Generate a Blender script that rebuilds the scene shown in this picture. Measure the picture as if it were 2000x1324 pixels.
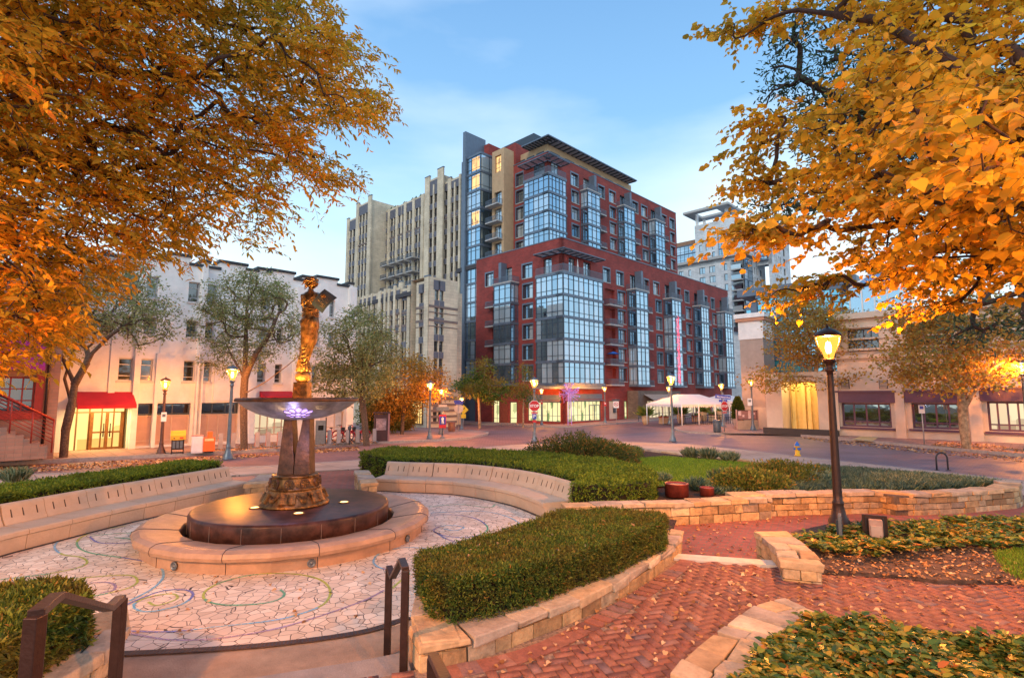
import bpy, bmesh, math, random
import numpy as np
from mathutils import Vector, Matrix, geometry, noise as mnoise
R = math.radians
random.seed(7); rng = np.random.default_rng(7)
sc = bpy.context.scene
for o in list(bpy.data.objects): bpy.data.objects.remove(o)
COL = sc.collection
# ------------------------------------------------ camera, sky, sun, exposure
FPX, CAMH, PITCH = 1045.0, 2.5, R(6.0)
cam = bpy.data.cameras.new('camera'); co = bpy.data.objects.new('camera', cam); COL.objects.link(co)
cam.sensor_width = 36.0; cam.lens = 36.0*FPX/2000.0; cam.clip_end = 3000; cam.clip_start = 0.05
co.location = (0, 0, CAMH); co.rotation_euler = (R(90)+PITCH, 0, 0); sc.camera = co
sc.view_settings.view_transform = 'Standard'; sc.view_settings.look = 'None'
sc.view_settings.exposure = 0.45; sc.view_settings.gamma = 1.0
w = bpy.data.worlds.new('World'); sc.world = w; w.use_nodes = True
nt = w.node_tree; N = nt.nodes; L = nt.links; bg = N['Background']
def ramp(nt, stops, fac=None, interp='LINEAR'):
    r = nt.nodes.new('ShaderNodeValToRGB'); r.color_ramp.interpolation = interp
    el = r.color_ramp.elements
    while len(el) < len(stops): el.new(0.5)
    for e, (p, c) in zip(el, stops): e.position = p; e.color = (*c[:3], 1)
    if fac is not None: nt.links.new(fac, r.inputs[0])
    return r
sky = N.new('ShaderNodeTexSky'); sky.sky_type = 'NISHITA'; sky.sun_disc = False
SUN_EL, SUN_AZ = R(14), R(150)
sky.sun_elevation = SUN_EL; sky.sun_rotation = SUN_AZ
tc = N.new('ShaderNodeTexCoord'); sep = N.new('ShaderNodeSeparateXYZ'); L.new(tc.outputs['Generated'], sep.inputs[0])
gr = ramp(nt, [(0.0,(.78,.88,.92)),(0.12,(.76,.92,.98)),(0.26,(.50,.75,.92)),(0.47,(.22,.45,.74)),(0.75,(.115,.27,.55)),(1,(.10,.24,.50))], sep.outputs[2])
mp = N.new('ShaderNodeMapping'); mp.inputs['Scale'].default_value = (1.0,1.0,3.2); mp.inputs['Location'].default_value = (.35,.2,.1)
L.new(tc.outputs['Generated'], mp.inputs[0])
nz = N.new('ShaderNodeTexNoise'); nz.inputs['Scale'].default_value = 1.6; nz.inputs['Detail'].default_value = 6; nz.inputs['Roughness'].default_value = .5
L.new(mp.outputs[0], nz.inputs[0])
cr = ramp(nt, [(0.40,(0,0,0)),(0.75,(.85,.85,.85))], nz.outputs[0])
# thicker bright cloud low on the right
vm = N.new('ShaderNodeVectorMath'); vm.operation = 'DISTANCE'; vm.inputs[1].default_value = (.42,.84,.20)
L.new(tc.outputs['Generated'], vm.inputs[0])
cr2 = ramp(nt, [(0.05,(.95,.95,.95)),(0.36,(0,0,0))], vm.outputs['Value'], 'EASE')
mul = N.new('ShaderNodeMath'); mul.operation = 'MULTIPLY_ADD'; L.new(nz.outputs[0], mul.inputs[0]); mul.inputs[1].default_value = 1.9
L.new(cr2.outputs[0], mul.inputs[2]); 
mul2 = N.new('ShaderNodeMath'); mul2.operation = 'SUBTRACT'; L.new(mul.outputs[0], mul2.inputs[0]); mul2.inputs[1].default_value = .86; mul2.use_clamp = True
mx = N.new('ShaderNodeMixRGB'); mx.inputs[2].default_value = (.86,.95,1.0,1)
mxf = N.new('ShaderNodeMath'); mxf.operation = 'MULTIPLY'; L.new(mul2.outputs[0], mxf.inputs[0]); mxf.inputs[1].default_value = .9
L.new(mxf.outputs[0], mx.inputs[0]); L.new(gr.outputs[0], mx.inputs[1])
ad = N.new('ShaderNodeMixRGB'); ad.blend_type = 'ADD'; ad.inputs[0].default_value = .012
L.new(mx.outputs[0], ad.inputs[1]); L.new(sky.outputs[0], ad.inputs[2]); L.new(ad.outputs[0], bg.inputs[0])
bg.inputs[1].default_value = 1.0
sl = bpy.data.lights.new('sun', 'SUN'); sl.energy = 0.95; sl.angle = R(18); sl.color = (1,.82,.60)
so = bpy.data.objects.new('sun', sl); COL.objects.link(so)
# light comes from behind the camera, a little left
so.rotation_euler = Vector((0.35, 0.85, -0.55)).to_track_quat('-Z','Y').to_euler()

# ------------------------------------------------ projection helpers (photo pixels of the 2000 px wide photograph)
CP, SP = math.cos(PITCH), math.sin(PITCH)
def ray(px, py):
    x = (px-1000)/FPX; v = (662-py)/FPX
    return Vector((x, CP - v*SP, SP + v*CP))
def smooth(t): t = max(0, min(1, t)); return t
def gz(x, y):
    if y < 24: return 0.0
    k = smooth((24 - x)/20.0)
    return -0.0185*(min(y, 62)-24)*k
def at(px, py, z=0.0):
    d = ray(px, py); t = (z-CAMH)/d.z
    return Vector((d.x*t, d.y*t, z))
def G(px, py, off=0.0):
    z = off
    for _ in range(12):
        p = at(px, py, z); z = gz(p.x, p.y)+off
    return Vector((p.x, p.y, z))
def D(px, py, dist):                # point at a given distance Y
    d = ray(px, py); t = dist/d.y
    return Vector((d.x*t, dist, CAMH + d.z*t))
def ztop(y, py, px=1000): return D(px, py, y).z
# ------------------------------------------------ materials
MATS = {}
def M(name, col=(.5,.5,.5), rough=.6, metal=0.0, var=.12, scale=6.0, bump=0.0, bscale=None, emit=None, es=1.0, spec=None, coat=0, obj=True, detail=4):
    if name in MATS: return MATS[name]
    m = bpy.data.materials.new(name); m.use_nodes = True; nt = m.node_tree; b = nt.nodes['Principled BSDF']
    b.inputs['Roughness'].default_value = rough; b.inputs['Metallic'].default_value = metal
    if spec is not None: b.inputs['Specular IOR Level'].default_value = spec
    if coat: b.inputs['Coat Weight'].default_value = coat
    tcn = nt.nodes.new('ShaderNodeTexCoord')
    src = tcn.outputs['Object']
    if var > 0:
        n = nt.nodes.new('ShaderNodeTexNoise'); n.inputs['Scale'].default_value = scale; n.inputs['Detail'].default_value = detail; n.inputs['Roughness'].default_value=.65
        nt.links.new(src, n.inputs[0])
        lo = tuple(max(0, c*(1-var*2)) for c in col); hi = tuple(min(1, c*(1+var*2)) for c in col)
        r = ramp(nt, [(.3, lo), (.7, hi)], n.outputs[0]); nt.links.new(r.outputs[0], b.inputs['Base Color'])
    else: b.inputs['Base Color'].default_value = (*col, 1)
    if bump > 0:
        n2 = nt.nodes.new('ShaderNodeTexNoise'); n2.inputs['Scale'].default_value = bscale or scale*4; n2.inputs['Detail'].default_value = 5
        nt.links.new(src, n2.inputs[0]); bp = nt.nodes.new('ShaderNodeBump'); bp.inputs['Strength'].default_value = bump; bp.inputs['Distance'].default_value = .03
        nt.links.new(n2.outputs[0], bp.inputs['Height']); nt.links.new(bp.outputs[0], b.inputs['Normal'])
    if emit: b.inputs['Emission Color'].default_value = (*emit,1); b.inputs['Emission Strength'].default_value = es
    MATS[name] = m; return m
def island(nt, stops, extra=None,caps=(1,1)):
    g = nt.nodes.new('ShaderNodeNewGeometry'); return ramp(nt, stops, g.outputs['Random Per Island'])
def leafmat(name, stops, trans=.45, rough=.55, patch=None, pscale=.6, pamt=.6):
    if name in MATS: return MATS[name]
    m = bpy.data.materials.new(name); m.use_nodes = True; nt = m.node_tree; b = nt.nodes['Principled BSDF']
    r = island(nt, stops); c = r.outputs[0]
    if patch:
        n = nt.nodes.new('ShaderNodeTexNoise'); n.inputs['Scale'].default_value = pscale; n.inputs['Detail'].default_value = 3
        t = nt.nodes.new('ShaderNodeTexCoord'); nt.links.new(t.outputs['Object'], n.inputs[0])
        rr = ramp(nt, [(.44,(0,0,0)),(.60,(pamt,)*3)], n.outputs[0])
        r2 = island(nt, patch); mm = nt.nodes.new('ShaderNodeMixRGB'); nt.links.new(rr.outputs[0], mm.inputs[0]); nt.links.new(c, mm.inputs[1]); nt.links.new(r2.outputs[0], mm.inputs[2]); c = mm.outputs[0]
    nt.links.new(c, b.inputs['Base Color']); b.inputs['Roughness'].default_value = rough; b.inputs['Specular IOR Level'].default_value = .3
    tr = nt.nodes.new('ShaderNodeBsdfTranslucent'); nt.links.new(c, tr.inputs[0]); ms = nt.nodes.new('ShaderNodeMixShader'); ms.inputs[0].default_value = trans
    nt.links.new(b.outputs[0], ms.inputs[1]); nt.links.new(tr.outputs[0], ms.inputs[2]); nt.links.new(ms.outputs[0], nt.nodes['Material Output'].inputs[0])
    MATS[name] = m; return m
def islmat(name, stops, rough=.8, bump=.4, bscale=25, nvar=.32):
    if name in MATS: return MATS[name]
    m = bpy.data.materials.new(name); m.use_nodes = True; nt = m.node_tree; b = nt.nodes['Principled BSDF']
    r = island(nt, stops); t = nt.nodes.new('ShaderNodeTexCoord'); n = nt.nodes.new('ShaderNodeTexNoise'); n.inputs['Scale'].default_value = bscale*.3; n.inputs['Detail'].default_value = 6; n.inputs['Roughness'].default_value=.7
    nt.links.new(t.outputs['Object'], n.inputs[0]); rr = ramp(nt, [(.3,(1-nvar*1.6,)*3),(.7,(1+nvar,)*3)], n.outputs[0])
    mm = nt.nodes.new('ShaderNodeMixRGB'); mm.blend_type='MULTIPLY'; mm.inputs[0].default_value = 1; nt.links.new(r.outputs[0], mm.inputs[1]); nt.links.new(rr.outputs[0], mm.inputs[2]); nt.links.new(mm.outputs[0], b.inputs['Base Color'])
    b.inputs['Roughness'].default_value = rough
    n2 = nt.nodes.new('ShaderNodeTexNoise'); n2.inputs['Scale'].default_value = bscale; n2.inputs['Detail'].default_value=6; nt.links.new(t.outputs['Object'], n2.inputs[0])
    bp = nt.nodes.new('ShaderNodeBump'); bp.inputs['Strength'].default_value = bump; bp.inputs['Distance'].default_value=.02; nt.links.new(n2.outputs[0], bp.inputs['Height']); nt.links.new(bp.outputs[0], b.inputs['Normal'])
    MATS[name] = m; return m
def brickmat(name, c1, c2, mortar, bw=.4, bh=.14, ms=.012, wall=True, rough=.85, rot=0, bump=.4, patchc=None, mix=.0):
    if name in MATS: return MATS[name]
    m = bpy.data.materials.new(name); m.use_nodes = True; nt = m.node_tree; b = nt.nodes['Principled BSDF']
    t = nt.nodes.new('ShaderNodeTexCoord'); src = t.outputs['Object']
    if wall:
        s = nt.nodes.new('ShaderNodeSeparateXYZ'); nt.links.new(src, s.inputs[0]); a = nt.nodes.new('ShaderNodeMath'); a.operation='ADD'
        nt.links.new(s.outputs[0], a.inputs[0]); nt.links.new(s.outputs[1], a.inputs[1]); cb = nt.nodes.new('ShaderNodeCombineXYZ'); nt.links.new(a.outputs[0], cb.inputs[0]); nt.links.new(s.outputs[2], cb.inputs[1]); v = cb.outputs[0]
    else:
        mpn = nt.nodes.new('ShaderNodeMapping'); mpn.inputs['Rotation'].default_value=(0,0,rot); nt.links.new(src, mpn.inputs[0]); v = mpn.outputs[0]
    br = nt.nodes.new('ShaderNodeTexBrick'); nt.links.new(v, br.inputs['Vector']); br.inputs['Scale'].default_value = 1
    br.inputs['Brick Width'].default_value = bw; br.inputs['Row Height'].default_value = bh; br.inputs['Mortar Size'].default_value = ms
    br.inputs['Color1'].default_value=(*c1,1); br.inputs['Color2'].default_value=(*c2,1); br.inputs['Mortar'].default_value=(*mortar,1)
    n = nt.nodes.new('ShaderNodeTexNoise'); n.inputs['Scale'].default_value=.5; n.inputs['Detail'].default_value=8; n.inputs['Roughness'].default_value=.65; nt.links.new(src, n.inputs[0])
    rr = ramp(nt, [(.3,(.72,)*3),(.7,(1.25,)*3)], n.outputs[0]); mm = nt.nodes.new('ShaderNodeMixRGB'); mm.blend_type='MULTIPLY'; mm.inputs[0].default_value=1
    nt.links.new(br.outputs[0], mm.inputs[1]); nt.links.new(rr.outputs[0], mm.inputs[2]); nt.links.new(mm.outputs[0], b.inputs['Base Color']); b.inputs['Roughness'].default_value=rough
    bp = nt.nodes.new('ShaderNodeBump'); bp.invert=True; bp.inputs['Strength'].default_value=bump; bp.inputs['Distance'].default_value=.02; nt.links.new(br.outputs['Fac'], bp.inputs['Height']); nt.links.new(bp.outputs[0], b.inputs['Normal'])
    MATS[name] = m; return m
def glassmat(name, tint=(.42,.56,.68), dark=(.03,.05,.07), blind=(.45,.5,.52), pb=.4, metal=.75, seed=0.0):
    m = bpy.data.materials.new(name); m.use_nodes = True; nt = m.node_tree; b = nt.nodes['Principled BSDF']
    g = nt.nodes.new('ShaderNodeNewGeometry'); oi = nt.nodes.new('ShaderNodeObjectInfo')
    a = nt.nodes.new('ShaderNodeMath'); a.operation='ADD'; nt.links.new(g.outputs['Random Per Island'], a.inputs[0]); nt.links.new(oi.outputs['Random'], a.inputs[1])
    f = nt.nodes.new('ShaderNodeMath'); f.operation='FRACT'; nt.links.new(a.outputs[0], f.inputs[0])
    t = nt.nodes.new('ShaderNodeTexCoord'); wv = nt.nodes.new('ShaderNodeTexNoise'); wv.inputs['Scale'].default_value=.8; wv.inputs['Detail'].default_value=3; nt.links.new(t.outputs['Object'], wv.inputs[0])
    r = ramp(nt, [(0,dark),(1-pb-.02,tuple(.6*d+.2*b_ for d,b_ in zip(dark,blind))),(1-pb,blind),(1,tuple(min(1,x*1.25) for x in blind))], f.outputs[0])
    nt.links.new(r.outputs[0], b.inputs['Base Color'])
    b.inputs['Roughness'].default_value=.06
    gl = nt.nodes.new('ShaderNodeBsdfGlossy'); gl.inputs['Color'].default_value=(*tint,1); gl.inputs['Roughness'].default_value=.03
    bp = nt.nodes.new('ShaderNodeBump'); bp.inputs['Strength'].default_value=.12; bp.inputs['Distance'].default_value=.05; nt.links.new(wv.outputs[0], bp.inputs['Height']); nt.links.new(bp.outputs[0], gl.inputs['Normal'])
    ms = nt.nodes.new('ShaderNodeMixShader')
    fr = nt.nodes.new('ShaderNodeMapRange'); nt.links.new(f.outputs[0], fr.inputs[0]); fr.inputs[3].default_value=metal; fr.inputs[4].default_value=metal*.55
    nt.links.new(fr.outputs[0], ms.inputs[0]); nt.links.new(b.outputs[0], ms.inputs[1]); nt.links.new(gl.outputs[0], ms.inputs[2]); nt.links.new(ms.outputs[0], nt.nodes['Material Output'].inputs[0])
    MATS[name]=m; return m
def litmat(name, c1, c2, strength, sx=2.0, sz=1.2):
    m = bpy.data.materials.new(name); m.use_nodes=True; nt=m.node_tree; b=nt.nodes['Principled BSDF']
    t=nt.nodes.new('ShaderNodeTexCoord'); s=nt.nodes.new('ShaderNodeSeparateXYZ'); nt.links.new(t.outputs['Object'],s.inputs[0]); a=nt.nodes.new('ShaderNodeMath'); a.operation='ADD'; nt.links.new(s.outputs[0],a.inputs[0]); nt.links.new(s.outputs[1],a.inputs[1]); cb=nt.nodes.new('ShaderNodeCombineXYZ'); nt.links.new(a.outputs[0],cb.inputs[0]); nt.links.new(s.outputs[2],cb.inputs[1])
    mpn=nt.nodes.new('ShaderNodeMapping'); mpn.inputs['Scale'].default_value=(sx,sz,1); nt.links.new(cb.outputs[0],mpn.inputs[0])
    v=nt.nodes.new('ShaderNodeTexVoronoi'); v.distance='CHEBYCHEV'; v.inputs['Scale'].default_value=1.0; nt.links.new(mpn.outputs[0],v.inputs['Vector'])
    s2=nt.nodes.new('ShaderNodeSeparateColor'); nt.links.new(v.outputs['Color'],s2.inputs[0])
    r=ramp(nt,[(0,c2),(.35,c1),(.7,c1),(1,tuple(min(1,x*1.3) for x in c1))],s2.outputs[0])
    b.inputs['Base Color'].default_value=(.05,.05,.05,1); b.inputs['Roughness'].default_value=.1; nt.links.new(r.outputs[0],b.inputs['Emission Color']); b.inputs['Emission Strength'].default_value=strength
    MATS[name]=m; return m

mb_brick = brickmat('red brick', (.31,.043,.036),(.22,.030,.028),(.24,.10,.085), .42,.14,.010)
m_steel = M('blue grey metal cladding', (.13,.17,.23), .45, .3, .06, 3)
m_steel2 = M('dark window frame metal', (.055,.075,.10), .45, .3, .05, 3)
m_tan = M('tan stucco', (.48,.33,.20), .9, 0, .05, 2)
m_conc = M('pale concrete trim', (.42,.42,.42), .85, 0, .08, 5)
g_blue = glassmat('blue curtain wall glass', (.50,.72,.92), (.02,.05,.09), (.42,.52,.60), .40, .70)
g_win = glassmat('window glass', (.50,.68,.82), (.02,.03,.05), (.42,.46,.48), .35, .62)
g_dark = glassmat('dark shop glass', (.5,.52,.55), (.015,.015,.02), (.07,.06,.06), .3, .28)
m_beige = brickmat('beige masonry', (.64,.56,.43),(.57,.50,.38),(.43,.37,.29), .8,.3,.012, bump=.15)
m_beige_grey = M('grey spandrel panel', (.12,.125,.16), .7, 0, .08, 3)
m_band = M('brown masonry band', (.19,.15,.14), .85, 0, .08, 3)
m_white = M('white painted render', (.80,.80,.80), .85, 0, .06, 1.2, .15, 8)
m_black = M('black coping metal', (.03,.032,.04), .5, .2, .05, 4)
m_darkmetal = M('dark brown painted steel', (.055,.032,.028), .38, .55, .1, 14, .12, 60)
m_greymetal = M('blue grey painted post', (.16,.19,.22), .4, .5, .08, 10)
m_red_awn = M('crimson awning canvas', (.50,.012,.035), .75, 0, .05, 3)
m_limestone = M('pale limestone', (.56,.43,.31), .85, 0, .06, 2, .2, 20)
m_purple = M('purple painted timber', (.10,.045,.085), .5, 0, .06, 4)
m_bronze = M('patinated bronze', (.22,.105,.032), .38, .75, .45, 9, .35, 30)
m_bronze_dk = M('dark bronze', (.10,.046,.018), .5, .15, .35, 7, .3, 25)
m_bowl = M('hammered metal bowl', (.42,.42,.45), .30, .75, .22, 4, .25, 9)
m_asph = M('asphalt', (.06,.06,.07), .9, 0, .1, 20)
m_bark = M('grey brown bark', (.11,.075,.055), .95, 0, .3, 14, .8, 30)
m_bark_d = M('dark twig bark', (.045,.025,.02), .9, 0, .2, 14, .4, 30)
m_barkm = M('mottled plane bark', (.34,.22,.13), .9, 0, .35, 5, .4, 20)
m_soil = M('dark mulch', (.045,.022,.016), .98, 0, .5, 30, 1.0, 60)
m_dirt = M('bare earth', (.10,.062,.045), .98, 0, .35, 9, .8, 50)
m_redmetal = M('red painted rail', (.34,.03,.02), .5, .2, .08, 5)
m_wh = M('white lettering', (.85,.85,.85), .6, 0, 0)
m_lamp = M('lit lamp glass', (.9,.7,.4), .3, 0, 0, emit=(1,.60,.22), es=14)
m_lampbulb = M('lamp bulb core', (1,.9,.7), .3, 0, 0, emit=(1,.72,.30), es=30)
# ------------------------------------------------ object helpers
def tag(o, label=None, cat=None, group=None, kind=None):
    if label: o['label'] = label
    if cat: o['category'] = cat
    if group: o['group'] = group
    if kind: o['kind'] = kind
    return o
def empty(name, loc=(0,0,0), rz=0, label=None, cat=None, group=None):
    o = bpy.data.objects.new(name, None); COL.objects.link(o); o.location = loc; o.rotation_euler = (0,0,rz); o.empty_display_size=.2
    return tag(o, label, cat, group)
def link(name, me, parent=None, loc=None, rot=None):
    o = bpy.data.objects.new(name, me); COL.objects.link(o)
    if parent: o.parent = parent
    if loc is not None: o.location = loc
    if rot is not None: o.rotation_euler = rot
    return o
def npmesh(name, V, F, mats, mi=None, smooth_=False):
    """V (n,3); F (m,k) equal-size faces or list of such arrays"""
    me = bpy.data.meshes.new(name); V = np.asarray(V, dtype=np.float32)
    Fs = F if isinstance(F, list) else [F]
    Fs = [np.asarray(f, dtype=np.int32) for f in Fs if len(f)]
    me.vertices.add(len(V)); me.vertices.foreach_set('co', V.ravel())
    loops = np.concatenate([f.ravel() for f in Fs]); me.loops.add(len(loops)); me.loops.foreach_set('vertex_index', loops)
    tot = np.concatenate([np.full(len(f), f.shape[1], dtype=np.int32) for f in Fs]); st = np.concatenate([[0], np.cumsum(tot)[:-1]]).astype(np.int32)
    me.polygons.add(len(tot)); me.polygons.foreach_set('loop_start', st); me.polygons.foreach_set('loop_total', tot)
    for m in (mats if isinstance(mats, (list,tuple)) else [mats]): me.materials.append(m)
    if mi is not None: me.polygons.foreach_set('material_index', np.asarray(mi, dtype=np.int32))
    if smooth_: me.polygons.foreach_set('use_smooth', np.ones(len(tot), dtype=bool))
    me.update(calc_edges=True); return me
class MB:
    def __init__(s): s.v=[]; s.f=[]; s.m=[]; s.mats=[]; s.sm=[]
    def mi(s, mat):
        if mat not in s.mats: s.mats.append(mat)
        return s.mats.index(mat)
    def add(s, vs, fs, mat, sm=False):
        b=len(s.v); s.v += [tuple(v) for v in vs]; k=s.mi(mat)
        for f in fs: s.f.append(tuple(b+i for i in f)); s.m.append(k); s.sm.append(sm)
    def box(s, x0,x1,y0,y1,z0,z1, mat, T=None):
        vs=[(x0,y0,z0),(x1,y0,z0),(x1,y1,z0),(x0,y1,z0),(x0,y0,z1),(x1,y0,z1),(x1,y1,z1),(x0,y1,z1)]
        if T is not None: vs=[T(v) if callable(T) else T@Vector(v) for v in vs]
        s.add(vs, [(0,3,2,1),(4,5,6,7),(0,1,5,4),(1,2,6,5),(2,3,7,6),(3,0,4,7)], mat)
    def prism(s, poly, z0, z1, mat, T=None, top=None):
        n=len(poly); vs=[(p[0],p[1],z0) for p in poly]+[(p[0],p[1],z1) for p in poly]
        if T is not None: vs=[T(v) if callable(T) else T@Vector(v) for v in vs]
        s.add(vs, [tuple(range(n))[::-1], tuple(range(n,2*n))]+[(i,(i+1)%n,n+(i+1)%n,n+i) for i in range(n)], mat)
    def tube(s, pts, r, mat, n=8, cap=True, sm=True):
        pts=[Vector(p) for p in pts]; rs = r if isinstance(r,(list,tuple)) else [r]*len(pts)
        vs=[]; fs=[]; up=None
        for i,p in enumerate(pts):
            d=(pts[min(i+1,len(pts)-1)]-pts[max(i-1,0)])
            if d.length<1e-9: d=Vector((0,0,1))
            d.normalize()
            if up is None: up=Vector((0,0,1)) if abs(d.z)<.9 else Vector((1,0,0))
            a=d.cross(up); 
            if a.length<1e-4: a=d.orthogonal()
            a.normalize(); b=d.cross(a); up = a.cross(d) if False else up
            for k in range(n):
                t=2*math.pi*k/n; vs.append(p+(a*math.cos(t)+b*math.sin(t))*rs[i])
        for i in range(len(pts)-1):
            for k in range(n): fs.append((i*n+k, i*n+(k+1)%n, (i+1)*n+(k+1)%n, (i+1)*n+k))
        if cap: fs.append(tuple(range(n))[::-1]); fs.append(tuple(range((len(pts)-1)*n, len(pts)*n)))
        s.add(vs,fs,mat,sm)
    def lathe(s, prof, mat, n=24, c=(0,0,0), sm=True, flute=0, fr=(0,0)):
        vs=[]; fs=[]
        for r,z in prof:
            for k in range(n):
                t=2*math.pi*k/n; rr=r
                if flute and fr[0]<=z<=fr[1] and k%2: rr=r*(1-flute)
                vs.append((c[0]+rr*math.cos(t), c[1]+rr*math.sin(t), c[2]+z))
        for i in range(len(prof)-1):
            for k in range(n): fs.append((i*n+k, i*n+(k+1)%n, (i+1)*n+(k+1)%n, (i+1)*n+k))
        if prof[0][0]>1e-6: fs.append(tuple(range(n))[::-1])
        if prof[-1][0]>1e-6: fs.append(tuple(range((len(prof)-1)*n, len(prof)*n)))
        s.add(vs,fs,mat,sm)
    def build(s, name, parent=None, loc=None, rot=None, bevel=0):
        me=bpy.data.meshes.new(name); me.from_pydata(s.v,[],s.f)
        for m in s.mats: me.materials.append(m)
        me.polygons.foreach_set('material_index', s.m); me.polygons.foreach_set('use_smooth', s.sm); me.update()
        o = link(name, me, parent, loc, rot)
        if bevel:
            md=o.modifiers.new('bevel','BEVEL'); md.width=bevel; md.segments=2; md.limit_method='ANGLE'; md.angle_limit=R(40)
        return o
def part(name, parent, fn, *a, **k):
    b=MB(); fn(b); return b.build(name, parent, *a, **k)
def text_obj(txt, size, mat, parent, loc, rot, name='lettering', ext=.004, bold=0):
    cu=bpy.data.curves.new('t','FONT'); cu.body=txt; cu.size=size; cu.extrude=ext; cu.align_x='CENTER'; cu.align_y='CENTER'; cu.offset=bold
    t=bpy.data.objects.new('t',cu); COL.objects.link(t); dg=bpy.context.evaluated_depsgraph_get(); me=bpy.data.meshes.new_from_object(t.evaluated_get(dg)); bpy.data.objects.remove(t)
    me.materials.clear(); me.materials.append(mat); return link(name, me, parent, loc, rot)
def sheet(name, poly, off, mat, kind='structure', zf=None, depth=0, maxe=3.0, parent=None):
    zf = zf or gz
    bm=bmesh.new(); vs=[bm.verts.new((p[0],p[1],0)) for p in poly]; f=bm.faces.new(vs)
    bmesh.ops.triangulate(bm, faces=[f])
    for _ in range(7):
        es=[e for e in bm.edges if e.calc_length()>maxe]
        if not es: break
        bmesh.ops.subdivide_edges(bm, edges=es, cuts=1); bmesh.ops.triangulate(bm, faces=[f for f in bm.faces if len(f.verts)>3])
    bmesh.ops.recalc_face_normals(bm, faces=bm.faces)
    for v in bm.verts: v.co.z = zf(v.co.x,v.co.y)+off
    if depth:
        be=[e for e in bm.edges if e.is_boundary]; g=bmesh.ops.extrude_edge_only(bm, edges=be)
        for v in [x for x in g['geom'] if isinstance(x,bmesh.types.BMVert)]: v.co.z -= depth
    me=bpy.data.meshes.new(name); bm.to_mesh(me); bm.free(); me.materials.append(mat)
    o=link(name, me, parent); tag(o, kind=kind); return o
def resample(pts, step):
    pts=[Vector(p) for p in pts]; out=[pts[0]]; acc=0
    for a,b in zip(pts,pts[1:]):
        n=max(1,int((b-a).length/step+.5))
        for i in range(1,n+1): out.append(a.lerp(b,i/n))
    return out
def crspline(pts, n=6):
    P=[Vector(p) for p in pts]; P=[P[0]*2-P[1]]+P+[P[-1]*2-P[-2]]; out=[]
    for i in range(1,len(P)-2):
        for k in range(n):
            t=k/n; a,b,c,d=P[i-1],P[i],P[i+1],P[i+2]
            out.append(.5*((2*b)+(c-a)*t+(2*a-5*b+4*c-d)*t*t+(3*b-a-3*c+d)*t**3))
    out.append(P[-2]); return out
def loft_path(mb, path, prof, mat, sm=False, cap=True):
    """path list of (x,y,z); prof list of (o,z) with o to the LEFT of travel direction"""
    vs=[]; n=len(prof)
    for i,p in enumerate(path):
        d=(path[min(i+1,len(path)-1)]-path[max(i-1,0)]); d.z=0; d.normalize(); l=Vector((-d.y,d.x,0))
        for o,z in prof: q=p+l*o; vs.append((q.x,q.y,p.z+z))
    fs=[]
    for i in range(len(path)-1):
        for k in range(n): fs.append((i*n+k,(i+1)*n+k,(i+1)*n+(k+1)%n,i*n+(k+1)%n))
    if cap: fs.append(tuple(range(n))); fs.append(tuple(range((len(path)-1)*n,len(path)*n))[::-1])
    mb.add(vs,fs,mat,sm)
def inpoly(x,y,P):
    c=False; j=len(P)-1
    for i in range(len(P)):
        if (P[i][1]>y)!=(P[j][1]>y) and x<(P[j][0]-P[i][0])*(y-P[i][1])/(P[j][1]-P[i][1])+P[i][0]: c=not c
        j=i
    return c
# ------------------------------------------------ leaves (one mesh of many leaf shaped faces)
LEAF_D = np.array([(0,0,0),(.5,.5,.06),(1,0,0),(.5,-.5,.06)])                      # diamond folded
LEAF_L = np.array([(0,0,0),(.25,.5,.1),(.65,.42,.08),(1,0,-.08),(.65,-.42,.08),(.25,-.5,.1)])
LEAF_B = np.array([(.0,0,0),(-.06,.30,.10),(.20,.52,.17),(.52,.50,.13),(.74,.28,.02),(1.0,.04,-.20),(.72,-.30,.02),(.48,-.53,.15),(.18,-.50,.19),(-.06,-.26,.10)])
def leaves(P, Dr, length, width, shape, mat, nrm=None, name='leaves', sizevar=.35, droop=0.0):
    P=np.asarray(P,float); Dr=np.asarray(Dr,float); n=len(P)
    Dr=Dr/np.maximum(np.linalg.norm(Dr,axis=1,keepdims=True),1e-6)
    if droop: Dr[:,2]-=droop; Dr/=np.linalg.norm(Dr,axis=1,keepdims=True)
    U=rng.normal(size=(n,3)) if nrm is None else np.asarray(nrm,float)+rng.normal(size=(n,3))*.35
    S=np.cross(U,Dr); S/=np.maximum(np.linalg.norm(S,axis=1,keepdims=True),1e-6); Nn=np.cross(Dr,S)
    ln=length*(1+sizevar*(rng.random(n)*2-1)); wd=width*ln/length
    k=len(shape); sh=shape
    V=P[:,None,:]+Dr[:,None,:]*(sh[None,:,0,None]*ln[:,None,None])+S[:,None,:]*(sh[None,:,1,None]*wd[:,None,None])+Nn[:,None,:]*(sh[None,:,2,None]*ln[:,None,None])
    F=np.arange(n*k).reshape(n,k)
    return npmesh(name, V.reshape(-1,3), F, mat)
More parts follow.
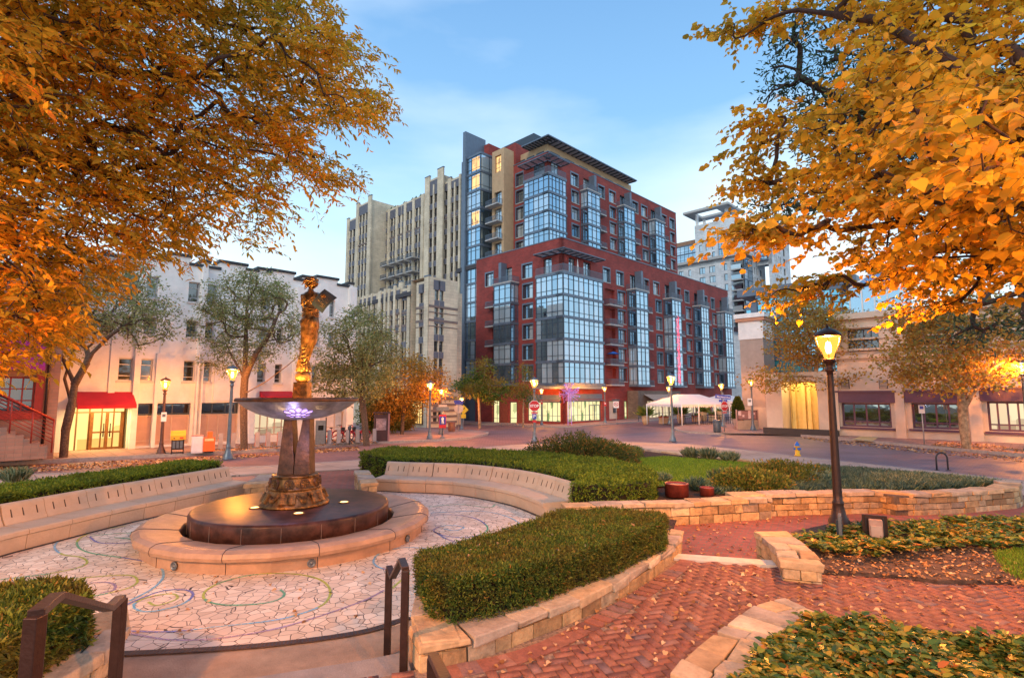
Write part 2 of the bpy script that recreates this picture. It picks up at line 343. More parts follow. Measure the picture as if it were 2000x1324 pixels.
# ------------------------------------------------ tree growth
def grow(trunk, targets, seg=.5, jit=.06, attach_bias=.0):
    """trunk: list of polylines (lists of Vector) joined to earlier nodes; returns nodes, parents"""
    nodes=[]; par=[]
    def addline(pts):
        for i,p in enumerate(pts):
            if i==0 and nodes:
                d=[(q-p).length for q in nodes]; k=d.index(min(d))
                if d[k]<.02: last=k; continue
                last=k
            elif i==0: last=-1
            nodes.append(p); par.append(last); last=len(nodes)-1
    for pl in trunk: addline(resample(pl, seg))
    arr=np.array([tuple(p) for p in nodes]); base=np.array(nodes[0])
    depth=[0.0]*len(nodes)
    for i in range(1,len(nodes)): depth[i]=depth[par[i]]+(nodes[i]-nodes[par[i]]).length
    T=sorted(targets, key=lambda t:(Vector(t)-nodes[len(nodes)//2]).length)
    for t in T:
        t=Vector(t); tv=np.array(t); dd=np.linalg.norm(arr-tv,axis=1)+.35*np.array(depth)*.25
        k=int(np.argmin(dd)); a=nodes[k]; dirp=(a-nodes[par[k]]).normalized() if par[k]>=0 else Vector((0,0,1))
        ln=(t-a).length; n=max(2,int(ln/seg)); last=k; c=a+dirp*ln*.35
        new=[]
        for i in range(1,n+1):
            u=i/n; p=a*(1-u)**2+c*2*u*(1-u)+t*u*u
            if i<n: p=p+Vector(rng.normal(size=3)*jit*ln*.3)
            nodes.append(p); par.append(last); depth.append(depth[last]+(p-nodes[last]).length); last=len(nodes)-1; new.append(tuple(p))
        arr=np.vstack([arr,np.array(new)])
    return nodes, par
def limb_mesh(nodes, par, r0, rtip, mat, name='limbs', n=6, expo=.42, trunk_r=None):
    cnt=[1]*len(nodes); ch=[0]*len(nodes)
    for i in range(len(nodes)-1,0,-1): cnt[par[i]]+=cnt[i]
    mxc=cnt[0]; rad=[max(rtip, r0*(c/mxc)**expo) for c in cnt]
    V=[];F=[]
    ang=[2*math.pi*k/n for k in range(n)]
    for i in range(1,len(nodes)):
        a=nodes[par[i]]; b=nodes[i]; d=b-a
        if d.length<1e-4: continue
        ra=min(rad[par[i]], rad[i]*1.35); rb=rad[i]
        d.normalize(); s=d.cross(Vector((.3,.2,1))); s.normalize(); u=d.cross(s); base=len(V)
        for (p,r) in ((a-d*ra*.3,ra),(b+d*rb*.3,rb)):
            for t in ang: V.append(tuple(p+(s*math.cos(t)+u*math.sin(t))*r))
        for k in range(n): F.append((base+k,base+(k+1)%n,base+n+(k+1)%n,base+n+k))
    return npmesh(name, np.array(V), np.array(F), mat, smooth_=True)
def clump_leaves(targets, per, rad, flat=.6):
    P=[];Dd=[]
    T=np.array([tuple(t) for t in targets]); n=len(T)
    idx=np.repeat(np.arange(n),per); off=rng.normal(size=(len(idx),3))*rad*np.array([1,1,flat])
    P=T[idx]+off; Dr=off+rng.normal(size=off.shape)*rad*.8
    return P,Dr
def spray(T,center,ntw,nl,tl,ll,lw,shape,mat,wood,name_tw='twigs',drp=.35,side=.9,rw=.0028,jit=.10):
    T=np.array([tuple(t) for t in T]); n=len(T); O=T-np.array(center); O[:,2]*=.25; O/=np.maximum(np.linalg.norm(O,axis=1,keepdims=True),1e-6)
    S=np.repeat(T,ntw,0)+rng.normal(size=(n*ntw,3))*jit; Dr=np.repeat(O,ntw,0)*.7+rng.normal(size=(n*ntw,3))*np.array([.7,.7,.35]); Dr/=np.linalg.norm(Dr,axis=1,keepdims=True)
    L_=tl*(.55+.8*rng.random(n*ntw)); m=n*ntw
    u=np.tile(np.linspace(.12,1,nl),m); SS=np.repeat(S,nl,0); DD=np.repeat(Dr,nl,0); LL=np.repeat(L_,nl); sag=np.zeros((m*nl,3)); sag[:,2]=-(u**2)*LL*drp
    P=SS+DD*(u*LL)[:,None]+sag; up=np.array([0,0,1.0]); sd=np.cross(DD,up); sd/=np.maximum(np.linalg.norm(sd,axis=1,keepdims=True),1e-6); sg=np.tile(np.where(np.arange(nl)%2==0,1,-1),m)[:,None]
    ld=DD*.65+sd*sg*side+rng.normal(size=P.shape)*.30; ld[:,2]-=.45
    me=leaves(P,ld,ll,lw,shape,mat,nrm=np.tile(up,(len(P),1))+rng.normal(size=P.shape)*.35,name='crown',sizevar=.45)
    # twigs as thin three sided rods
    k=4; V=[];F=[]; a=np.cross(Dr,up); a/=np.maximum(np.linalg.norm(a,axis=1,keepdims=True),1e-6); c=np.cross(a,Dr); uu=np.linspace(0,1,k); ring=[(math.cos(t),math.sin(t)) for t in (0,2.094,4.189)]
    VV=np.zeros((m,k,3,3))
    for i,q in enumerate(uu):
        cen=S+Dr*(q*L_)[:,None]; cen[:,2]-=(q**2)*L_*drp
        for j,(x,y) in enumerate(ring): VV[:,i,j]=cen+(a*x+c*y)*rw*(1.1-q*.8)
    idx=np.arange(m*k*3).reshape(m,k,3); Fq=[]
    for i in range(k-1):
        for j in range(3): Fq.append(np.stack([idx[:,i,j],idx[:,i,(j+1)%3],idx[:,i+1,(j+1)%3],idx[:,i+1,j]],1))
    return me, npmesh('twigs',VV.reshape(-1,3),np.concatenate(Fq),wood)
def ell_targets(els, n, hollow=.45):
    out=[]; vol=[e[3]*e[4]*e[5] for e in els]; tv=sum(vol)
    for e,v in zip(els,vol):
        for _ in range(int(n*v/tv)+1):
            d=rng.normal(size=3); d/=np.linalg.norm(d); r=(hollow+(1-hollow)*rng.random()**.6)
            out.append(Vector((e[0]+d[0]*e[3]*r, e[1]+d[1]*e[4]*r, e[2]+d[2]*e[5]*r)))
    return out
def tree(name, label, base, trunkpts, els, nclump, per, crad, ll, lw, lmat, bark, r0, shape=LEAF_D, group=None, flat=.6, droop=.2, rtip=.008, cat='tree', seg=.5, expo=.42):
    root=empty(name, base, 0, label, cat, group); b=Vector(base)
    lines=[[Vector(p)-b for p in pl] for pl in trunkpts]; T=[t-b for t in ell_targets(els,nclump)]
    nodes,par=grow(lines,T,seg)
    link('trunk', limb_mesh(nodes,par,r0,rtip,bark,'trunk',expo=expo), root)
    P,Dr=clump_leaves(T,per,crad,flat); link('crown', leaves(P,Dr,ll,lw,shape,lmat,droop=droop,name='crown'), root)
    return root
print('core ok')
# ================================================ ground and streets
def PG(pts, z=0.0, off=None): return [tuple(at(px,py,z))[:2] if off is None else tuple(G(px,py,off))[:2] for px,py in pts]
def GG(pts): return [tuple(G(px,py))[:2] for px,py in pts]
def big_ground():
    xs=np.concatenate([np.linspace(-900,-60,8),np.linspace(-54,54,37),np.linspace(60,900,8)]); ys=np.concatenate([np.linspace(-60,-4,4),np.linspace(0,90,31),np.linspace(100,1500,10)])
    V=[(x,y,gz(x,y)-.06) for y in ys for x in xs]; nx=len(xs)
    F=[(j*nx+i,j*nx+i+1,(j+1)*nx+i+1,(j+1)*nx+i) for j in range(len(ys)-1) for i in range(nx-1)]
    tag(link('ground', npmesh('ground',np.array(V),np.array(F),m_asph)), kind='structure')
big_ground()
m_road = brickmat('road brick', (.25,.14,.15),(.20,.115,.13),(.13,.085,.09), .24,.115,.012, wall=False, rough=.62, rot=R(45), bump=.2)
m_road2 = brickmat('worn grey road paving', (.20,.155,.19),(.17,.13,.165),(.12,.09,.11), .24,.115,.010, wall=False, rough=.55, rot=R(45), bump=.15)
m_path = brickmat('red path brick', (.32,.10,.075),(.22,.065,.055),(.16,.12,.10), .21,.105,.012, wall=False, rough=.8, rot=R(30), bump=.3)
m_walk = brickmat('concrete pavement slabs', (.46,.35,.28),(.42,.32,.26),(.22,.17,.14), 1.5,1.5,.02, wall=False, rough=.85, rot=R(45), bump=.3)
m_walk2 = brickmat('pinkish paver sidewalk', (.40,.25,.21),(.34,.21,.18),(.2,.13,.11), .6,.6,.015, wall=False, rough=.85, rot=R(45), bump=.3)
m_kerb = M('kerb granite', (.34,.30,.28), .85, 0, .12, 8, .3, 40)
def roadpoly():
    return [(-48,10),(48,10),(60,75),(-60,75)]
sheet('road', roadpoly(), 0.0, m_road, maxe=2.5)
# greyer carriageway on the right
sheet('road', GG([(1150,850),(1317,842),(1500,850),(1620,858),(1820,876),(2000,893),(2250,920),(2250,990),(2000,947),(1700,905),(1560,893),(1340,868),(1170,862)]), .006, m_road2, maxe=1.6)
def pavement(pts, mat, h=.12, name='pavement'):
    P=GG(pts); sheet(name, P, h, mat, depth=h+.05, maxe=2.5); return P
def kerb(pts, h=.135, wd=.16, name='kerb', closed=False):
    P=[Vector((*p,0)) for p in GG(pts)]; P=resample(P,1.2)
    for p in P: p.z=gz(p.x,p.y)
    b=MB(); loft_path(b,P,[(-wd*.6,-.05),(-wd*.6,h),(wd*.5,h),(wd*.5,-.05)],m_kerb); tag(b.build(name),kind='structure')
# far left pavement in front of the white building, with the tip of the island
left_kerb=[(-330,935),(-100,917),(0,909),(313,893),(560,880),(660,871),(760,866),(860,862),(915,858),(950,850),(952,847),(915,843),(860,842),(800,840),(740,838)]
pavement(left_kerb+[(700,826),(500,826),(200,830),(-100,835),(-330,840)], m_walk2)
kerb(left_kerb)
# right pavement with the corner island
right_kerb=[(1395,828),(1340,832),(1318,838),(1325,843),(1345,846),(1400,849),(1497,848),(1560,852),(1640,859),(1720,867),(1820,876),(2000,893),(2250,920)]
pavement(right_kerb+[(2250,868),(2000,845),(1700,828),(1560,822),(1440,822)], m_walk2)
kerb(right_kerb)
# pavement strip on this side of the street
strip=[(-500,960),(-100,935),(520,913),(705,901),(1000,871),(1170,863),(1340,869),(1560,894),(1760,916),(2000,943),(2250,975)]
sheet('pavement', GG(strip+[(2250,1040),(1985,975),(1900,955),(1700,925),(1500,906),(1330,886),(1230,874),(1050,884),(705,918),(520,927),(-100,965),(-500,1000)]), .05, m_walk, depth=.08, maxe=2)
kerb(strip, .06, .18)
# tactile ramp pad, street works marks
b=MB(); P=[G(*p) for p in [(1668,862),(1704,865),(1716,856),(1684,854)]]; 
sheet('pavement', [tuple(p)[:2] for p in [G(1664,863),G(1703,866.5),G(1716,858.5),G(1682,855.5)]], .128, M('tactile yellow paving',(.62,.48,.22),.8,0,.1,8), maxe=3)
# -- the path levels
Z1, Z2 = .10, .30
low = PG([(1180,1130),(1325,1092),(1515,1108),(1640,1060),(1760,1060),(2300,1060),(2300,950),(1975,968),(1700,985),(1450,1002),(1310,1010),(1060,1018),(1000,1060)], Z1)
sheet('path', low, Z1, m_path, zf=lambda x,y:0, depth=.15, maxe=9)
sheet('path', PG([(640,962),(500,960),(515,925),(705,917),(712,962)],.02), .02, m_path, zf=lambda x,y:0, depth=.1, maxe=9)
up = PG([(690,1330),(835,1300),(1000,1262),(1180,1170),(1316,1092),(1515,1108),(1600,1118),(1700,1075),(2300,1075),(2600,1300),(2600,1700),(300,1900),(500,1500),(600,1360)], Z2)
m_mortar = M('sand joint', (.26,.18,.13), .95, 0, .3, 30, .4, 80)
sheet('path', up, Z2-.012, m_mortar, zf=lambda x,y:0, depth=.2, maxe=9)
brick_fg = islmat('herringbone clay brick', [(0,(.17,.075,.06)),(.12,(.28,.10,.07)),(.5,(.33,.135,.085)),(.82,(.27,.105,.07)),(.90,(.20,.125,.125)),(1,(.42,.19,.12))], .75,.35,60,.2)
def herring(poly, z, ang, mat, bw=.18, gap=.012, excl=None, name='path', xr=(-1.5,9), yr=(2.6,10)):
    V=[];F=[];W=bw/2; c,s=math.cos(ang),math.sin(ang); n=int(16/W)
    for i in range(-n,n):
        for j in range(-n,n):
            # herringbone: for each diagonal cell one horizontal and one vertical brick
            k=(i-j)%4
            if k==0: x0,y0,w_,h_=i*W,j*W,2*W,W
            elif k==3: x0,y0,w_,h_=i*W,j*W,W,2*W
            else: continue
            if k==3: y0=j*W-W+W
            cx,cy=x0+w_/2,y0+h_/2; X=cx*c-cy*s+3; Y=cx*s+cy*c+6
            if not(xr[0]<X<xr[1] and yr[0]<Y<yr[1]): continue
            if not inpoly(X,Y,poly) or (excl and excl(X,Y)): continue
            g=gap/2; dz=rng.normal()*.0016; base=len(V); tl=rng.normal(size=4)*.0012
            for q,(u,v) in enumerate(((x0+g,y0+g),(x0+w_-g,y0+g),(x0+w_-g,y0+h_-g),(x0+g,y0+h_-g))):
                V.append((u*c-v*s+3,u*s+v*c+6,z+dz+tl[q]))
            for q in range(4):
                u,v,zz=V[base+q]; V.append((u,v,z-.02))
            F+= [(base,base+1,base+2,base+3)]+[(base+q,base+4+q,base+4+(q+1)%4,base+(q+1)%4) for q in range(4)]
    tag(link(name,npmesh(name,np.array(V),np.array(F),mat)),kind='structure')
# the curved brick edging that follows the planter wall, and the herringbone field inside it
edge_px=[(850,1300),(1000,1268),(1120,1218),(1230,1155),(1300,1110),(1322,1092)]
edge=[at(px,py,Z2) for px,py in edge_px]; edge=crspline(edge,8)
def dist_edge(x,y,E): return min(math.hypot(x-e.x,y-e.y) for e in E)
edge2=crspline([at(px,py,Z2) for px,py in [(1545,1110),(1560,1150),(1500,1200),(1420,1270),(1340,1330)]],8)
edge_fine=resample(edge,.08)
herring(up, Z2, R(18), brick_fg, excl=lambda x,y: dist_edge(x,y,edge_fine)<.25)
b=MB()
for row in range(2):
    acc=resample(edge,.105)
    for i in range(len(acc)-1):
        p,q=acc[i],acc[i+1]; d=(q-p).normalized(); r=Vector((d.y,-d.x,0)); o=.03+row*.21+.105
        c=p+r*o; T=Matrix.Translation((c.x,c.y,Z2-.01))@Matrix.Rotation(math.atan2(d.y,d.x),4,'Z')
        b.box(-.002,.098+.04*row,-.10,.10,0,.012+random.uniform(-.001,.002),brick_fg,T) if row<1 else None
tag(b.build('path'),kind='structure')
# plaza
def plaza_poly():
    return PG([(470,962),(414,980),(228,1022),(105,1052),(0,1080),(-150,1120),(-250,1180),(-150,1260),(50,1282),(240,1279),(500,1264),(700,1240),(790,1218),(870,1160),(980,1100),(1090,1020),(1020,985),(951,972),(860,962),(731,955),(640,953)],0.0)
def crackmat():
    m=bpy.data.materials.new('crazy paving'); m.use_nodes=True; nt=m.node_tree; b=nt.nodes['Principled BSDF']; t=nt.nodes.new('ShaderNodeTexCoord')
    n=nt.nodes.new('ShaderNodeTexNoise'); n.inputs['Scale'].default_value=2.5; nt.links.new(t.outputs['Object'],n.inputs[0])
    mixv=nt.nodes.new('ShaderNodeMixRGB'); mixv.inputs[0].default_value=.06; nt.links.new(t.outputs['Object'],mixv.inputs[1]); nt.links.new(n.outputs['Color'],mixv.inputs[2])
    v=nt.nodes.new('ShaderNodeTexVoronoi'); v.feature='DISTANCE_TO_EDGE'; v.inputs['Scale'].default_value=7.6; nt.links.new(mixv.outputs[0],v.inputs['Vector'])
    v2=nt.nodes.new('ShaderNodeTexVoronoi'); v2.inputs['Scale'].default_value=7.6; nt.links.new(mixv.outputs[0],v2.inputs['Vector'])
    s=nt.nodes.new('ShaderNodeSeparateColor'); nt.links.new(v2.outputs['Color'],s.inputs[0])
    tile=ramp(nt,[(0,(.64,.53,.42)),(.5,(.76,.65,.53)),(1,(.84,.75,.63))],s.outputs[0])
    n3=nt.nodes.new('ShaderNodeTexNoise'); n3.inputs['Scale'].default_value=.9; n3.inputs['Detail'].default_value=5; nt.links.new(t.outputs['Object'],n3.inputs[0])
    st=ramp(nt,[(.35,(.80,.80,.80)),(.65,(1.06,1.06,1.06))],n3.outputs[0]); mu=nt.nodes.new('ShaderNodeMixRGB'); mu.blend_type='MULTIPLY'; mu.inputs[0].default_value=1; nt.links.new(tile.outputs[0],mu.inputs[1]); nt.links.new(st.outputs[0],mu.inputs[2])
    e=ramp(nt,[(.0,(1,1,1)),(.014,(1,1,1)),(.026,(0,0,0))],v.outputs['Distance']); mm=nt.nodes.new('ShaderNodeMixRGB'); nt.links.new(e.outputs[0],mm.inputs[0]); nt.links.new(mu.outputs[0],mm.inputs[1]); mm.inputs[2].default_value=(.06,.045,.04,1)
    nt.links.new(mm.outputs[0],b.inputs['Base Color']); b.inputs['Roughness'].default_value=.75
    bp=nt.nodes.new('ShaderNodeBump'); bp.invert=True; bp.inputs['Strength'].default_value=.5; bp.inputs['Distance'].default_value=.01; nt.links.new(e.outputs[0],bp.inputs['Height']); nt.links.new(bp.outputs[0],b.inputs['Normal'])
    return m
sheet('plaza', plaza_poly(), .012, crackmat(), zf=lambda x,y:0, maxe=9, depth=.05)
# landing below the plaza edge
m_land = M('landing concrete', (.35,.26,.19), .9, 0, .12, 3, .3, 60)
sheet('steps', PG([(-400,1240),(50,1276),(240,1273),(500,1258),(700,1234),(810,1205),(860,1260),(860,1420),(-900,1500)],0.0), .004, m_land, zf=lambda x,y:0, maxe=9, depth=.05)
def stepslab(pts,z,mat):
    P=PG(pts,z); sheet('steps',P,z,mat,zf=lambda x,y:0,depth=.16,maxe=9)
stepslab([(560,1312),(700,1290),(792,1272),(800,1300),(840,1420),(300,1700),(-100,1500),(-100,1420)],.15,M('step tread concrete',(.30,.28,.27),.9,0,.1,4,.3,60))
stepslab([(1316,1080),(1515,1094),(1518,1104),(1316,1090)],Z2+.006,M('white step nosing',(.62,.55,.48),.8,0,.08,6))
# swirls of coloured glass tile let into the paving
SW={'b':M('blue glass tile',(.14,.17,.50),.3,0,.2,30),'c':M('sky blue glass tile',(.16,.48,.72),.3,0,.2,30),'g':M('green glass tile',(.07,.42,.24),.3,0,.2,30),'y':M('lime glass tile',(.42,.52,.06),.3,0,.2,30),'p':M('violet glass tile',(.30,.22,.38),.3,0,.2,30)}
def swirl(pts, cols, crop):
    ox,oy,s=crop; P=[at(ox+x*s, oy+y*s, 0) for x,y in pts]; C=resample(crspline(P,8),.05); b=MB(); n=len(C)
    for i in range(n-1):
        d=(C[i+1]-C[i])
        if d.length<1e-5: continue
        d.normalize(); l=Vector((-d.y,d.x,0))*.016; c=cols[min(len(cols)-1,int(i/n*len(cols)))]
        g=d*.002
        b.add([(C[i]-l+g)+Vector((0,0,.016)),(C[i+1]-l-g)+Vector((0,0,.016)),(C[i+1]+l-g)+Vector((0,0,.016)),(C[i]+l+g)+Vector((0,0,.016))],[(0,1,2,3)],SW[c])
    tag(b.build('plaza_inlay'),kind='structure')
K8=(0,860,.3505); K1=(640,840,.3655)
swirl([(1560,835),(1585,865),(1530,900),(1400,920),(1230,920),(1140,890),(1150,840),(1250,790),(1400,755),(1560,745),(1700,757),(1800,790),(1840,850),(1800,920),(1650,980),(1480,1015),(1200,1045),(950,1072),(700,1068)],'gggygyyyccb',K8)
swirl([(825,905),(870,925),(960,900),(990,880),(960,860),(860,870),(770,900),(745,935),(800,960),(900,950),(1020,915),(1075,865),(1030,838),(900,845),(750,900),(640,960),(630,1010),(700,1070),(850,1105),(1000,1120),(1250,1105),(1600,1040),(1997,910),(2140,840)],'yyyccbbppppp',K8)
swirl([(720,900),(850,830),(910,760),(870,695),(700,660),(500,630),(430,590),(450,545),(550,505),(700,480)],'ccbbgggyy',K8)
swirl([(380,545),(320,570),(305,605),(350,640),(450,655),(485,685),(430,715),(250,750),(0,780)],'ccyyyg',K8)
swirl([(100,800),(400,775),(700,755),(765,785),(720,825),(560,865),(400,890)],'gyyyg',K8)
swirl([(500,800),(590,795),(640,812),(630,840),(560,855)],'pp',K8)
swirl([(640,545),(700,550),(820,560),(860,530),(700,520),(520,535),(510,550),(560,575),(700,575),(830,560)],'gggbb',K8)
swirl([(620,530),(680,540),(728,522),(660,512),(590,520),(570,545),(640,570),(750,575),(840,550),(850,515),(790,475),(680,455),(550,455)],'ccpbgbp',K1)
swirl([(540,412),(700,400),(860,415),(895,400)],'gg',K1)
swirl([(550,445),(800,435),(930,455),(1010,490),(1035,525)],'c',K1)
swirl([(570,545),(650,590),(760,610),(900,570)],'bpb',K1)
swirl([(640,650),(530,635),(400,632),(290,655),(245,700),(270,735),(340,748),(420,720)],'cccp',K1)
swirl([(345,850),(400,800),(440,770)],'yg',K1)
# slot drain round the plaza edge
dr=crspline([at(px,py,0) for px,py in [(20,1284),(240,1279),(500,1264),(700,1238),(800,1208)]],6)
b=MB(); loft_path(b,[Vector((p.x,p.y,.012)) for p in dr],[(-.05,0),(-.05,.008),(.05,.008),(.05,0)],M('rusted iron grate',(.10,.06,.045),.7,.4,.2,20))
for p,q in zip(resample(dr,.035),resample(dr,.035)[1:]):
    d=(q-p).normalized(); T=Matrix.Translation((p.x,p.y,.0205))@Matrix.Rotation(math.atan2(d.y,d.x),4,'Z'); b.box(0,.012,-.04,.04,0,.002,m_black,T)
tag(b.build('drain_grate'),'narrow rusty slotted drain curving round the near edge of the plaza','drain')
# ================================================ stone walls
stone_w = islmat('warm fieldstone', [(0,(.26,.16,.08)),(.3,(.48,.31,.15)),(.6,(.58,.40,.21)),(.8,(.30,.23,.17)),(1,(.66,.50,.30))], .88,.8,22,.3)
cap_w = islmat('capstone', [(0,(.30,.20,.12)),(.25,(.58,.38,.19)),(.5,(.52,.42,.30)),(.75,(.38,.31,.25)),(1,(.70,.56,.38))], .88,.7,14,.28)
def stone_wall(path, zb, zt, width, label, name='stone_wall', caplen=(.32,.6), capth=.085, close_ends=True, split=False, both=True, group=None):
    C=resample(path,.05); Ls=[0]
    for a,b_ in zip(C,C[1:]): Ls.append(Ls[-1]+(b_-a).length)
    tot=Ls[-1]
    def fr(s):
        s=max(0,min(tot-1e-4,s)); i=max(0,min(len(C)-2,int(np.searchsorted(Ls,s))-1)); t=(s-Ls[i])/max(1e-6,Ls[i+1]-Ls[i]); p=C[i].lerp(C[i+1],t); d=C[min(i+3,len(C)-1)]-C[max(i-2,0)]; d.z=0; d.normalize(); return p,Vector((-d.y,d.x,0)),d
    def blk(b,s0,s1,o0,o1,z0,z1,mat,j=.008):
        vs=[]
        for z in (z0,z1):
            for (s,o) in ((s0,o0),(s1,o0),(s1,o1),(s0,o1)):
                p,l,d=fr(s); q=p+l*o+Vector(rng.normal(size=3)*j*.7); vs.append((q.x,q.y,z+rng.normal()*j*.6))
        b.add(vs,[(0,3,2,1),(4,5,6,7),(0,1,5,4),(1,2,6,5),(2,3,7,6),(3,0,4,7)],mat)
    root=empty(name,tuple(C[0].xy)+(zb,),0,label,'wall',group); T=Matrix.Translation(root.location).inverted()
    b=MB(); s=0
    core=C[1:-1][::6]+[C[-2]]; core=[Vector((c.x,c.y,0)) for c in core]
    loft_path(b,core,[(-width/2+.035,zb-.1),(-width/2+.035,zt-.05),(width/2-.035,zt-.05),(width/2-.035,zb-.1)],M('wall mortar',(.12,.09,.07),.95,0,.2,20))
    H=zt-capth-zb; rows=max(1,round(H/.13)); 
    for side in (-1,1):
        zc=zb-.02
        for r in range(rows):
            h=(H+.02)/rows; s=-rng.random()*.1
            while s<tot:
                L_=rng.uniform(.16,.42); s1=min(s+L_,tot)
                if s1-s>.05:
                    pr=rng.uniform(0,.018)
                    blk(b,max(0,s)+.006,s1-.006,side*(width/2-.12),side*(width/2+pr-.012),zc+.006,zc+h-.006,stone_w,.006)
                s=s1+.001
            zc+=h
    for e,(sa,sb) in enumerate(((0.0,.06),(tot-.06,tot))):
        o=-width/2
        zc=zb
        for r in range(rows):
            h=H/rows; o=-width/2+.01
            while o<width/2-.05:
                o1=min(o+rng.uniform(.14,.3),width/2-.01); blk(b,sa-.012,sb+.012,o+.004,o1-.004,zc+.004,zc+h-.004,stone_w,.004); o=o1
            zc+=h
    for v in range(len(b.v)): b.v[v]=tuple(T@Vector(b.v[v]))
    b.build('wall_stones',root,bevel=.006)
    b=MB(); s=-.02
    while s<tot:
        s1=min(s+rng.uniform(*caplen),tot+.02); th=capth+rng.uniform(-.012,.012)
        if s1-s<.12: s1=tot+.02
        if split and rng.random()<.6:
            m_=rng.uniform(-.1,.1)*width
            blk(b,s+.005,s1-.005,-width/2-.02,m_-.005,zt-th,zt,cap_w,.016); blk(b,s+.005+rng.uniform(-.03,.03),s1-.005,m_+.005,width/2+.02,zt-th,zt,cap_w,.016)
        else: blk(b,s+.005,s1-.005,-width/2-.02,width/2+.02,zt-th,zt,cap_w,.016)
        s=s1
        if s>=tot: break
    for v in range(len(b.v)): b.v[v]=tuple(T@Vector(b.v[v]))
    b.build('capstones',root,bevel=.012)
    return root
def offs(path,o):
    out=[]
    for i,p in enumerate(path):
        d=path[min(i+1,len(path)-1)]-path[max(i-1,0)]; d.z=0; d.normalize(); out.append(p+Vector((-d.y,d.x,0))*o)
    return out
ZP=.50
outer=crspline([at(px,py,ZP) for px,py in [(822,1262),(930,1240),(1040,1203),(1150,1160),(1230,1122),(1290,1085),(1328,1052),(1334,1036)]],6)
stone_wall(offs(outer,.22), Z2-.04, ZP, .40, 'curved low stone wall holding the clipped hedge beside the red brick path', split=True)
pe=crspline([at(px,py,ZP) for px,py in [(1334,1036),(1322,1010),(1290,985)]],4)
inner=[at(px,py,ZP) for px,py in [(822,1256),(802,1200),(815,1150),(860,1105)]]
stone_wall([p+Vector((.0,0,0)) for p in offs(resample(inner,.3),-.17)], 0, ZP, .30, 'stone planter wall facing the plaza behind the right handrail', split=False)
# soil in the planter
sheet('planting_soil', PG([(835,1240),(1040,1190),(1230,1110),(1310,1050),(1322,1015),(1180,1000),(1060,1010),(860,1100),(815,1180)],ZP-.06), ZP-.06, m_soil, zf=lambda x,y:0, maxe=9)
# park walls on the far side of the lower path
wz=.50
stone_wall([at(px,py,wz) for px,py in [(1100,985),(1200,981),(1330,978),(1495,969)]], Z1, wz, .34, 'low stone wall between the right end of the stone bench and the brick path corner', caplen=(.35,.7))
stone_wall([at(px,py,wz+.03) for px,py in [(1425,964),(1560,960),(1712,957)]], Z1, wz+.03, .34, 'low stone wall running behind the tall lamp post along the brick path', caplen=(.35,.7))
stone_wall([at(px,py,wz+.03) for px,py in [(1716,956),(1745,961.5)]]+[at(px,py,wz+.03) for px,py in [(1850,958),(1965,950),(1978,944),(1960,938)]], Z1, wz+.03, .34, 'low stone wall curving round the far right tip of the planted bed', caplen=(.35,.7))
stone_wall([at(px,py,.22) for px,py in [(1235,873),(1330,884),(1420,893),(1505,902)]], 0, .22, .3, 'thin stone edging wall along the back of the lawn beside the sidewalk', caplen=(.4,.9))
stone_wall([at(px,py,.22) for px,py in [(1600,911),(1700,918),(1820,930),(1925,941)]], 0, .22, .3, 'thin stone edging wall behind the grey green grasses near the bike rack', caplen=(.4,.9))
# wall with the notch by the step
stone_wall([at(px,py,.52) for px,py in [(1504,1037),(1528,1052),(1552,1075),(1566,1100)]], Z1, .52, .42, 'short stepped stone wall at the left corner of the ivy bed beside the tall lamp', split=True, caplen=(.25,.45))
stone_wall(crspline([at(px,py,.42) for px,py in [(1330,1380),(1400,1300),(1460,1235),(1510,1200),(1570,1183)]],5), Z2-.03, .42, .42, 'low flat stone wall bordering the ground cover at the lower right corner', split=True, caplen=(.22,.42))
# left planter wall and the two short walls beside the opening to the street
stone_wall([at(px,py,.5) for px,py in [(195,1195),(200,1235),(150,1280),(60,1330),(-80,1400)]], 0, .5, .36, 'stone planter wall behind the left handrail', split=True)
stone_wall([at(px,py,.5) for px,py in [(497,945),(525,925)]], 0, .5, .42, 'short stone wall ending the left hedge beside the brick passage to the street')
stone_wall([at(px,py,.5) for px,py in [(722,942),(706,918)]], 0, .5, .35, 'short stone wall ending the right hedge beside the brick passage to the street')
# beds
zl=lambda x,y:0
sheet('lawn', PG([(1190,900),(1300,892),(1400,900),(1470,905),(1500,915),(1420,940),(1280,950),(1180,930)],.36), .36, M('lawn turf soil',(.14,.20,.03),.95,0,.25,8), zf=zl, maxe=9)
bed=PG([(1000,880),(1060,884),(1230,876),(1330,888),(1505,906),(1700,922),(1925,944),(1960,948),(1965,957),(1740,965),(1560,966),(1425,970),(1490,975),(1330,985),(1112,992),(1125,950),(1060,915)],.34)
sheet('planting_soil', bed, .32, m_soil, zf=zl, maxe=9, depth=.4)
ivy=PG([(1545,1040),(1640,1020),(2000,1012),(2400,1005),(2600,1120),(2300,1190),(2000,1135),(1830,1135),(1770,1125),(1600,1115),(1560,1080)],.33)
sheet('planting_soil', ivy, .345, m_dirt, zf=zl, maxe=9, depth=.3)
bedr=PG([(1400,1345),(1500,1250),(1560,1200),(1750,1225),(2000,1252),(2300,1290),(2600,1800),(1200,1800)],.33)
sheet('planting_soil', bedr, .35, m_soil, zf=zl, maxe=9, depth=.2)
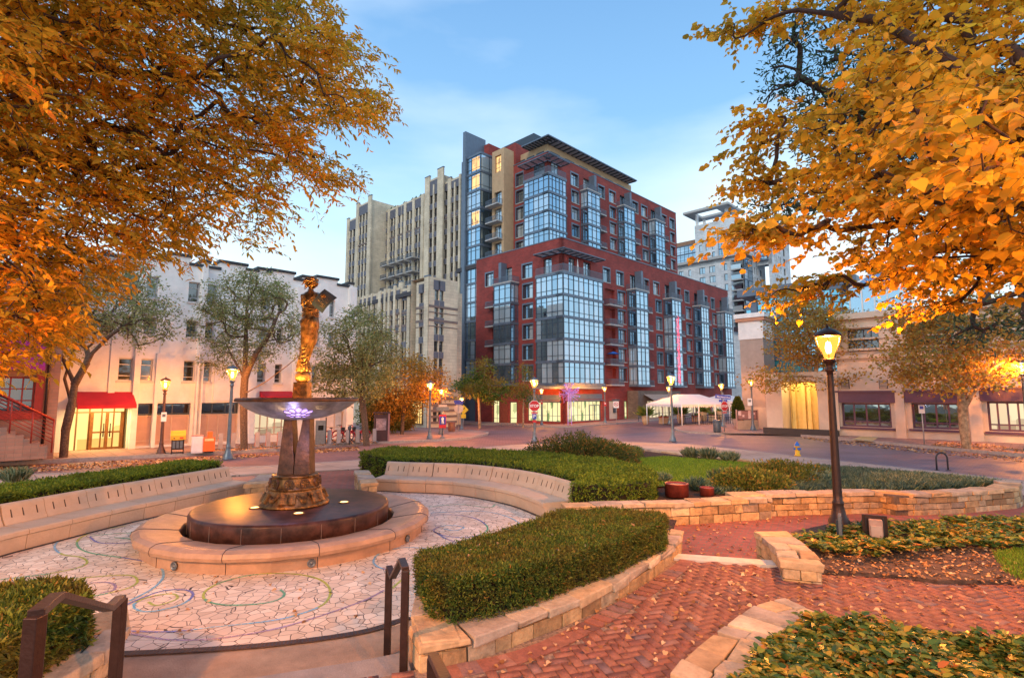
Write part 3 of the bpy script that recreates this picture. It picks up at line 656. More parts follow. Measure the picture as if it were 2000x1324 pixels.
# ================================================ benches
def bench(px_pts, label, slots=3):
    P=crspline([at(px,py,0) for px,py in px_pts[::-1]],6)   # travels with the outside of the circle on the left
    root=empty('stone_bench',tuple(P[len(P)//2]),0,label,'bench','curved stone benches round the plaza'); T=Matrix.Translation(root.location).inverted()
    C=resample(P,.05); tot=sum((b_-a).length for a,b_ in zip(C,C[1:])); nseg=round(tot/.72); per=len(C)/nseg
    b=MB()
    def seg(prof,i,gap=1):
        sl=C[int(i*per):int((i+1)*per)+1]
        if len(sl)<3: return
        q=[p.copy() for p in sl]; q[0]=q[0].lerp(q[1],.10); q[-1]=q[-1].lerp(q[-2],.10); loft_path(b,[T@p for p in q],prof,m_limestone)
    ZS=.80
    seat=[(o,z*ZS) for o,z in [(0.02,.0),(.0,.30),(-.035,.33),(-.035,.40),(-.015,.425),(.10,.43),(.50,.445),(.50,0)]]
    for i in range(nseg): seg(seat,i)
    b.build('seat',root)
    b=MB()
    back=[(o,z*ZS) for o,z in [(.502,.0),(.502,.46),(.56,.58),(.60,.72),(.615,.80),(.64,.845),(.69,.865),(.76,.85),(.79,.80),(.78,.60),(.74,.45),(.72,0)]]
    for i in range(nseg): seg(back,i)
    for i in range(nseg):
        for k in range(slots):
            j=int((i+(k+.7)/(slots+.4))*per); j=min(j,len(C)-2); d=(C[j+1]-C[j]).normalized(); l=Vector((-d.y,d.x,0))
            lo=T@(C[j]+l*.553); hi=T@(C[j]+l*.603)
            vs=[]
            for (pt,z) in ((lo,.575*ZS),(hi,.735*ZS)):
                for s_ in (-.007,.007):
                    for o in (-.004,.03): vs.append((pt.x+d.x*s_+l.x*o,pt.y+d.y*s_+l.y*o,z))
            b.add(vs,[(0,1,3,2),(4,6,7,5),(0,2,6,4),(1,5,7,3),(0,4,5,1),(2,3,7,6)],M('dark slot in the stone',(.09,.06,.045),.95,0,.1,9))
    b.build('backrest',root)
    b=MB(); loft_path(b,[T@(p+Vector((0,0,0))) for p in P],[(-.05,.012),(-.05,.02),(.02,.02),(.02,.012)],m_black); b.build('base_joint',root)
    return P
benchR=bench([(1064,1016),(1050,1008),(1005,990),(951,977),(878,966),(786,962),(731,959)],'curved limestone bench on the right of the fountain with a hedge behind it')
benchL=bench([(484,967),(417,983),(330,1004),(228,1028),(105,1060),(0,1088),(-110,1128),(-190,1175)],'curved limestone bench on the left of the fountain with slits in its back')
# ================================================ hedges
yew=[(0,(.018,.045,.008)),(.4,(.045,.095,.012)),(.75,(.10,.17,.02)),(.93,(.19,.26,.03)),(1,(.22,.13,.04))]
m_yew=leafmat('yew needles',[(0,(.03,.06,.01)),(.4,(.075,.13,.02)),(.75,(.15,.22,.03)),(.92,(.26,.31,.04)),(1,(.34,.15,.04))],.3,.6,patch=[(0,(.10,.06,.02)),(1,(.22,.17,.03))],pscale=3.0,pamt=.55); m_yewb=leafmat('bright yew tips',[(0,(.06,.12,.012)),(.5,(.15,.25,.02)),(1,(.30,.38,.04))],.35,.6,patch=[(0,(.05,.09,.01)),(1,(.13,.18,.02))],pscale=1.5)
m_core=M('shade darkened hedge twigs',(.014,.012,.006),1,0,.3,20)  # near-black twig core: shade inside the foliage is put into its colour
def hedge(name,label,poly,z0,z1,ntop,nside,ln=.05,wd=.014,mat=None,cat='hedge',group=None,tuft=6,bulge=.05,rad=.05,topmat=None):
    P=[Vector((p[0],p[1],0)) for p in poly]; c=sum(P,Vector())/len(P); root=empty(name,(c.x,c.y,z0),0,label,cat,group); T=Vector((c.x,c.y,z0))
    area=sum(P[i].x*P[(i+1)%len(P)].y-P[(i+1)%len(P)].x*P[i].y for i in range(len(P)))/2; sg=1 if area>0 else -1
    H=z1-z0; ins=.05
    def shrink(a): 
        out=[]
        for i in range(len(P)):
            d=(P[(i+1)%len(P)]-P[i-1]).normalized(); nrm=Vector((d.y,-d.x,0))*sg; out.append(P[i]-nrm*a)
        return out
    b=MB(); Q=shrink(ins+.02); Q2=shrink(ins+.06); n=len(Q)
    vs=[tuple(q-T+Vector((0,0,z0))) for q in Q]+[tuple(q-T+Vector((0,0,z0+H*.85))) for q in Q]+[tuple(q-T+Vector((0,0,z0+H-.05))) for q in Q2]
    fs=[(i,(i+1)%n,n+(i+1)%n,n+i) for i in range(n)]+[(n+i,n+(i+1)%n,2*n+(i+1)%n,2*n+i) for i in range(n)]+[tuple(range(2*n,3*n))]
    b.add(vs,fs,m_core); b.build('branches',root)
    # sprigs
    xs=[p.x for p in P]; ys=[p.y for p in P]; base=[];nr=[]
    while len(base)<ntop:
        x,y=rng.uniform(min(xs),max(xs)),rng.uniform(min(ys),max(ys))
        if inpoly(x,y,[(p.x,p.y) for p in P]):
            hh=.035*mnoise.noise(Vector((x*2.2,y*2.2,0)))+.02*mnoise.noise(Vector((x*7,y*7,3)))
            base.append((x,y,z1-.035+hh)); nr.append((0,0,1))
    per=[(P[(i+1)%n]-P[i]).length for i in range(n)]; cum=np.cumsum(per)
    for _ in range(nside):
        u=rng.random()*cum[-1]; i=int(np.searchsorted(cum,u)); t=(u-(cum[i]-per[i]))/per[i]; p=P[i].lerp(P[(i+1)%n],t); d=(P[(i+1)%n]-P[i]).normalized(); o=Vector((d.y,-d.x,0))*sg
        z=z0+H*rng.random()**.85; q=p+o*(.04*mnoise.noise(Vector((p.x*3,p.y*3,z*3)))-.02-(.05 if z<z0+.1*H else 0)); base.append((q.x,q.y,z)); nr.append((o.x,o.y,.25))
    base=np.array(base); nr=np.array(nr,float); m=len(base)
    B=np.repeat(base,tuft,0)+rng.normal(size=(m*tuft,3))*.012; Nn=np.repeat(nr,tuft,0)
    ax=np.repeat(nr*.9+rng.normal(size=(m,3))*.45,tuft,0); t=rng.random(m*tuft)[:,None]*rad
    axn=ax/np.linalg.norm(ax,axis=1,keepdims=True); B=B+axn*t; Dr=axn*.7+rng.normal(size=(m*tuft,3))*.6
    B-=np.array(T)
    link('foliage',leaves(B,Dr,ln,wd,LEAF_D,mat or m_yew,name='foliage'),root)
    return root
# near hedge in the planter
hp=PG([(818,1085),(1030,1026),(1092,1003),(1188,996),(1300,1010),(1290,1022),(1215,1054),(1140,1078),(1040,1108),(950,1129),(885,1138),(848,1130)],.84)
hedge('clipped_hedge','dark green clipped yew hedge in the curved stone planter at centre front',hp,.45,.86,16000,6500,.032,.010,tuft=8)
def backhedge(P,o0,o1,label,ntop,nside,z0,z1,a=0,b_=None):
    Q=P[a:b_]; poly=[(p.x,p.y) for p in offs(Q,o0)]+[(p.x,p.y) for p in offs(Q,o1)[::-1]]
    return hedge('clipped_hedge',label,poly,z0,z1,ntop,nside,.06,.02,mat=m_yewb,tuft=6)
bh=[(p.x,p.y) for p in offs(benchR,.84)]+PG([(1112,946),(1190,948),(1272,942),(1281,925),(1262,912),(1180,896),(1050,884),(900,876),(760,874),(703,885)],.74)
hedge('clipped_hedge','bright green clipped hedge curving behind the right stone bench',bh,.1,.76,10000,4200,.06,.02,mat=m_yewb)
bl=[(p.x,p.y) for p in offs(benchL[:],.85)]+[(p.x,p.y) for p in offs(benchL[:],2.1)[::-1]]
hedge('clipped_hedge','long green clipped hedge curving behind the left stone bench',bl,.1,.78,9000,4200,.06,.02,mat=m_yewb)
lh=PG([(-300,1160),(0,1147),(100,1142),(160,1150),(172,1165),(105,1200),(20,1245),(-90,1310),(-300,1400)],.88)
hedge('clipped_hedge','bushy green hedge in the front left planter behind the handrail',lh,.45,.9,7000,4000,.05,.014,tuft=7)
# ================================================ shrubs, grasses, ground cover
m_shrub=leafmat('low shrub leaves',[(0,(.05,.09,.02)),(.4,(.12,.18,.03)),(.75,(.20,.22,.04)),(.93,(.36,.20,.05)),(1,(.28,.34,.07))],.3,.6)
m_shrubd=leafmat('dark rusty shrub leaves',[(0,(.03,.06,.012)),(.5,(.09,.13,.03)),(.8,(.18,.15,.03)),(1,(.34,.15,.04))],.3,.6)
m_lir=leafmat('pale striped grass blades',[(0,(.12,.20,.11)),(.5,(.28,.38,.22)),(.8,(.46,.52,.32)),(1,(.62,.62,.36))],.3,.6)
m_lirb=leafmat('blue green grass blades',[(0,(.07,.14,.10)),(.5,(.15,.27,.19)),(1,(.28,.40,.27))],.3,.6)
m_grass=leafmat('lawn grass',[(0,(.10,.20,.015)),(.6,(.22,.38,.03)),(1,(.40,.50,.06))],.4,.7)
m_pach=leafmat('glossy ground cover leaves',[(0,(.04,.10,.03)),(.35,(.09,.19,.05)),(.6,(.22,.28,.05)),(.8,(.42,.36,.05)),(.93,(.52,.30,.05)),(1,(.50,.16,.05))],.3,.35)
def shrub(label,px,py,rx,ry,h,n=700,mat=None,name='shrub',z=.32,ln=.07,wd=.03,els=None,group=None):
    p=at(px,py,z); root=empty(name,tuple(p),0,label,'shrub',group)
    T=[]
    for _ in range(n):
        d=rng.normal(size=3); d/=np.linalg.norm(d); r=.55+.45*rng.random(); k=1+.35*mnoise.noise(Vector((d[0]*1.5,d[1]*1.5,px*.01)))
        T.append((d[0]*rx*r*k,d[1]*ry*r*k,abs(d[2])*h*r*k))
    P,Dr=clump_leaves(T,14,.055,1); Dr=Dr+P*np.array([.1,.1,.25]); P[:,2]=np.maximum(P[:,2],.01)
    link('foliage',leaves(P,Dr,ln,wd,LEAF_D,mat or m_shrub,name='foliage'),root)
    b=MB()
    for k in range(9):
        a=rng.random()*6.28; b.tube([(0,0,-.05),(math.cos(a)*rx*.3,math.sin(a)*ry*.3,h*.4),(math.cos(a)*rx*.6,math.sin(a)*ry*.6,h*.75)],[.015,.01,.004],m_bark_d,5)
    b.build('stems',root)
shrub('large mounded shrub with rusty tips behind the hedge near the stop sign',1130,905,1.9,1.6,.92,1500,m_shrubd)
shrub('smaller mounded shrub at the right end of the big rusty shrub by the lawn',1205,893,.85,.8,.45,500)
shrub('green and orange spreading shrub beside the lawn left of the tall lamp',1470,957,.9,.7,.46,800)
shrub('green spreading shrub touching the left side of the tall lamp post',1530,940,1.2,.9,.46,1000)
shrub('low green shrub at the foot of the tall shrub behind the lamp post',1590,945,.7,.5,.22,400,m_lirb)
def grassy(name,label,poly,z,n,ln,wd,mat,kind='stuff',tuft=1,spread=.3,exc=None):
    xs=[p[0] for p in poly]; ys=[p[1] for p in poly]; B=[]
    while len(B)<n:
        x,y=rng.uniform(min(xs),max(xs)),rng.uniform(min(ys),max(ys))
        if inpoly(x,y,poly) and (not exc or exc(x,y)): B.append((x,y,z))
    B=np.repeat(np.array(B),tuft,0); m=len(B); a=rng.random(m)*6.283; Dr=np.stack([np.cos(a)*spread,np.sin(a)*spread,np.ones(m)*.8],1)+rng.normal(size=(m,3))*.12
    B[:,:2]+=rng.normal(size=(m,2))*.02
    o=link(name,leaves(B,Dr,ln,wd,LEAF_L if ln>.12 else LEAF_D,mat,name=name)); tag(o,label,'plants',kind=kind)
grassy('lawn_grass','short green lawn grass',PG([(1190,900),(1300,892),(1400,900),(1470,905),(1500,915),(1420,940),(1280,950),(1180,930)],.36),.36,26000,.06,.012,m_grass)
def tuftrow(pxs,mat,label,z=.32,h=.32,n=90):
    poly=None
grassy('border_grass','blue green strappy grasses filling the planted bed',PG([(1380,965),(1430,940),(1600,915),(1700,922),(1925,944),(1955,950),(1740,963),(1560,964)],.33),.32,3200,.19,.014,m_lirb,tuft=9,spread=.7)
grassy('border_grass','pale striped grasses in front of the blue green ones',PG([(1700,935),(1790,932),(1925,944),(1945,950),(1800,955),(1700,950)],.33),.32,650,.22,.014,m_lir,tuft=10,spread=.8)
for i,(px,py,s,lb) in enumerate([(1350,893,.42,'pale striped grass clump at the back left of the lawn'),(1385,897,.45,'pale striped grass clump in the middle of the row behind the lawn'),(1425,902,.42,'pale striped grass clump at the right end of the row behind the lawn'),(1240,886,.35,'small pale grass clump at the foot of the rusty shrub'),(1295,943,.30,'pale grass clump left of the large rusted drum'),(1362,957,.35,'blue green grass clump between the two rusted drums'),(1415,950,.5,'blue green grass clump right of the small rusted drum'),(30,942,.45,'pale striped grass clump behind the left hedge at the picture edge')]):
    p=at(px,py,.33); root=tag(link('grass_clump',None),lb,'grass clump','clumps of striped grass'); 
    n=420; a=rng.random(n)*6.283; sp=rng.random(n)*.9; B=np.stack([np.cos(a)*s*.4*rng.random(n),np.sin(a)*s*.4*rng.random(n),np.zeros(n)],1); Dr=np.stack([np.cos(a)*sp,np.sin(a)*sp,np.ones(n)*.7],1)
    me=leaves(B,Dr,s*.75,.016,LEAF_L,m_lirb if 'blue' in lb else m_lir,name='grass_clump'); bpy.data.objects.remove(root); o=link('grass_clump',me,None,tuple(p)); tag(o,lb,'grass clump','clumps of striped grass')
def pach(poly,z,n,h,name,label,ln=.075,wd=.032,exc=None):
    xs=[p[0] for p in poly]; ys=[p[1] for p in poly]; B=[]; 
    while len(B)<n:
        x,y=rng.uniform(min(xs),max(xs)),rng.uniform(min(ys),max(ys))
        if inpoly(x,y,poly) and (not exc or exc(x,y)):
            hh=h*(.55+.45*rng.random())*(1+.6*mnoise.noise(Vector((x*1.8,y*1.8,1)))); B.append((x,y,z+hh)); 
    B=np.array(B); m=len(B); k=9; P=np.repeat(B,k,0); a=np.tile(np.arange(k)*6.283/k,m)+np.repeat(rng.random(m)*6.28,k); el=.15+.5*rng.random(m*k)
    Dr=np.stack([np.cos(a),np.sin(a),el-.1],1); P[:,2]-=rng.random(m*k)*.05; 
    o=link(name,leaves(P,Dr,ln,wd,LEAF_L,m_pach,nrm=np.tile((0,0,1),(m*k,1)),name=name)); tag(o,label,'ground cover',kind='stuff')
pach(PG([(1545,1050),(1640,1022),(2000,1010),(2300,1004),(2300,1040),(2000,1060),(1870,1062),(1760,1075),(1680,1080),(1580,1068)],.45),.33,1500,.16,'ground_cover','dense green and yellow ground cover round the foot of the tall lamp',.085,.035)
pach(PG([(1420,1345),(1500,1260),(1560,1205),(1750,1225),(2000,1252),(2200,1280),(2300,1600),(1350,1600)],.5),.35,2600,.20,'ground_cover','glossy green and yellow ground cover in the lower right bed',.075,.033)
grassy('lawn_grass','patch of green and yellowing grass at the right picture edge',PG([(1940,1078),(2040,1062),(2200,1075),(2200,1140),(2000,1135),(1960,1112)],.36),.345,9000,.05,.008,m_grass)
# fallen leaves
m_fall=leafmat('fallen autumn leaves',[(0,(.22,.09,.03)),(.4,(.45,.22,.08)),(.7,(.62,.36,.16)),(1,(.75,.52,.30))],.1,.7)
def fallen(poly_px,z,n,ln,label,zf=None,name='fallen_leaves'):
    poly=PG(poly_px,z) if zf is None else GG(poly_px); xs=[p[0] for p in poly]; ys=[p[1] for p in poly]; B=[]
    while len(B)<n:
        x,y=rng.uniform(min(xs),max(xs)),rng.uniform(min(ys),max(ys))
        if inpoly(x,y,poly): B.append((x,y,(zf(x,y)+z if zf else z)+.006+rng.random()*.012))
    m=len(B); a=rng.random(m)*6.283; Dr=np.stack([np.cos(a),np.sin(a),rng.normal(size=m)*.15],1)
    o=link(name,leaves(B,Dr,ln,ln*.75,LEAF_B,m_fall,nrm=np.tile((0,0,1.0),(m,1)),name=name,sizevar=.5)); tag(o,label,'fallen leaves',kind='stuff')
fallen([(900,1324),(1316,1100),(1515,1110),(1600,1118),(1960,1130),(2100,1250),(1500,1230),(1350,1324)],Z2,460,.042,'curled autumn leaves scattered on the red brick path')
fallen([(1600,1115),(1600,1075),(1900,1062),(2100,1080),(2100,1150),(1800,1130)],.345,900,.040,'brown leaves lying on the mulch of the ivy bed')
fallen([(1310,1010),(1700,990),(1950,975),(1700,1012),(1480,1030),(1500,1090),(1330,1085)],Z1,160,.05,'few leaves on the lower brick path')
fallen([(0,1110),(600,1130),(1000,1040),(760,1220),(240,1260)],.012,60,.045,'few leaves on the pale plaza paving')
fallen([(810,1090),(1190,996),(1300,1010),(1290,1030),(880,1145)],.86,50,.05,'yellow leaves lying on the near hedge')
fallen([(-100,925),(0,914),(313,897),(560,884),(700,872),(700,880),(500,893),(200,915),(0,925)],.0,1500,.09,'drift of orange leaves in the gutter of the far left kerb',zf=gz)
fallen([(540,868),(700,862),(760,866),(600,879),(470,886),(400,889),(460,876)],.13,700,.09,'orange leaves under the street trees by the bicycle docks',zf=gz)
fallen([(1560,853),(1640,860),(1820,877),(2000,894),(2000,903),(1800,885),(1600,862)],.0,700,.09,'orange leaves in the gutter of the right kerb',zf=gz)
fallen([(1830,868),(1930,872),(2000,885),(2000,892),(1900,884),(1820,875)],.13,400,.09,'orange leaves round the foot of the plane tree at right',zf=gz)
# ================================================ fountain
FC=Vector((-4.0,10.1,0))
def fountain():
    root=empty('fountain',tuple(FC),0,'bronze fountain bowl on slabs over a dark wet stone disc with a granite rim','fountain')
    m_gran=M('brown granite rim',(.44,.27,.17),.42,0,.10,4,.15,90)
    n=24
    b=MB(); b.lathe([(2.34,0),(2.34,.17),(2.36,.19),(2.36,.175),(2.44,.20),(2.46,.25),(2.44,.31),(2.36,.345),(2.28,.345),(1.80,.27),(1.78,.24),(1.78,.0)],m_gran,n,sm=False)
    for k in range(n//2):
        a=2*math.pi*(2*k)/n+.001; c,s_=math.cos(a),math.sin(a); T=Matrix.Rotation(a,4,'Z')
        b.box(1.80,2.30,-.003,.003,.27,.351,m_black,T@Matrix.Identity(4)) if False else None
        b.tube([Vector((r*c,r*s_,z+.002)) for r,z in [(2.342,.0),(2.342,.17),(2.442,.20),(2.462,.25),(2.442,.31),(2.36,.346),(2.28,.346),(1.80,.271)]],.0045,m_black,4)
    b.build('basin_rim',root)
    for a in (-62,-18,-110,-150):
        T=Matrix.Rotation(R(a),4,'Z')@Matrix.Translation((2.345,0,.09))@Matrix.Rotation(R(90),4,'Y'); bb=MB()
        bb.lathe([(.06,-.01),(.06,.012),(.045,.018),(.045,.008),(.012,.008),(.012,.02),(0,.022)],m_greymetal,16); o=bb.build('drain_cover',root); o.matrix_local=T
    b=MB(); m_dk=M('dark polished stone disc',(.070,.030,.022),.36,0,.4,3,.12,5,spec=.28); 
    b.lathe([(1.62,.02),(1.66,.02),(1.69,.475),(1.67,.512),(1.64,.520),(0,.520)],m_dk,64)
    for k in range(18):
        a=2*math.pi*k/18+.1; T=Matrix.Rotation(a,4,'Z'); b.box(1.688,1.692,-.003,.003,.06,.47,M('pale joint',(.25,.18,.15),.8,0,0),T)
    b.build('wet_stone_disc',root)
    b=MB(); b.lathe([(1.64,.04),(1.795,.04),(1.795,.06),(1.64,.06)],M('still dark water',(.01,.02,.02),.03,0,0),48,sm=False); b.build('basin_water',root)
    # uplights set in the disc
    for i,(px,py) in enumerate([(498,992),(583,1003),(672,981)]):
        p=at(px,py,.520)-FC; bb=MB(); bb.lathe([(.105,0),(.105,.012),(.085,.018),(.08,.010),(0,.010)],m_bronze,24); o=bb.build('ground_uplight',root,tuple(p))
        bb=MB(); bb.lathe([(.075,.012),(.05,.02),(0,.022)],M('lit uplight lens',(1,.8,.5),.2,0,0,emit=(1,.60,.18),es=2.2),20); bb.build('lens',o)
        l=bpy.data.lights.new('uplight','SPOT'); l.energy=7; l.color=(1,.58,.20); l.spot_size=R(75); l.shadow_soft_size=.05; lo=bpy.data.objects.new('uplight_lamp',l); COL.objects.link(lo); lo.parent=o; lo.location=(0,0,.03)
        lo.rotation_euler=(Vector((0,0,3.4))-(p*.55)).to_track_quat('-Z','Y').to_euler()
    # bell shaped base with wheel medallions and books
    b=MB(); b.lathe([(r_,.52+(z_-.402)*.823) for r_,z_ in [(.60,.402),(.61,.43),(.585,.47),(.56,.50),(.50,.62),(.455,.72),(.44,.75),(.455,.765),(.455,.79),(.44,.80),(.425,.88),(.41,.98),(.40,1.02),(.415,1.035),(.40,1.06),(.33,1.07),(0,1.07)]],m_bronze,48); base=b.build('bell_base',root)
    for k in range(10):
        a=R(-90+36*k+8); T=Matrix.Rotation(a,4,'Z')@Matrix.Translation((.435,0,.93))@Matrix.Rotation(R(86),4,'Y'); bb=MB()
        bb.lathe([(.085,-.03),(.085,.012),(.07,.012),(.068,.0),(0,.0)],m_bronze_dk,20,sm=False)
        for q in range(8):
            t=q*math.pi/4; T2=Matrix.Rotation(t,4,'Z'); bb.box(0,.068,-.007,.007,-.005,.012,m_bronze,T2)
        bb.lathe([(.02,-.01),(.02,.02),(0,.024)],m_bronze,10); o=bb.build('wheel_medallion',base); o.matrix_local=T
    for k in range(6):
        a=R(-90+60*k+8); T=Matrix.Rotation(a,4,'Z')@Matrix.Translation((.515,0,.685))@Matrix.Rotation(R(63),4,'Y'); bb=MB()
        for sgn in (-1,1):
            prof=[(-.085,0),(-.085,.03),(-.06,.042),(.06,.042),(.085,.03),(.085,0)]
            vs=[];
            for u,hh in ((0,.0),(.05,.02),(.10,.022),(.14,.008)):
                for q in (-.09,.09): vs.append((q,sgn*u,hh+.012)); 
            for u,hh in ((0,0),(.05,0),(.10,0),(.14,0)):
                for q in (-.09,.09): vs.append((q,sgn*u,-.03))
            fs=[(0,1,3,2),(2,3,5,4),(4,5,7,6),(6,7,15,14),(0,2,10,8),(2,4,12,10),(4,6,14,12),(1,9,11,3),(3,11,13,5),(5,13,15,7)]
            bb.add(vs,fs,m_bronze)
        for q in (-.05,-.02,.01,.04): bb.box(q,q+.008,-.11,-.02,.03,.037,m_bronze_dk); bb.box(q,q+.008,.02,.11,.03,.037,m_bronze_dk)
        o=bb.build('open_book_relief',base); o.matrix_local=T
        T=Matrix.Rotation(a+R(30),4,'Z'); bb=MB()
        for q in range(7):
            u=-1+q/3; pts=[Vector((.0,.02*u,-.1)),Vector((.02,.07*u,0)),Vector((.0,.12*u,.07))]
            bb.tube([Matrix.Translation((.50,0,.68))@Matrix.Rotation(R(-27),4,'Y')@p for p in pts],[.013,.010,.003],m_bronze,6)
        o=bb.build('leaf_relief',base); o.matrix_local=T
    # two leaning slabs
    for sgn,(tb,tt) in ((-1,((-.285,.008),(-.215,-.045))),(1,((.02,.31),(.065,.265)))):
        b=MB(); d0,d1=.15,.12; zs=[1.06,1.3,1.55,1.8,2.07]
        vs=[]; 
        for i,z in enumerate(zs):
            t=i/4; x0=tb[0]+(tt[0]-tb[0])*t; x1=tb[1]+(tt[1]-tb[1])*t
            j=.010*math.sin(i*2.3)
            if sgn<0: x1=max(x0+.05, (.006 if t<.3 else .006-.075*(t-.3)/.7)+j)
            else: x0=min(x1-.05,(.016 if t<.3 else .016+.115*(t-.3)/.7)+j)
            d=d0+(d1-d0)*t
            vs+=[(x0,-d,z),(x1,-d,z),(x1,d,z),(x0,d,z)]
        fs=[(0,3,2,1),(16,17,18,19)]
        for i in range(4):
            for k in range(4): fs.append((4*i+k,4*i+(k+1)%4,4*i+4+(k+1)%4,4*i+4+k))
        b.add(vs,fs,m_bronze_dk); b.build('leaning_slab',root,bevel=.012)
    b=MB(); b.lathe([(.0,2.045),(.22,2.05),(.45,2.085),(.70,2.165),(.90,2.27),(1.03,2.375),(1.07,2.385),(1.075,2.42),(1.06,2.445),(1.02,2.445),(.95,2.40),(.7,2.30),(.3,2.24),(0,2.23)],m_bowl,72); bowl=b.build('bowl',root)
    b=MB(); b.lathe([(1.055,2.388),(1.082,2.388),(1.086,2.42),(1.07,2.452),(1.02,2.452),(1.02,2.446),(1.058,2.440)],m_bronze_dk,72); b.build('bowl_lip',root)
    # glowing lotus pattern on the underside of the bowl: petals laid over the bowl surface
    m_em=M('violet lit pattern glass',(.6,.5,.9),.3,0,.15,30,emit=(.55,.36,1.0),es=1.0); b=MB()
    prof=[(0,2.045),(.22,2.05),(.45,2.085),(.70,2.165),(.90,2.27),(1.03,2.375)]
    def bowlz(r):
        for (r0,z0),(r1,z1) in zip(prof,prof[1:]):
            if r<=r1: return z0+(z1-z0)*(r-r0)/(r1-r0)
        return 2.38
    def bp(u,v):  # u sideways metres, v radial 0..1
        r=.52+.42*v; a=-math.pi/2+.0+u/r+.38; return Vector((r*math.cos(a),r*math.sin(a),bowlz(r)-.006))
    def petal(cu,cv,w_,h_,tilt):
        pts=[(0,-.5),(.35,-.2),(.5,.15),(.3,.38),(0,.55),(-.3,.38),(-.5,.15),(-.35,-.2)]; vs=[]
        for x,y in pts:
            X=x*w_; Y=y*h_; vs.append(bp(cu+X*math.cos(tilt)-Y*.5*math.sin(tilt),cv+Y*math.cos(tilt)+X*1.4*math.sin(tilt)))
        vs.append(bp(cu,cv)+Vector((0,-.004,-.006))); n=len(pts); b.add(vs,[(i,(i+1)%n,n) for i in range(n)],m_em)
        b.tube([v+Vector((0,0,-.004)) for v in vs[:-1]]+[vs[0]+Vector((0,0,-.004))],.0035,m_bronze_dk,4,False)
    for (cu,cv,w_,h_,t) in [(0,.78,.13,.4,0),(-.09,.74,.12,.36,.35),(.09,.74,.12,.36,-.35),(-.17,.64,.10,.34,.8),(.17,.64,.10,.34,-.8),(0,.42,.11,.30,0),(-.08,.40,.10,.26,.5),(.08,.40,.10,.26,-.5),(-.15,.34,.09,.24,1.1),(.15,.34,.09,.24,-1.1),(0,.14,.12,.22,0),(-.10,.13,.10,.18,.9),(.10,.13,.10,.18,-.9)]: petal(cu,cv,w_,h_,t)
    b.build('lotus_pattern',bowl)
    l=bpy.data.lights.new('bowl light','POINT'); l.energy=11; l.color=(.60,.50,1.0); l.shadow_soft_size=.08; lo=bpy.data.objects.new('bowl_lamp',l); COL.objects.link(lo); lo.parent=root; lo.location=(.15,-.75,1.62)
    # nozzles and spots inside the bowl
    for k in range(8):
        a=R(45*k+20); bb=MB(); bb.tube([(0,0,0),(0,0,.16)],[.016,.010],m_bronze,8); o=bb.build('brass_nozzle',root,(math.cos(a)*.62,math.sin(a)*.62,2.30))
    for a,e in ((-110,210),(-60,130),(-160,90),(20,50)):
        l=bpy.data.lights.new('statue spot','SPOT'); l.energy=e; l.color=(1,.55,.13); l.spot_size=R(70); l.shadow_soft_size=.04; lo=bpy.data.objects.new('statue_spot',l); COL.objects.link(lo); lo.parent=root
        p=Vector((math.cos(R(a))*.75,math.sin(R(a))*.75,2.47)); lo.location=p; lo.rotation_euler=(Vector((0,0,3.7))-p).to_track_quat('-Z','Y').to_euler()
    return root
fountain()
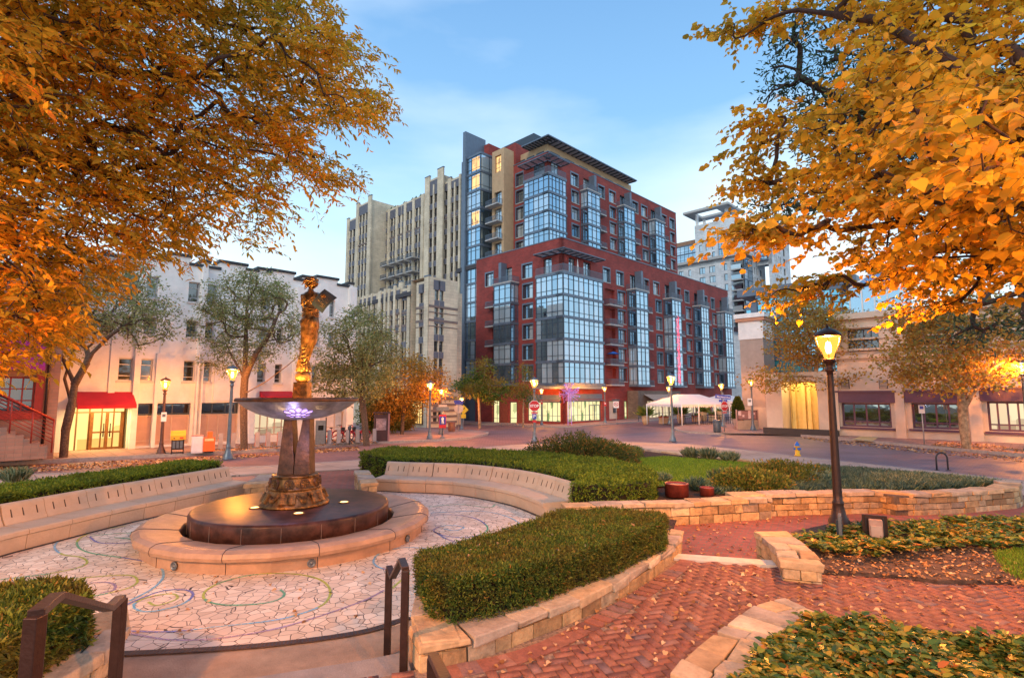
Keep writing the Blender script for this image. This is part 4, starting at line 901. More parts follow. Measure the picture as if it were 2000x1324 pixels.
def statue():
    S=.0036; base=FC+Vector((.06,0,2.23))
    root=empty('statue',tuple(base),0,'bronze woman seen from behind holding out a tablet, on a ball above the bowl','statue')
    def pz(y): py=520+y/2.646; return 2.5+(772-py)*10.1/FPX*1.02-base.z
    px0=360  # crop x of the ball centre
    X=lambda x:(x-px0)*S
    b=MB()
    # pedestal block with carved tree-ring face
    z0=.12; z1=pz(602); vs=[(-.135,-.13,z0),(.135,-.13,z0),(.135,.13,z0),(-.135,.13,z0),(-.125,-.12,z1),(.125,-.12,z1),(.125,.12,z1),(-.125,.12,z1)]
    b.box(-.16,.16,-.16,.16,.0,.14,m_bronze); b.add(vs,[(0,3,2,1),(4,5,6,7),(0,1,5,4),(1,2,6,5),(2,3,7,6),(3,0,4,7)],m_bronze)
    for r in (.03,.055,.08,.105): b.tube([Vector((math.cos(t)*r*.9,-.128,.30+math.sin(t)*r*1.25)) for t in [k*6.283/20 for k in range(21)]],.004,m_bronze_dk,4,False)
    b.build('pedestal',root,bevel=.01)
    b=MB(); zb=pz(575); rb=.14; b.lathe([(rb*math.sin(t)+1e-7,-rb*math.cos(t)) for t in [math.pi*k/20 for k in range(21)]],m_bronze,32,(0,0,zb)); b.build('ball',root)
    # body and gown: lofted sections (cx, half width, half depth, fold amplitude)
    secs=[(552,362,.10,.09,.10,0),(540,363,.118,.10,.16,.3),(520,356,.115,.10,.18,.5),(500,359,.108,.10,.16,.8),(470,367,.115,.11,.10,1.2),(445,372,.125,.115,.09,1.6),(430,374,.13,.12,.12,1.9),(400,384,.145,.13,.08,2.3),(370,386,.158,.14,.07,2.7),(350,386,.165,.145,.06,3.0),(320,387,.176,.15,.05,3.3),(300,387,.178,.15,.04,3.6),(280,386,.170,.14,.04,3.8),(262,386,.155,.125,.09,4.0),(250,386,.148,.115,.10,4.1),(235,386,.142,.11,.08,4.2),(220,386,.135,.105,.02,4.2),(200,385,.148,.11,0,0),(180,384,.160,.115,0,0),(165,384,.172,.11,0,0),(152,384,.165,.095,0,0),(143,384,.125,.08,0,0),(136,384,.065,.065,0,0),(126,384,.050,.052,0,0),(112,385,.05,.055,0,0)]
    n=48; V=[];F=[]
    for (y,cx,hw,hd,fa,tw) in secs:
        for k in range(n):
            t=2*math.pi*k/n; f=1+fa*(.6*math.sin(7*t+tw*1.6)+.4*math.sin(11*t-tw*2.1))*.9
            V.append((X(cx)+math.cos(t)*hw*.90*f, math.sin(t)*hd*f, pz(y)))
    for i in range(len(secs)-1):
        for k in range(n): F.append((i*n+k,i*n+(k+1)%n,(i+1)*n+(k+1)%n,(i+1)*n+k))
    F.append(tuple(range(n))[::-1]); F.append(tuple(range((len(secs)-1)*n,len(secs)*n)))
    b=MB(); b.add(V,F,m_bronze)
    def blob(c,rx,ry,rz,T=None,nn=20):
        vs=[];fs=[]
        for i in range(nn//2+1):
            ph=math.pi*i/(nn//2)
            for k in range(nn):
                t=2*math.pi*k/nn; p=Vector((rx*math.sin(ph)*math.cos(t),ry*math.sin(ph)*math.sin(t),rz*math.cos(ph)))
                if T: p=T@p
                vs.append(p+Vector(c))
        for i in range(nn//2):
            for k in range(nn): fs.append((i*nn+k,i*nn+(k+1)%nn,(i+1)*nn+(k+1)%nn,(i+1)*nn+k))
        b.add(vs,fs,m_bronze)
    # shoulder blades, buttocks
    blob((X(366),-.06,pz(172)),.07,.05,.09); blob((X(404),-.06,pz(172)),.07,.05,.09); blob((X(370),-.07,pz(300)),.10,.09,.12); blob((X(404),-.07,pz(300)),.10,.09,.12)
    # head turned to the left, face profile pointing left
    hz=pz(92); hx=X(392); blob((hx,.0,hz),.085,.10,.115); blob((hx-.055,.035,hz-.035),.045,.05,.07)
    b.tube([(hx-.09,.045,hz+.01),(hx-.118,.055,hz-.022),(hx-.09,.05,hz-.03)],[.012,.014,.010],m_bronze,8)
    b.tube([(hx-.085,.05,hz-.055),(hx-.098,.055,hz-.062)],[.012,.006],m_bronze,8); b.tube([(hx-.07,.05,hz-.09),(hx-.085,.05,hz-.085)],[.02,.012],m_bronze,8)
    # swept hair: many wavy locks
    for k in range(26):
        a=k/26; st=Vector((hx+.05+rng.normal()*.03,-.03+rng.normal()*.05,hz+.09-.11*a)); pts=[]
        for q in range(6):
            u=q/5; pts.append(st+Vector((-.19*u-.02*math.sin(u*7+k),-.05*math.sin(u*3.1)-.02+.05*u,-.02*u*u-.10*u*(a)+.018*math.sin(u*8+k*1.7))))
        pts=[p if p.x<hx+.1 else p for p in pts]; b.tube(pts,[.018,.02,.018,.015,.010,.004],m_bronze,7)
    for k in range(14):
        t=k/14*math.pi*1.6-.3; b.tube([(hx+.03*math.cos(t),-.02,hz+.10),(hx+.08*math.cos(t),-.075*math.sin(t),hz+.06),(hx+.088*math.cos(t),-.10*math.sin(t),hz-.01),(hx+.07*math.cos(t),-.09*math.sin(t),hz-.07)],[.02,.022,.022,.012],m_bronze,7)
    # right arm reaching out to the tablet
    sh=Vector((X(426),-.01,pz(158))); el=Vector((X(452),-.20,pz(166))); wr=Vector((X(474),-.34,pz(172))); b.tube([Vector((X(400),0,pz(156))),sh,sh.lerp(el,.5),el,el.lerp(wr,.5),wr],[.06,.058,.046,.038,.034,.024],m_bronze,14)
    hc=wr+Vector((.03,-.03,-.015)); b.tube([wr,hc,hc+Vector((.03,-.01,-.015))],[.024,.036,.030],m_bronze,10)
    for q,(dx,dz,ln) in enumerate([(.020,.022,.075),(.024,.006,.085),(.024,-.010,.080),(.018,-.026,.066)]):
        s0=hc+Vector((dx,-.012,dz)); b.tube([s0,s0+Vector((ln*.45,-.012,-.018)),s0+Vector((ln*.75,.006,-.050)),s0+Vector((ln*.85,.018,-.070))],[.0105,.010,.009,.007],m_bronze,7)
    b.tube([hc+Vector((-.005,.0,-.015)),hc+Vector((.0,-.02,-.055)),hc+Vector((.02,-.01,-.085))],[.013,.011,.008],m_bronze,7)
    # left arm bent forward, away from the viewer
    b.tube([Vector((X(368),0,pz(156))),Vector((X(344),.0,pz(160))),Vector((X(338),.05,pz(195))),Vector((X(345),.14,pz(222))),Vector((X(375),.22,pz(205))),Vector((X(392),.25,pz(196)))],[.055,.055,.046,.038,.03,.022],m_bronze,14)
    # crossed straps, sash roll and hanging folds of the gown
    for sg in (-1,1): b.tube([Vector((X(384+sg*34),-.085,pz(156))),Vector((X(384),-.135,pz(188))),Vector((X(384-sg*34),-.085,pz(216)))],.009,m_bronze,6)
    for k in range(6): 
        yy=228+k*7; b.tube([Vector((X(386)+.150*math.cos(t),.118*math.sin(t),pz(yy)+.012*math.sin(t*2+k))) for t in [6.283*q/24 for q in range(25)]],.011,m_bronze,6,False)
    for k in range(11):
        u=(k-5)/5; x0=386+u*34; x1=386+u*14-34*abs(u)*.2-8; pts=[]
        for q in range(8):
            v=q/7; y=282+v*150; cx=x0+(x1-x0)*v; dd=math.sqrt(max(0,1-min(.98,abs(cx-386+8*v)/48)**2)); pts.append(Vector((X(cx),-(.155-.03*v)*dd-.003,pz(y))))
        b.tube(pts,[.006,.012,.014,.013,.013,.012,.010,.004],m_bronze,6)
    for k in range(4):
        b.tube([Vector((X(340+k*4),-.06,pz(425+k*22))),Vector((X(366),-.125,pz(446+k*23))),Vector((X(402-k*4),-.06,pz(428+k*22)))],[.010,.018,.010],m_bronze,6)
    for k in range(18):
        t=6.283*k/18; r=.118; b.tube([Vector((X(362)+math.cos(t)*.10,math.sin(t)*.09,pz(500))),Vector((X(362)+math.cos(t)*r,math.sin(t)*.10,pz(528))),Vector((X(364)+math.cos(t)*(.13+.02*math.sin(k*2.1)),math.sin(t)*.11,pz(549)))],[.012,.016,.010],m_bronze,6)
    o=b.build('figure_raw',None); md=o.modifiers.new('r','REMESH'); md.mode='VOXEL'; md.voxel_size=.0065; md.use_smooth_shade=True
    md=o.modifiers.new('s','SMOOTH'); md.factor=.5; md.iterations=2
    dg=bpy.context.evaluated_depsgraph_get(); me=bpy.data.meshes.new_from_object(o.evaluated_get(dg)); bpy.data.objects.remove(o)
    me.materials.clear(); me.materials.append(m_bronze); link('woman_figure',me,root)
    # tablet: curled bronze sheet
    b=MB(); c=[(417,215),(490,143),(562,190),(480,263)]; dep=[-.30,-.38,-.46,-.36]; P=[Vector((X(x),d,pz(y))) for (x,y),d in zip(c,dep)]; g=7; vs=[];
    nrm=(P[1]-P[0]).cross(P[3]-P[0]).normalized()
    for s_ in (0,1):
        for i in range(g+1):
            for j in range(g+1):
                u,v=i/g,j/g; p=P[0]*(1-u)*(1-v)+P[1]*u*(1-v)+P[2]*u*v+P[3]*(1-u)*v+nrm*(.035*(2*u-1)**2-.012*s_); vs.append(p)
    N1=(g+1)**2; fs=[]
    for s_ in (0,1):
        for i in range(g):
            for j in range(g): a=s_*N1+i*(g+1)+j; fs.append((a,a+1,a+g+2,a+g+1))
    for i in range(g):
        for (a,bb_) in ((i,i+1),(g*(g+1)+i,g*(g+1)+i+1),(i*(g+1),(i+1)*(g+1)),(i*(g+1)+g,(i+1)*(g+1)+g)): fs.append((a,bb_,bb_+N1,a+N1))
    b.add(vs,fs,m_steel2)
    sd=-1 if nrm.y>0 else 1
    for k in range(1,8):
        v=k/9+.05; a_=P[0].lerp(P[3],v); b_=P[1].lerp(P[2],v); b.tube([a_.lerp(b_,.2)-nrm*(-.003*sd if False else 0)+Vector((0,-.012,0)),a_.lerp(b_,.8)+Vector((0,-.012,0))],.003,m_bronze,4)
    b.build('tablet',root)
statue()
# ================================================ handrails
def rail(label,pts,posts,parts=.03):
    p0=posts[0][0]; root=empty('handrail',tuple(p0),0,label,'handrail','brown steel handrails by the steps'); o0=Vector(p0)
    for p,zt in posts:
        q=Vector(p)-o0; b=MB(); b.box(q.x-parts,q.x+parts,q.y-parts,q.y+parts,q.z,zt-o0.z-.004,m_darkmetal); b.build('post',root,bevel=.004)
    b=MB(); W=parts*1.02; prof=[(-W,-.012),(-W,.022),(W,.022),(W,-.012)]
    path=[Vector(p)-o0 for p in pts]; loft_path(b,path,prof,m_darkmetal); b.build('top_rail',root,bevel=.003)
def up_(p,z): return Vector((p.x,p.y,z))
a1=D(70,1200,2.42); a2=D(236,1168,3.72); k1=D(112,1165,2.72); k2=D(212,1190,3.50)
rail('steel handrail with bent top rail at the far left front of the steps',[up_(a1,a1.z),k1,k2,up_(a2,a2.z)],[((a1.x,a1.y,.30),a1.z),((a2.x,a2.y,.15),a2.z)])
a1=D(792,1112,4.67); a2=D(760,1108,5.40); k1=D(785,1094,4.85); k2=D(767,1128,5.28)
rail('steel handrail at the near left corner of the stone planter with the hedge',[a1,k1,k2,a2],[((a1.x,a1.y,.15),a1.z),((a2.x,a2.y,0),a2.z)])
a1=D(845,1280,3.4); a2=D(900,1390,2.6)
rail('end of a steel handrail rising from the bottom edge of the picture',[a1,a2],[((a1.x,a1.y,.3),a1.z),((a2.x,a2.y,.3),a2.z)])
# ================================================ street lamps
LPOW=7.0
def lampglass():
    if 'lantern glass' in MATS: return MATS['lantern glass']
    m=bpy.data.materials.new('lantern glass'); m.use_nodes=True; nt=m.node_tree; nt.nodes.remove(nt.nodes['Principled BSDF'])
    e=nt.nodes.new('ShaderNodeEmission'); e.inputs[0].default_value=(1,.38,.05,1); e.inputs[1].default_value=2.2; t=nt.nodes.new('ShaderNodeBsdfTransparent'); t.inputs[0].default_value=(1,.9,.75,1); ms=nt.nodes.new('ShaderNodeMixShader'); ms.inputs[0].default_value=.45
    nt.links.new(t.outputs[0],ms.inputs[1]); nt.links.new(e.outputs[0],ms.inputs[2]); nt.links.new(ms.outputs[0],nt.nodes['Material Output'].inputs[0]); m.cycles.emission_sampling='NONE' if hasattr(m.cycles,'emission_sampling') else m.cycles.emission_sampling
    MATS['lantern glass']=m; return m
LG=lampglass(); m_lampbulb.cycles.emission_sampling='NONE'
def street_lamp(base, H, label, power=230, mat=None, detail=True, group='acorn street lamps', color=(1,.34,.05)):
    mat=mat or m_greymetal; base=Vector(base); root=empty('street_lamp',tuple(base),0,label,'street lamp',group); s=H/3.5
    b=MB(); b.lathe([(.20*s,0),(.20*s,.05*s),(.17*s,.07*s),(.165*s,.16*s),(.12*s,.24*s),(.10*s,.34*s),(.085*s,.42*s),(.09*s,.45*s),(.09*s,.48*s),(.075*s,.50*s),(.07*s,.6*s),(.052*s,2.62*s),(.05*s,2.68*s),(.075*s,2.70*s),(.075*s,2.73*s),(.055*s,2.76*s),(.06*s,2.82*s),(.10*s,2.86*s),(.105*s,2.90*s),(.09*s,2.92*s),(0,2.92*s)],mat,24,flute=.12,fr=(.51*s,2.66*s)); b.build('post',root)
    z0,z1=2.92*s,3.32*s; r0,r1=.085*s,.20*s
    b=MB(); b.lathe([(r0*.95,z0),(r0*1.35,z0+.10*s),(r1*.90,z0+.26*s),(r1,z1-.06*s),(r1*.98,z1)],LG,16); g=b.build('lantern_glass',root)
    b=MB(); b.lathe([(.0,z0+.08*s),(.035*s,z0+.10*s),(.05*s,z0+.19*s),(.035*s,z0+.28*s),(0,z0+.30*s)],m_lampbulb,10); b.build('bulb',root)
    b=MB(); b.lathe([(r1*1.02,z1-.01*s),(r1*1.10,z1+.005*s),(r1*1.08,z1+.03*s),(r1*.8,z1+.08*s),(r1*.42,z1+.12*s),(r1*.2,z1+.14*s),(.02*s,z1+.15*s),(.028*s,z1+.17*s),(.012*s,z1+.19*s),(0,z1+.22*s)],mat,16)
    for k in range(6):
        a=k*math.pi/3; b.tube([Vector((math.cos(a)*r,math.sin(a)*r,z)) for r,z in [(r0*1.02,z0-.01*s),(r0*1.42,z0+.10*s),(r1*.94,z0+.26*s),(r1*1.05,z1-.05*s),(r1*1.03,z1)]],.007*s,mat,5)
    b.build('lantern_cap',root)
    l=bpy.data.lights.new('street light','POINT'); l.energy=power*LPOW; l.color=color; l.shadow_soft_size=.05; lo=bpy.data.objects.new('street_light',l); COL.objects.link(lo); lo.parent=root; lo.location=(0,0,z0+.345*s); l.use_custom_distance=False if hasattr(l,'use_custom_distance') else None
    return root
def lamp_px(bx,by,ty,label,off=0.0,power=230,mat=None,hz=None):
    p=G(bx,by,off) if hz is None else at(bx,by,hz); zt=D(bx,ty,p.y).z; return street_lamp(p,zt-p.z,label,power,mat),p
L1,p1=lamp_px(1640,1036,636,'tall dark brown lamp post standing in the ground cover at right, nearest the viewer',power=330,mat=m_darkmetal,hz=.34)
lamp_px(445,897,712,'grey lamp post behind the left hedge in front of the white building',power=210)
lamp_px(314,886,736,'thin brown lamp post beside the yellow newspaper box',off=.12,power=110,mat=M('rusty brown post paint',(.12,.06,.05),.5,.3,.1,10))
lamp_px(839,857,743,'grey lamp post nearest the tip of the island at left centre',off=.12,power=200)
lamp_px(861,848,756,'grey lamp post just behind the island lamp, beside the poster pole',off=.12,power=140)
lamp_px(902,838,774,'small lamp post behind the yellow diamond sign',off=.0,power=110)
_,p7=lamp_px(1044,862,736,'lamp post carrying the stop sign at the centre of the street',off=.05,power=240)
lamp_px(1058,832,757,'lamp post on the pavement before the bright shop window',off=.0,power=150)
lamp_px(1182,828,752,'lamp post in front of the bank doors near the round sign',off=.0,power=150)
_,p10=lamp_px(1314,862,729,'grey lamp post on the near side of the street left of the white tents',off=.05,power=260)
lamp_px(1308,828,752,'distant small lamp seen directly behind the lamp by the tents',off=.12,power=80)
lamp_px(1412,833,746,'lamp post behind the second stop sign at the tents',off=.12,power=130)
lamp_px(1471,840,737,'lamp post in front of the notice board',off=.12,power=80)
lamp_px(1493,822,758,'far small lamp glowing between the pillar and the yellow portal',off=.12,power=60)
lamp_px(2012,880,700,'lamp post just beyond the right picture edge glowing on the purple shopfront',off=.12,power=420)
street_lamp((3.3,-1.6,.6),3.9,'lamp post standing behind the camera on the right of the path',power=430,mat=m_darkmetal)
street_lamp((-5.2,1.0,.3),3.9,'lamp post standing outside the left picture edge by the planter',power=430,mat=m_darkmetal)
# ================================================ buildings
A45=R(45); DR=Vector((math.cos(A45),math.sin(A45),0)); DL=Vector((-math.sin(A45),math.cos(A45),0)); CAM=Vector((0,0,CAMH))
WCACHE={}
class Bld:
    def __init__(s,name,label,cat,loc):
        s.o=Vector((loc[0],loc[1],0)); s.root=empty(name,tuple(s.o),A45,label,cat); s.nw=0; s.of=None
    def hit(s,px,py,face,out=0):
        n=-DL if face=='R' else -DR; u=DR if face=='R' else DL; p0=s.o+n*out; d=ray(px,py); t=(p0-CAM).dot(n)/d.dot(n); P=CAM+d*t; return (P-s.o).dot(u),P.z
    def S(s,px,face,out=0,py=700): return s.hit(px,py,face,out)[0]
    def Z(s,px,py,face,out=0): return s.hit(px,py,face,out)[1]
    def p(s,face,a,z,o): return (a,-o,z) if face=='R' else (-o,a,z)
    def box(s,b,face,a0,a1,z0,z1,o0,o1,mat):
        b.add([s.p(face,a,z,o) for z in (z0,z1) for a,o in ((a0,o0),(a1,o0),(a1,o1),(a0,o1))],[(0,3,2,1),(4,5,6,7),(0,1,5,4),(1,2,6,5),(2,3,7,6),(3,0,4,7)],mat)
    def part(s,name,fn,parent=None,label=None,kind=None):
        b=MB(); fn(b); o=b.build(name,parent or s.root); 
        if label: o['label']=label
        if kind: o['kind']=kind
        return o
    def wall(s,name,face,a0,a1,z0,z1,holes,mat,out=0,rev=.22,thick=.4,revmat=None,label=None,top=True,extra=None,caps=(1,1)):
        H=[(max(a0,min(h[0],h[1])),min(a1,max(h[0],h[1])),max(z0,h[2]),min(z1,h[3])) for h in holes]; H=[h for h in H if h[1]-h[0]>.05 and h[3]-h[2]>.05]
        xs=sorted({a0,a1}|{h[0] for h in H}|{h[1] for h in H}); zs=sorted({z0,z1}|{h[2] for h in H}|{h[3] for h in H}); b=MB()
        for zi in range(len(zs)-1):
            run=None
            for xi in range(len(xs)-1):
                cx=(xs[xi]+xs[xi+1])/2; cz=(zs[zi]+zs[zi+1])/2; inh=any(h[0]<cx<h[1] and h[2]<cz<h[3] for h in H)
                if not inh:
                    if run is None: run=xs[xi]
                    end=xs[xi+1]
                if (inh or xi==len(xs)-2) and run is not None:
                    e=xs[xi] if inh else end; b.add([s.p(face,run,zs[zi],out),s.p(face,e,zs[zi],out),s.p(face,e,zs[zi+1],out),s.p(face,run,zs[zi+1],out)],[(0,1,2,3)],mat); run=None
        rm=revmat or mat
        for h in H:
            q=[(h[0],h[2]),(h[1],h[2]),(h[1],h[3]),(h[0],h[3])]
            for i in range(4):
                a,c=q[i],q[(i+1)%4]; b.add([s.p(face,a[0],a[1],out),s.p(face,c[0],c[1],out),s.p(face,c[0],c[1],out-rev),s.p(face,a[0],a[1],out-rev)],[(0,1,2,3)],rm)
        if top: b.add([s.p(face,a0,z1,out),s.p(face,a1,z1,out),s.p(face,a1,z1,out-thick),s.p(face,a0,z1,out-thick)],[(0,1,2,3)],mat)
        for a in [q for q,c in zip((a0,a1),caps) if c]: b.add([s.p(face,a,z0,out),s.p(face,a,z1,out),s.p(face,a,z1,out-thick),s.p(face,a,z0,out-thick)],[(0,1,2,3)],mat)
        b.add([s.p(face,a0,z0,out-thick),s.p(face,a1,z0,out-thick),s.p(face,a1,z1,out-thick),s.p(face,a0,z1,out-thick)],[(0,1,2,3)],mat)
        if extra: extra(b)
        o=b.build(name,s.root)
        if label: o['label']=label
        return o
    def window(s,face,a0,a1,z0,z1,out,fm,gm,nx=2,tz=(.72,),fw=.06,sill=None,surround=None,rec=.16,name='window'):
        a0,a1=min(a0,a1),max(a0,a1); wd=round(a1-a0,2); h=round(z1-z0,2)
        key=(wd,h,nx,tz,fw,fm.name,gm.name,sill.name if sill else 0,surround.name if surround else 0)
        def geo(bf,bp,T=None):
            bf.box(0,wd,0,.08,0,fw,fm,T); bf.box(0,wd,0,.08,h-fw,h,fm,T); bf.box(0,fw,0,.08,fw,h-fw,fm,T); bf.box(wd-fw,wd,0,.08,fw,h-fw,fm,T)
            for i in range(1,nx): bf.box(wd*i/nx-fw*.4,wd*i/nx+fw*.4,.005,.075,fw,h-fw,fm,T)
            for t in tz: bf.box(fw,wd-fw,.01,.07,h*t-fw*.35,h*t+fw*.35,fm,T)
            if sill: bf.box(-.06,wd+.06,-rec-.06,-.002,-.10,-.002,sill,T)
            if surround:
                bf.box(-.16,0,-rec-.03,-.002,0,h+.002,surround,T); bf.box(wd,wd+.08,-rec-.03,-.002,0,h+.002,surround,T); bf.box(-.16,wd+.08,-rec-.03,-.002,h+.004,h+.20,surround,T)
            for i in range(nx):
                zz=[0]+[h*t for t in tz]+[h]
                x0=wd*i/nx; x1=wd*(i+1)/nx
                bp.add([(x,y,z) if T is None else T@Vector((x,y,z)) for x,y,z in ((x0,.04,fw*.5),(x1,.04,fw*.5),(x1,.04,h-fw*.5),(x0,.04,h-fw*.5))],[(0,1,2,3)],gm)
        loc=s.p(face,a0 if face=='R' else a1,z0,out-rec); rz=0 if face=='R' else -math.pi/2
        s.nw+=1
        if s.nw<=98:
            if key not in WCACHE:
                bf=MB(); bp=MB(); geo(bf,bp); f=bf.build(name); p_=bp.build('pane'); WCACHE[key]=(f.data,p_.data); bpy.data.objects.remove(f); bpy.data.objects.remove(p_)
            f=link(name,WCACHE[key][0],s.root,loc,(0,0,rz)); link('pane',WCACHE[key][1],f); return f
        if s.of is None: s.of=(MB(),MB())
        geo(s.of[0],s.of[1],Matrix.Translation(loc)@Matrix.Rotation(rz,4,'Z'))
    def finish(s):
        if s.of:
            f=s.of[0].build('window',s.root); f['kind']='stuff'; s.of[1].build('pane',f)['kind']='stuff'
def railing(b,F,s,a0,a1,z0,o0,o1,h=.62,mat=None,step=.13,sides=True):
    mat=mat or m_steel; t=.03
    s.box(b,F,a0,a1,z0+h-.04,z0+h,o1-.05,o1,mat); s.box(b,F,a0,a1,z0+.06,z0+.09,o1-.04,o1-.01,mat)
    n=max(2,int(abs(a1-a0)/step))
    for i in range(n+1):
        a=a0+(a1-a0)*i/n; s.box(b,F,a-.014,a+.014,z0,z0+h-.04,o1-.04,o1-.012,mat)
    if sides:
        for a in (a0,a1):
            e=.04 if a==a0 else -.04; s.box(b,F,min(a,a+e),max(a,a+e),z0+h-.042,z0+h-.002,o0,o1-.05,mat); m=max(1,int((o1-o0)/step))
            for i in range(m): o=o0+(o1-o0)*i/m; s.box(b,F,a-.012,a+.012,z0,z0+h-.045,o,o+.025,mat)
def balcony(s,F,a0,a1,z,o0,o1,h=.62):
    o=s.part('balcony',lambda b:s.box(b,F,a0,a1,z-.14,z,o0,o1,m_conc)); s.part('railing',lambda b:railing(b,F,s,a0+.03,a1-.03,z,o0,o1-.02,h),o)
def glassbay(s,F,a0,a1,z0,nf,fl,o0,o1,nm=3,side=True,gm=None,name='bay_window',low=True,sidenm=2):
    """projecting glazed bay: frame object with one pane child per storey"""
    gm=gm or g_blue; b=MB(); B=lambda *a:s.box(b,F,*a,m_steel2)
    for k in range(nf+1):
        z=z0+k*fl; s.box(b,F,a0-.06,a1+.06,z-.16,z+.12,o0,o1+.06,m_steel)
    for k in range(nf):
        z=z0+k*fl
        for i in range(nm+1):
            a=a0+(a1-a0)*i/nm; w_=.07 if i in(0,nm) else .035; B(max(a0,a-w_),min(a1,a+w_),z+.12,z+fl-.16,o1-.10,o1+.01)
        B(a0+.07,a1-.07,z+.55,z+.60,o1-.08,o1)
        if k%2==0 or True: B(a0+.07,a1-.07,z+fl-.62,z+fl-.58,o1-.08,o1)
        if side:
            for aa in (a0,a1):
                x0,x1=(aa,aa+.08) if aa==a0 else (aa-.08,aa)
                for i in range(sidenm+1):
                    o=o0+(o1-o0-.10)*i/sidenm; B(x0,x1,z+.12,z+fl-.16,max(o0,o-.035),min(o1-.10,o+.035))
                B(x0+.01,x1-.01,z+.55,z+.60,o0,o1-.1)
    fr=b.build(name,s.root)
    for k in range(nf):
        z=z0+k*fl; b=MB()
        for i in range(nm):
            x0=a0+(a1-a0)*i/nm; x1=a0+(a1-a0)*(i+1)/nm; b.add([s.p(F,x0,z+.1,o1-.04),s.p(F,x1,z+.1,o1-.04),s.p(F,x1,z+fl-.14,o1-.04),s.p(F,x0,z+fl-.14,o1-.04)],[(0,1,2,3)],gm)
        if side:
            for aa,e in ((a0,.035),(a1,-.035)): b.add([s.p(F,aa+e,z+.1,o0),s.p(F,aa+e,z+.1,o1-.05),s.p(F,aa+e,z+fl-.14,o1-.05),s.p(F,aa+e,z+fl-.14,o0)],[(0,1,2,3)],gm)
        b.build('pane',fr)
    return fr
def brise(s,F,pts,mat=None): pass
def canopy_L(s,name,corner,oR,oL,aR,aL,z,over,slats=14,th=.10):
    """thin steel sun canopy wrapping the building corner. R edge runs to aR, L edge to aL"""
    b=MB(); c0,c1=corner # corner local (x,y) ; R plane y=c1-oR... 
    xo=c0-over; yo=c1-over
    b.box(xo,c0+aR,yo,yo+.14,z,z+th,m_steel); b.box(xo,xo+.14,yo+.14,c1+aL,z,z+th,m_steel)
    b.box(c0,c0+aR,c1-.14,c1-.02,z,z+th,m_steel); b.box(c0-.14,c0-.02,c1,c1+aL,z,z+th,m_steel)
    n=max(3,int((aR+over)/.9))
    for i in range(n+1): x=xo+(c0+aR-xo)*i/n; b.box(x-.04,x+.04,yo+.14,c1-.14,z-.04,z+th-.02,m_steel2)
    n=max(3,int((aL+over)/.9))
    for i in range(n+1): y=yo+(c1+aL-yo)*i/n; b.box(xo+.14,c0-.14,y-.04,y+.04,z-.04,z+th-.02,m_steel2)
    k=6
    for i in range(k):
        o=over*(i+.5)/k; b.box(xo+o,c0+aR,yo+o,yo+o+.12,z+th,z+th+.03,m_greymetal); b.box(xo+o,xo+o+.12,yo+o+.13,c1+aL,z+th,z+th+.03,m_greymetal)
    return b.build(name,s.root)
g_litwarm=litmat('warm lit window',(1.0,.55,.18),(.25,.12,.05),1.1,2.2,1.4)
g_shop=litmat('lit bank interior',(.95,.82,.40),(.16,.30,.10),.85,1.6,1.1)
g_lobby=litmat('lit lobby interior',(1.0,.70,.22),(.70,.38,.08),1.0,.9,.6)
g_shop2=litmat('lit shop interior',(.85,.66,.40),(.30,.20,.12),.75,1.5,1.0)
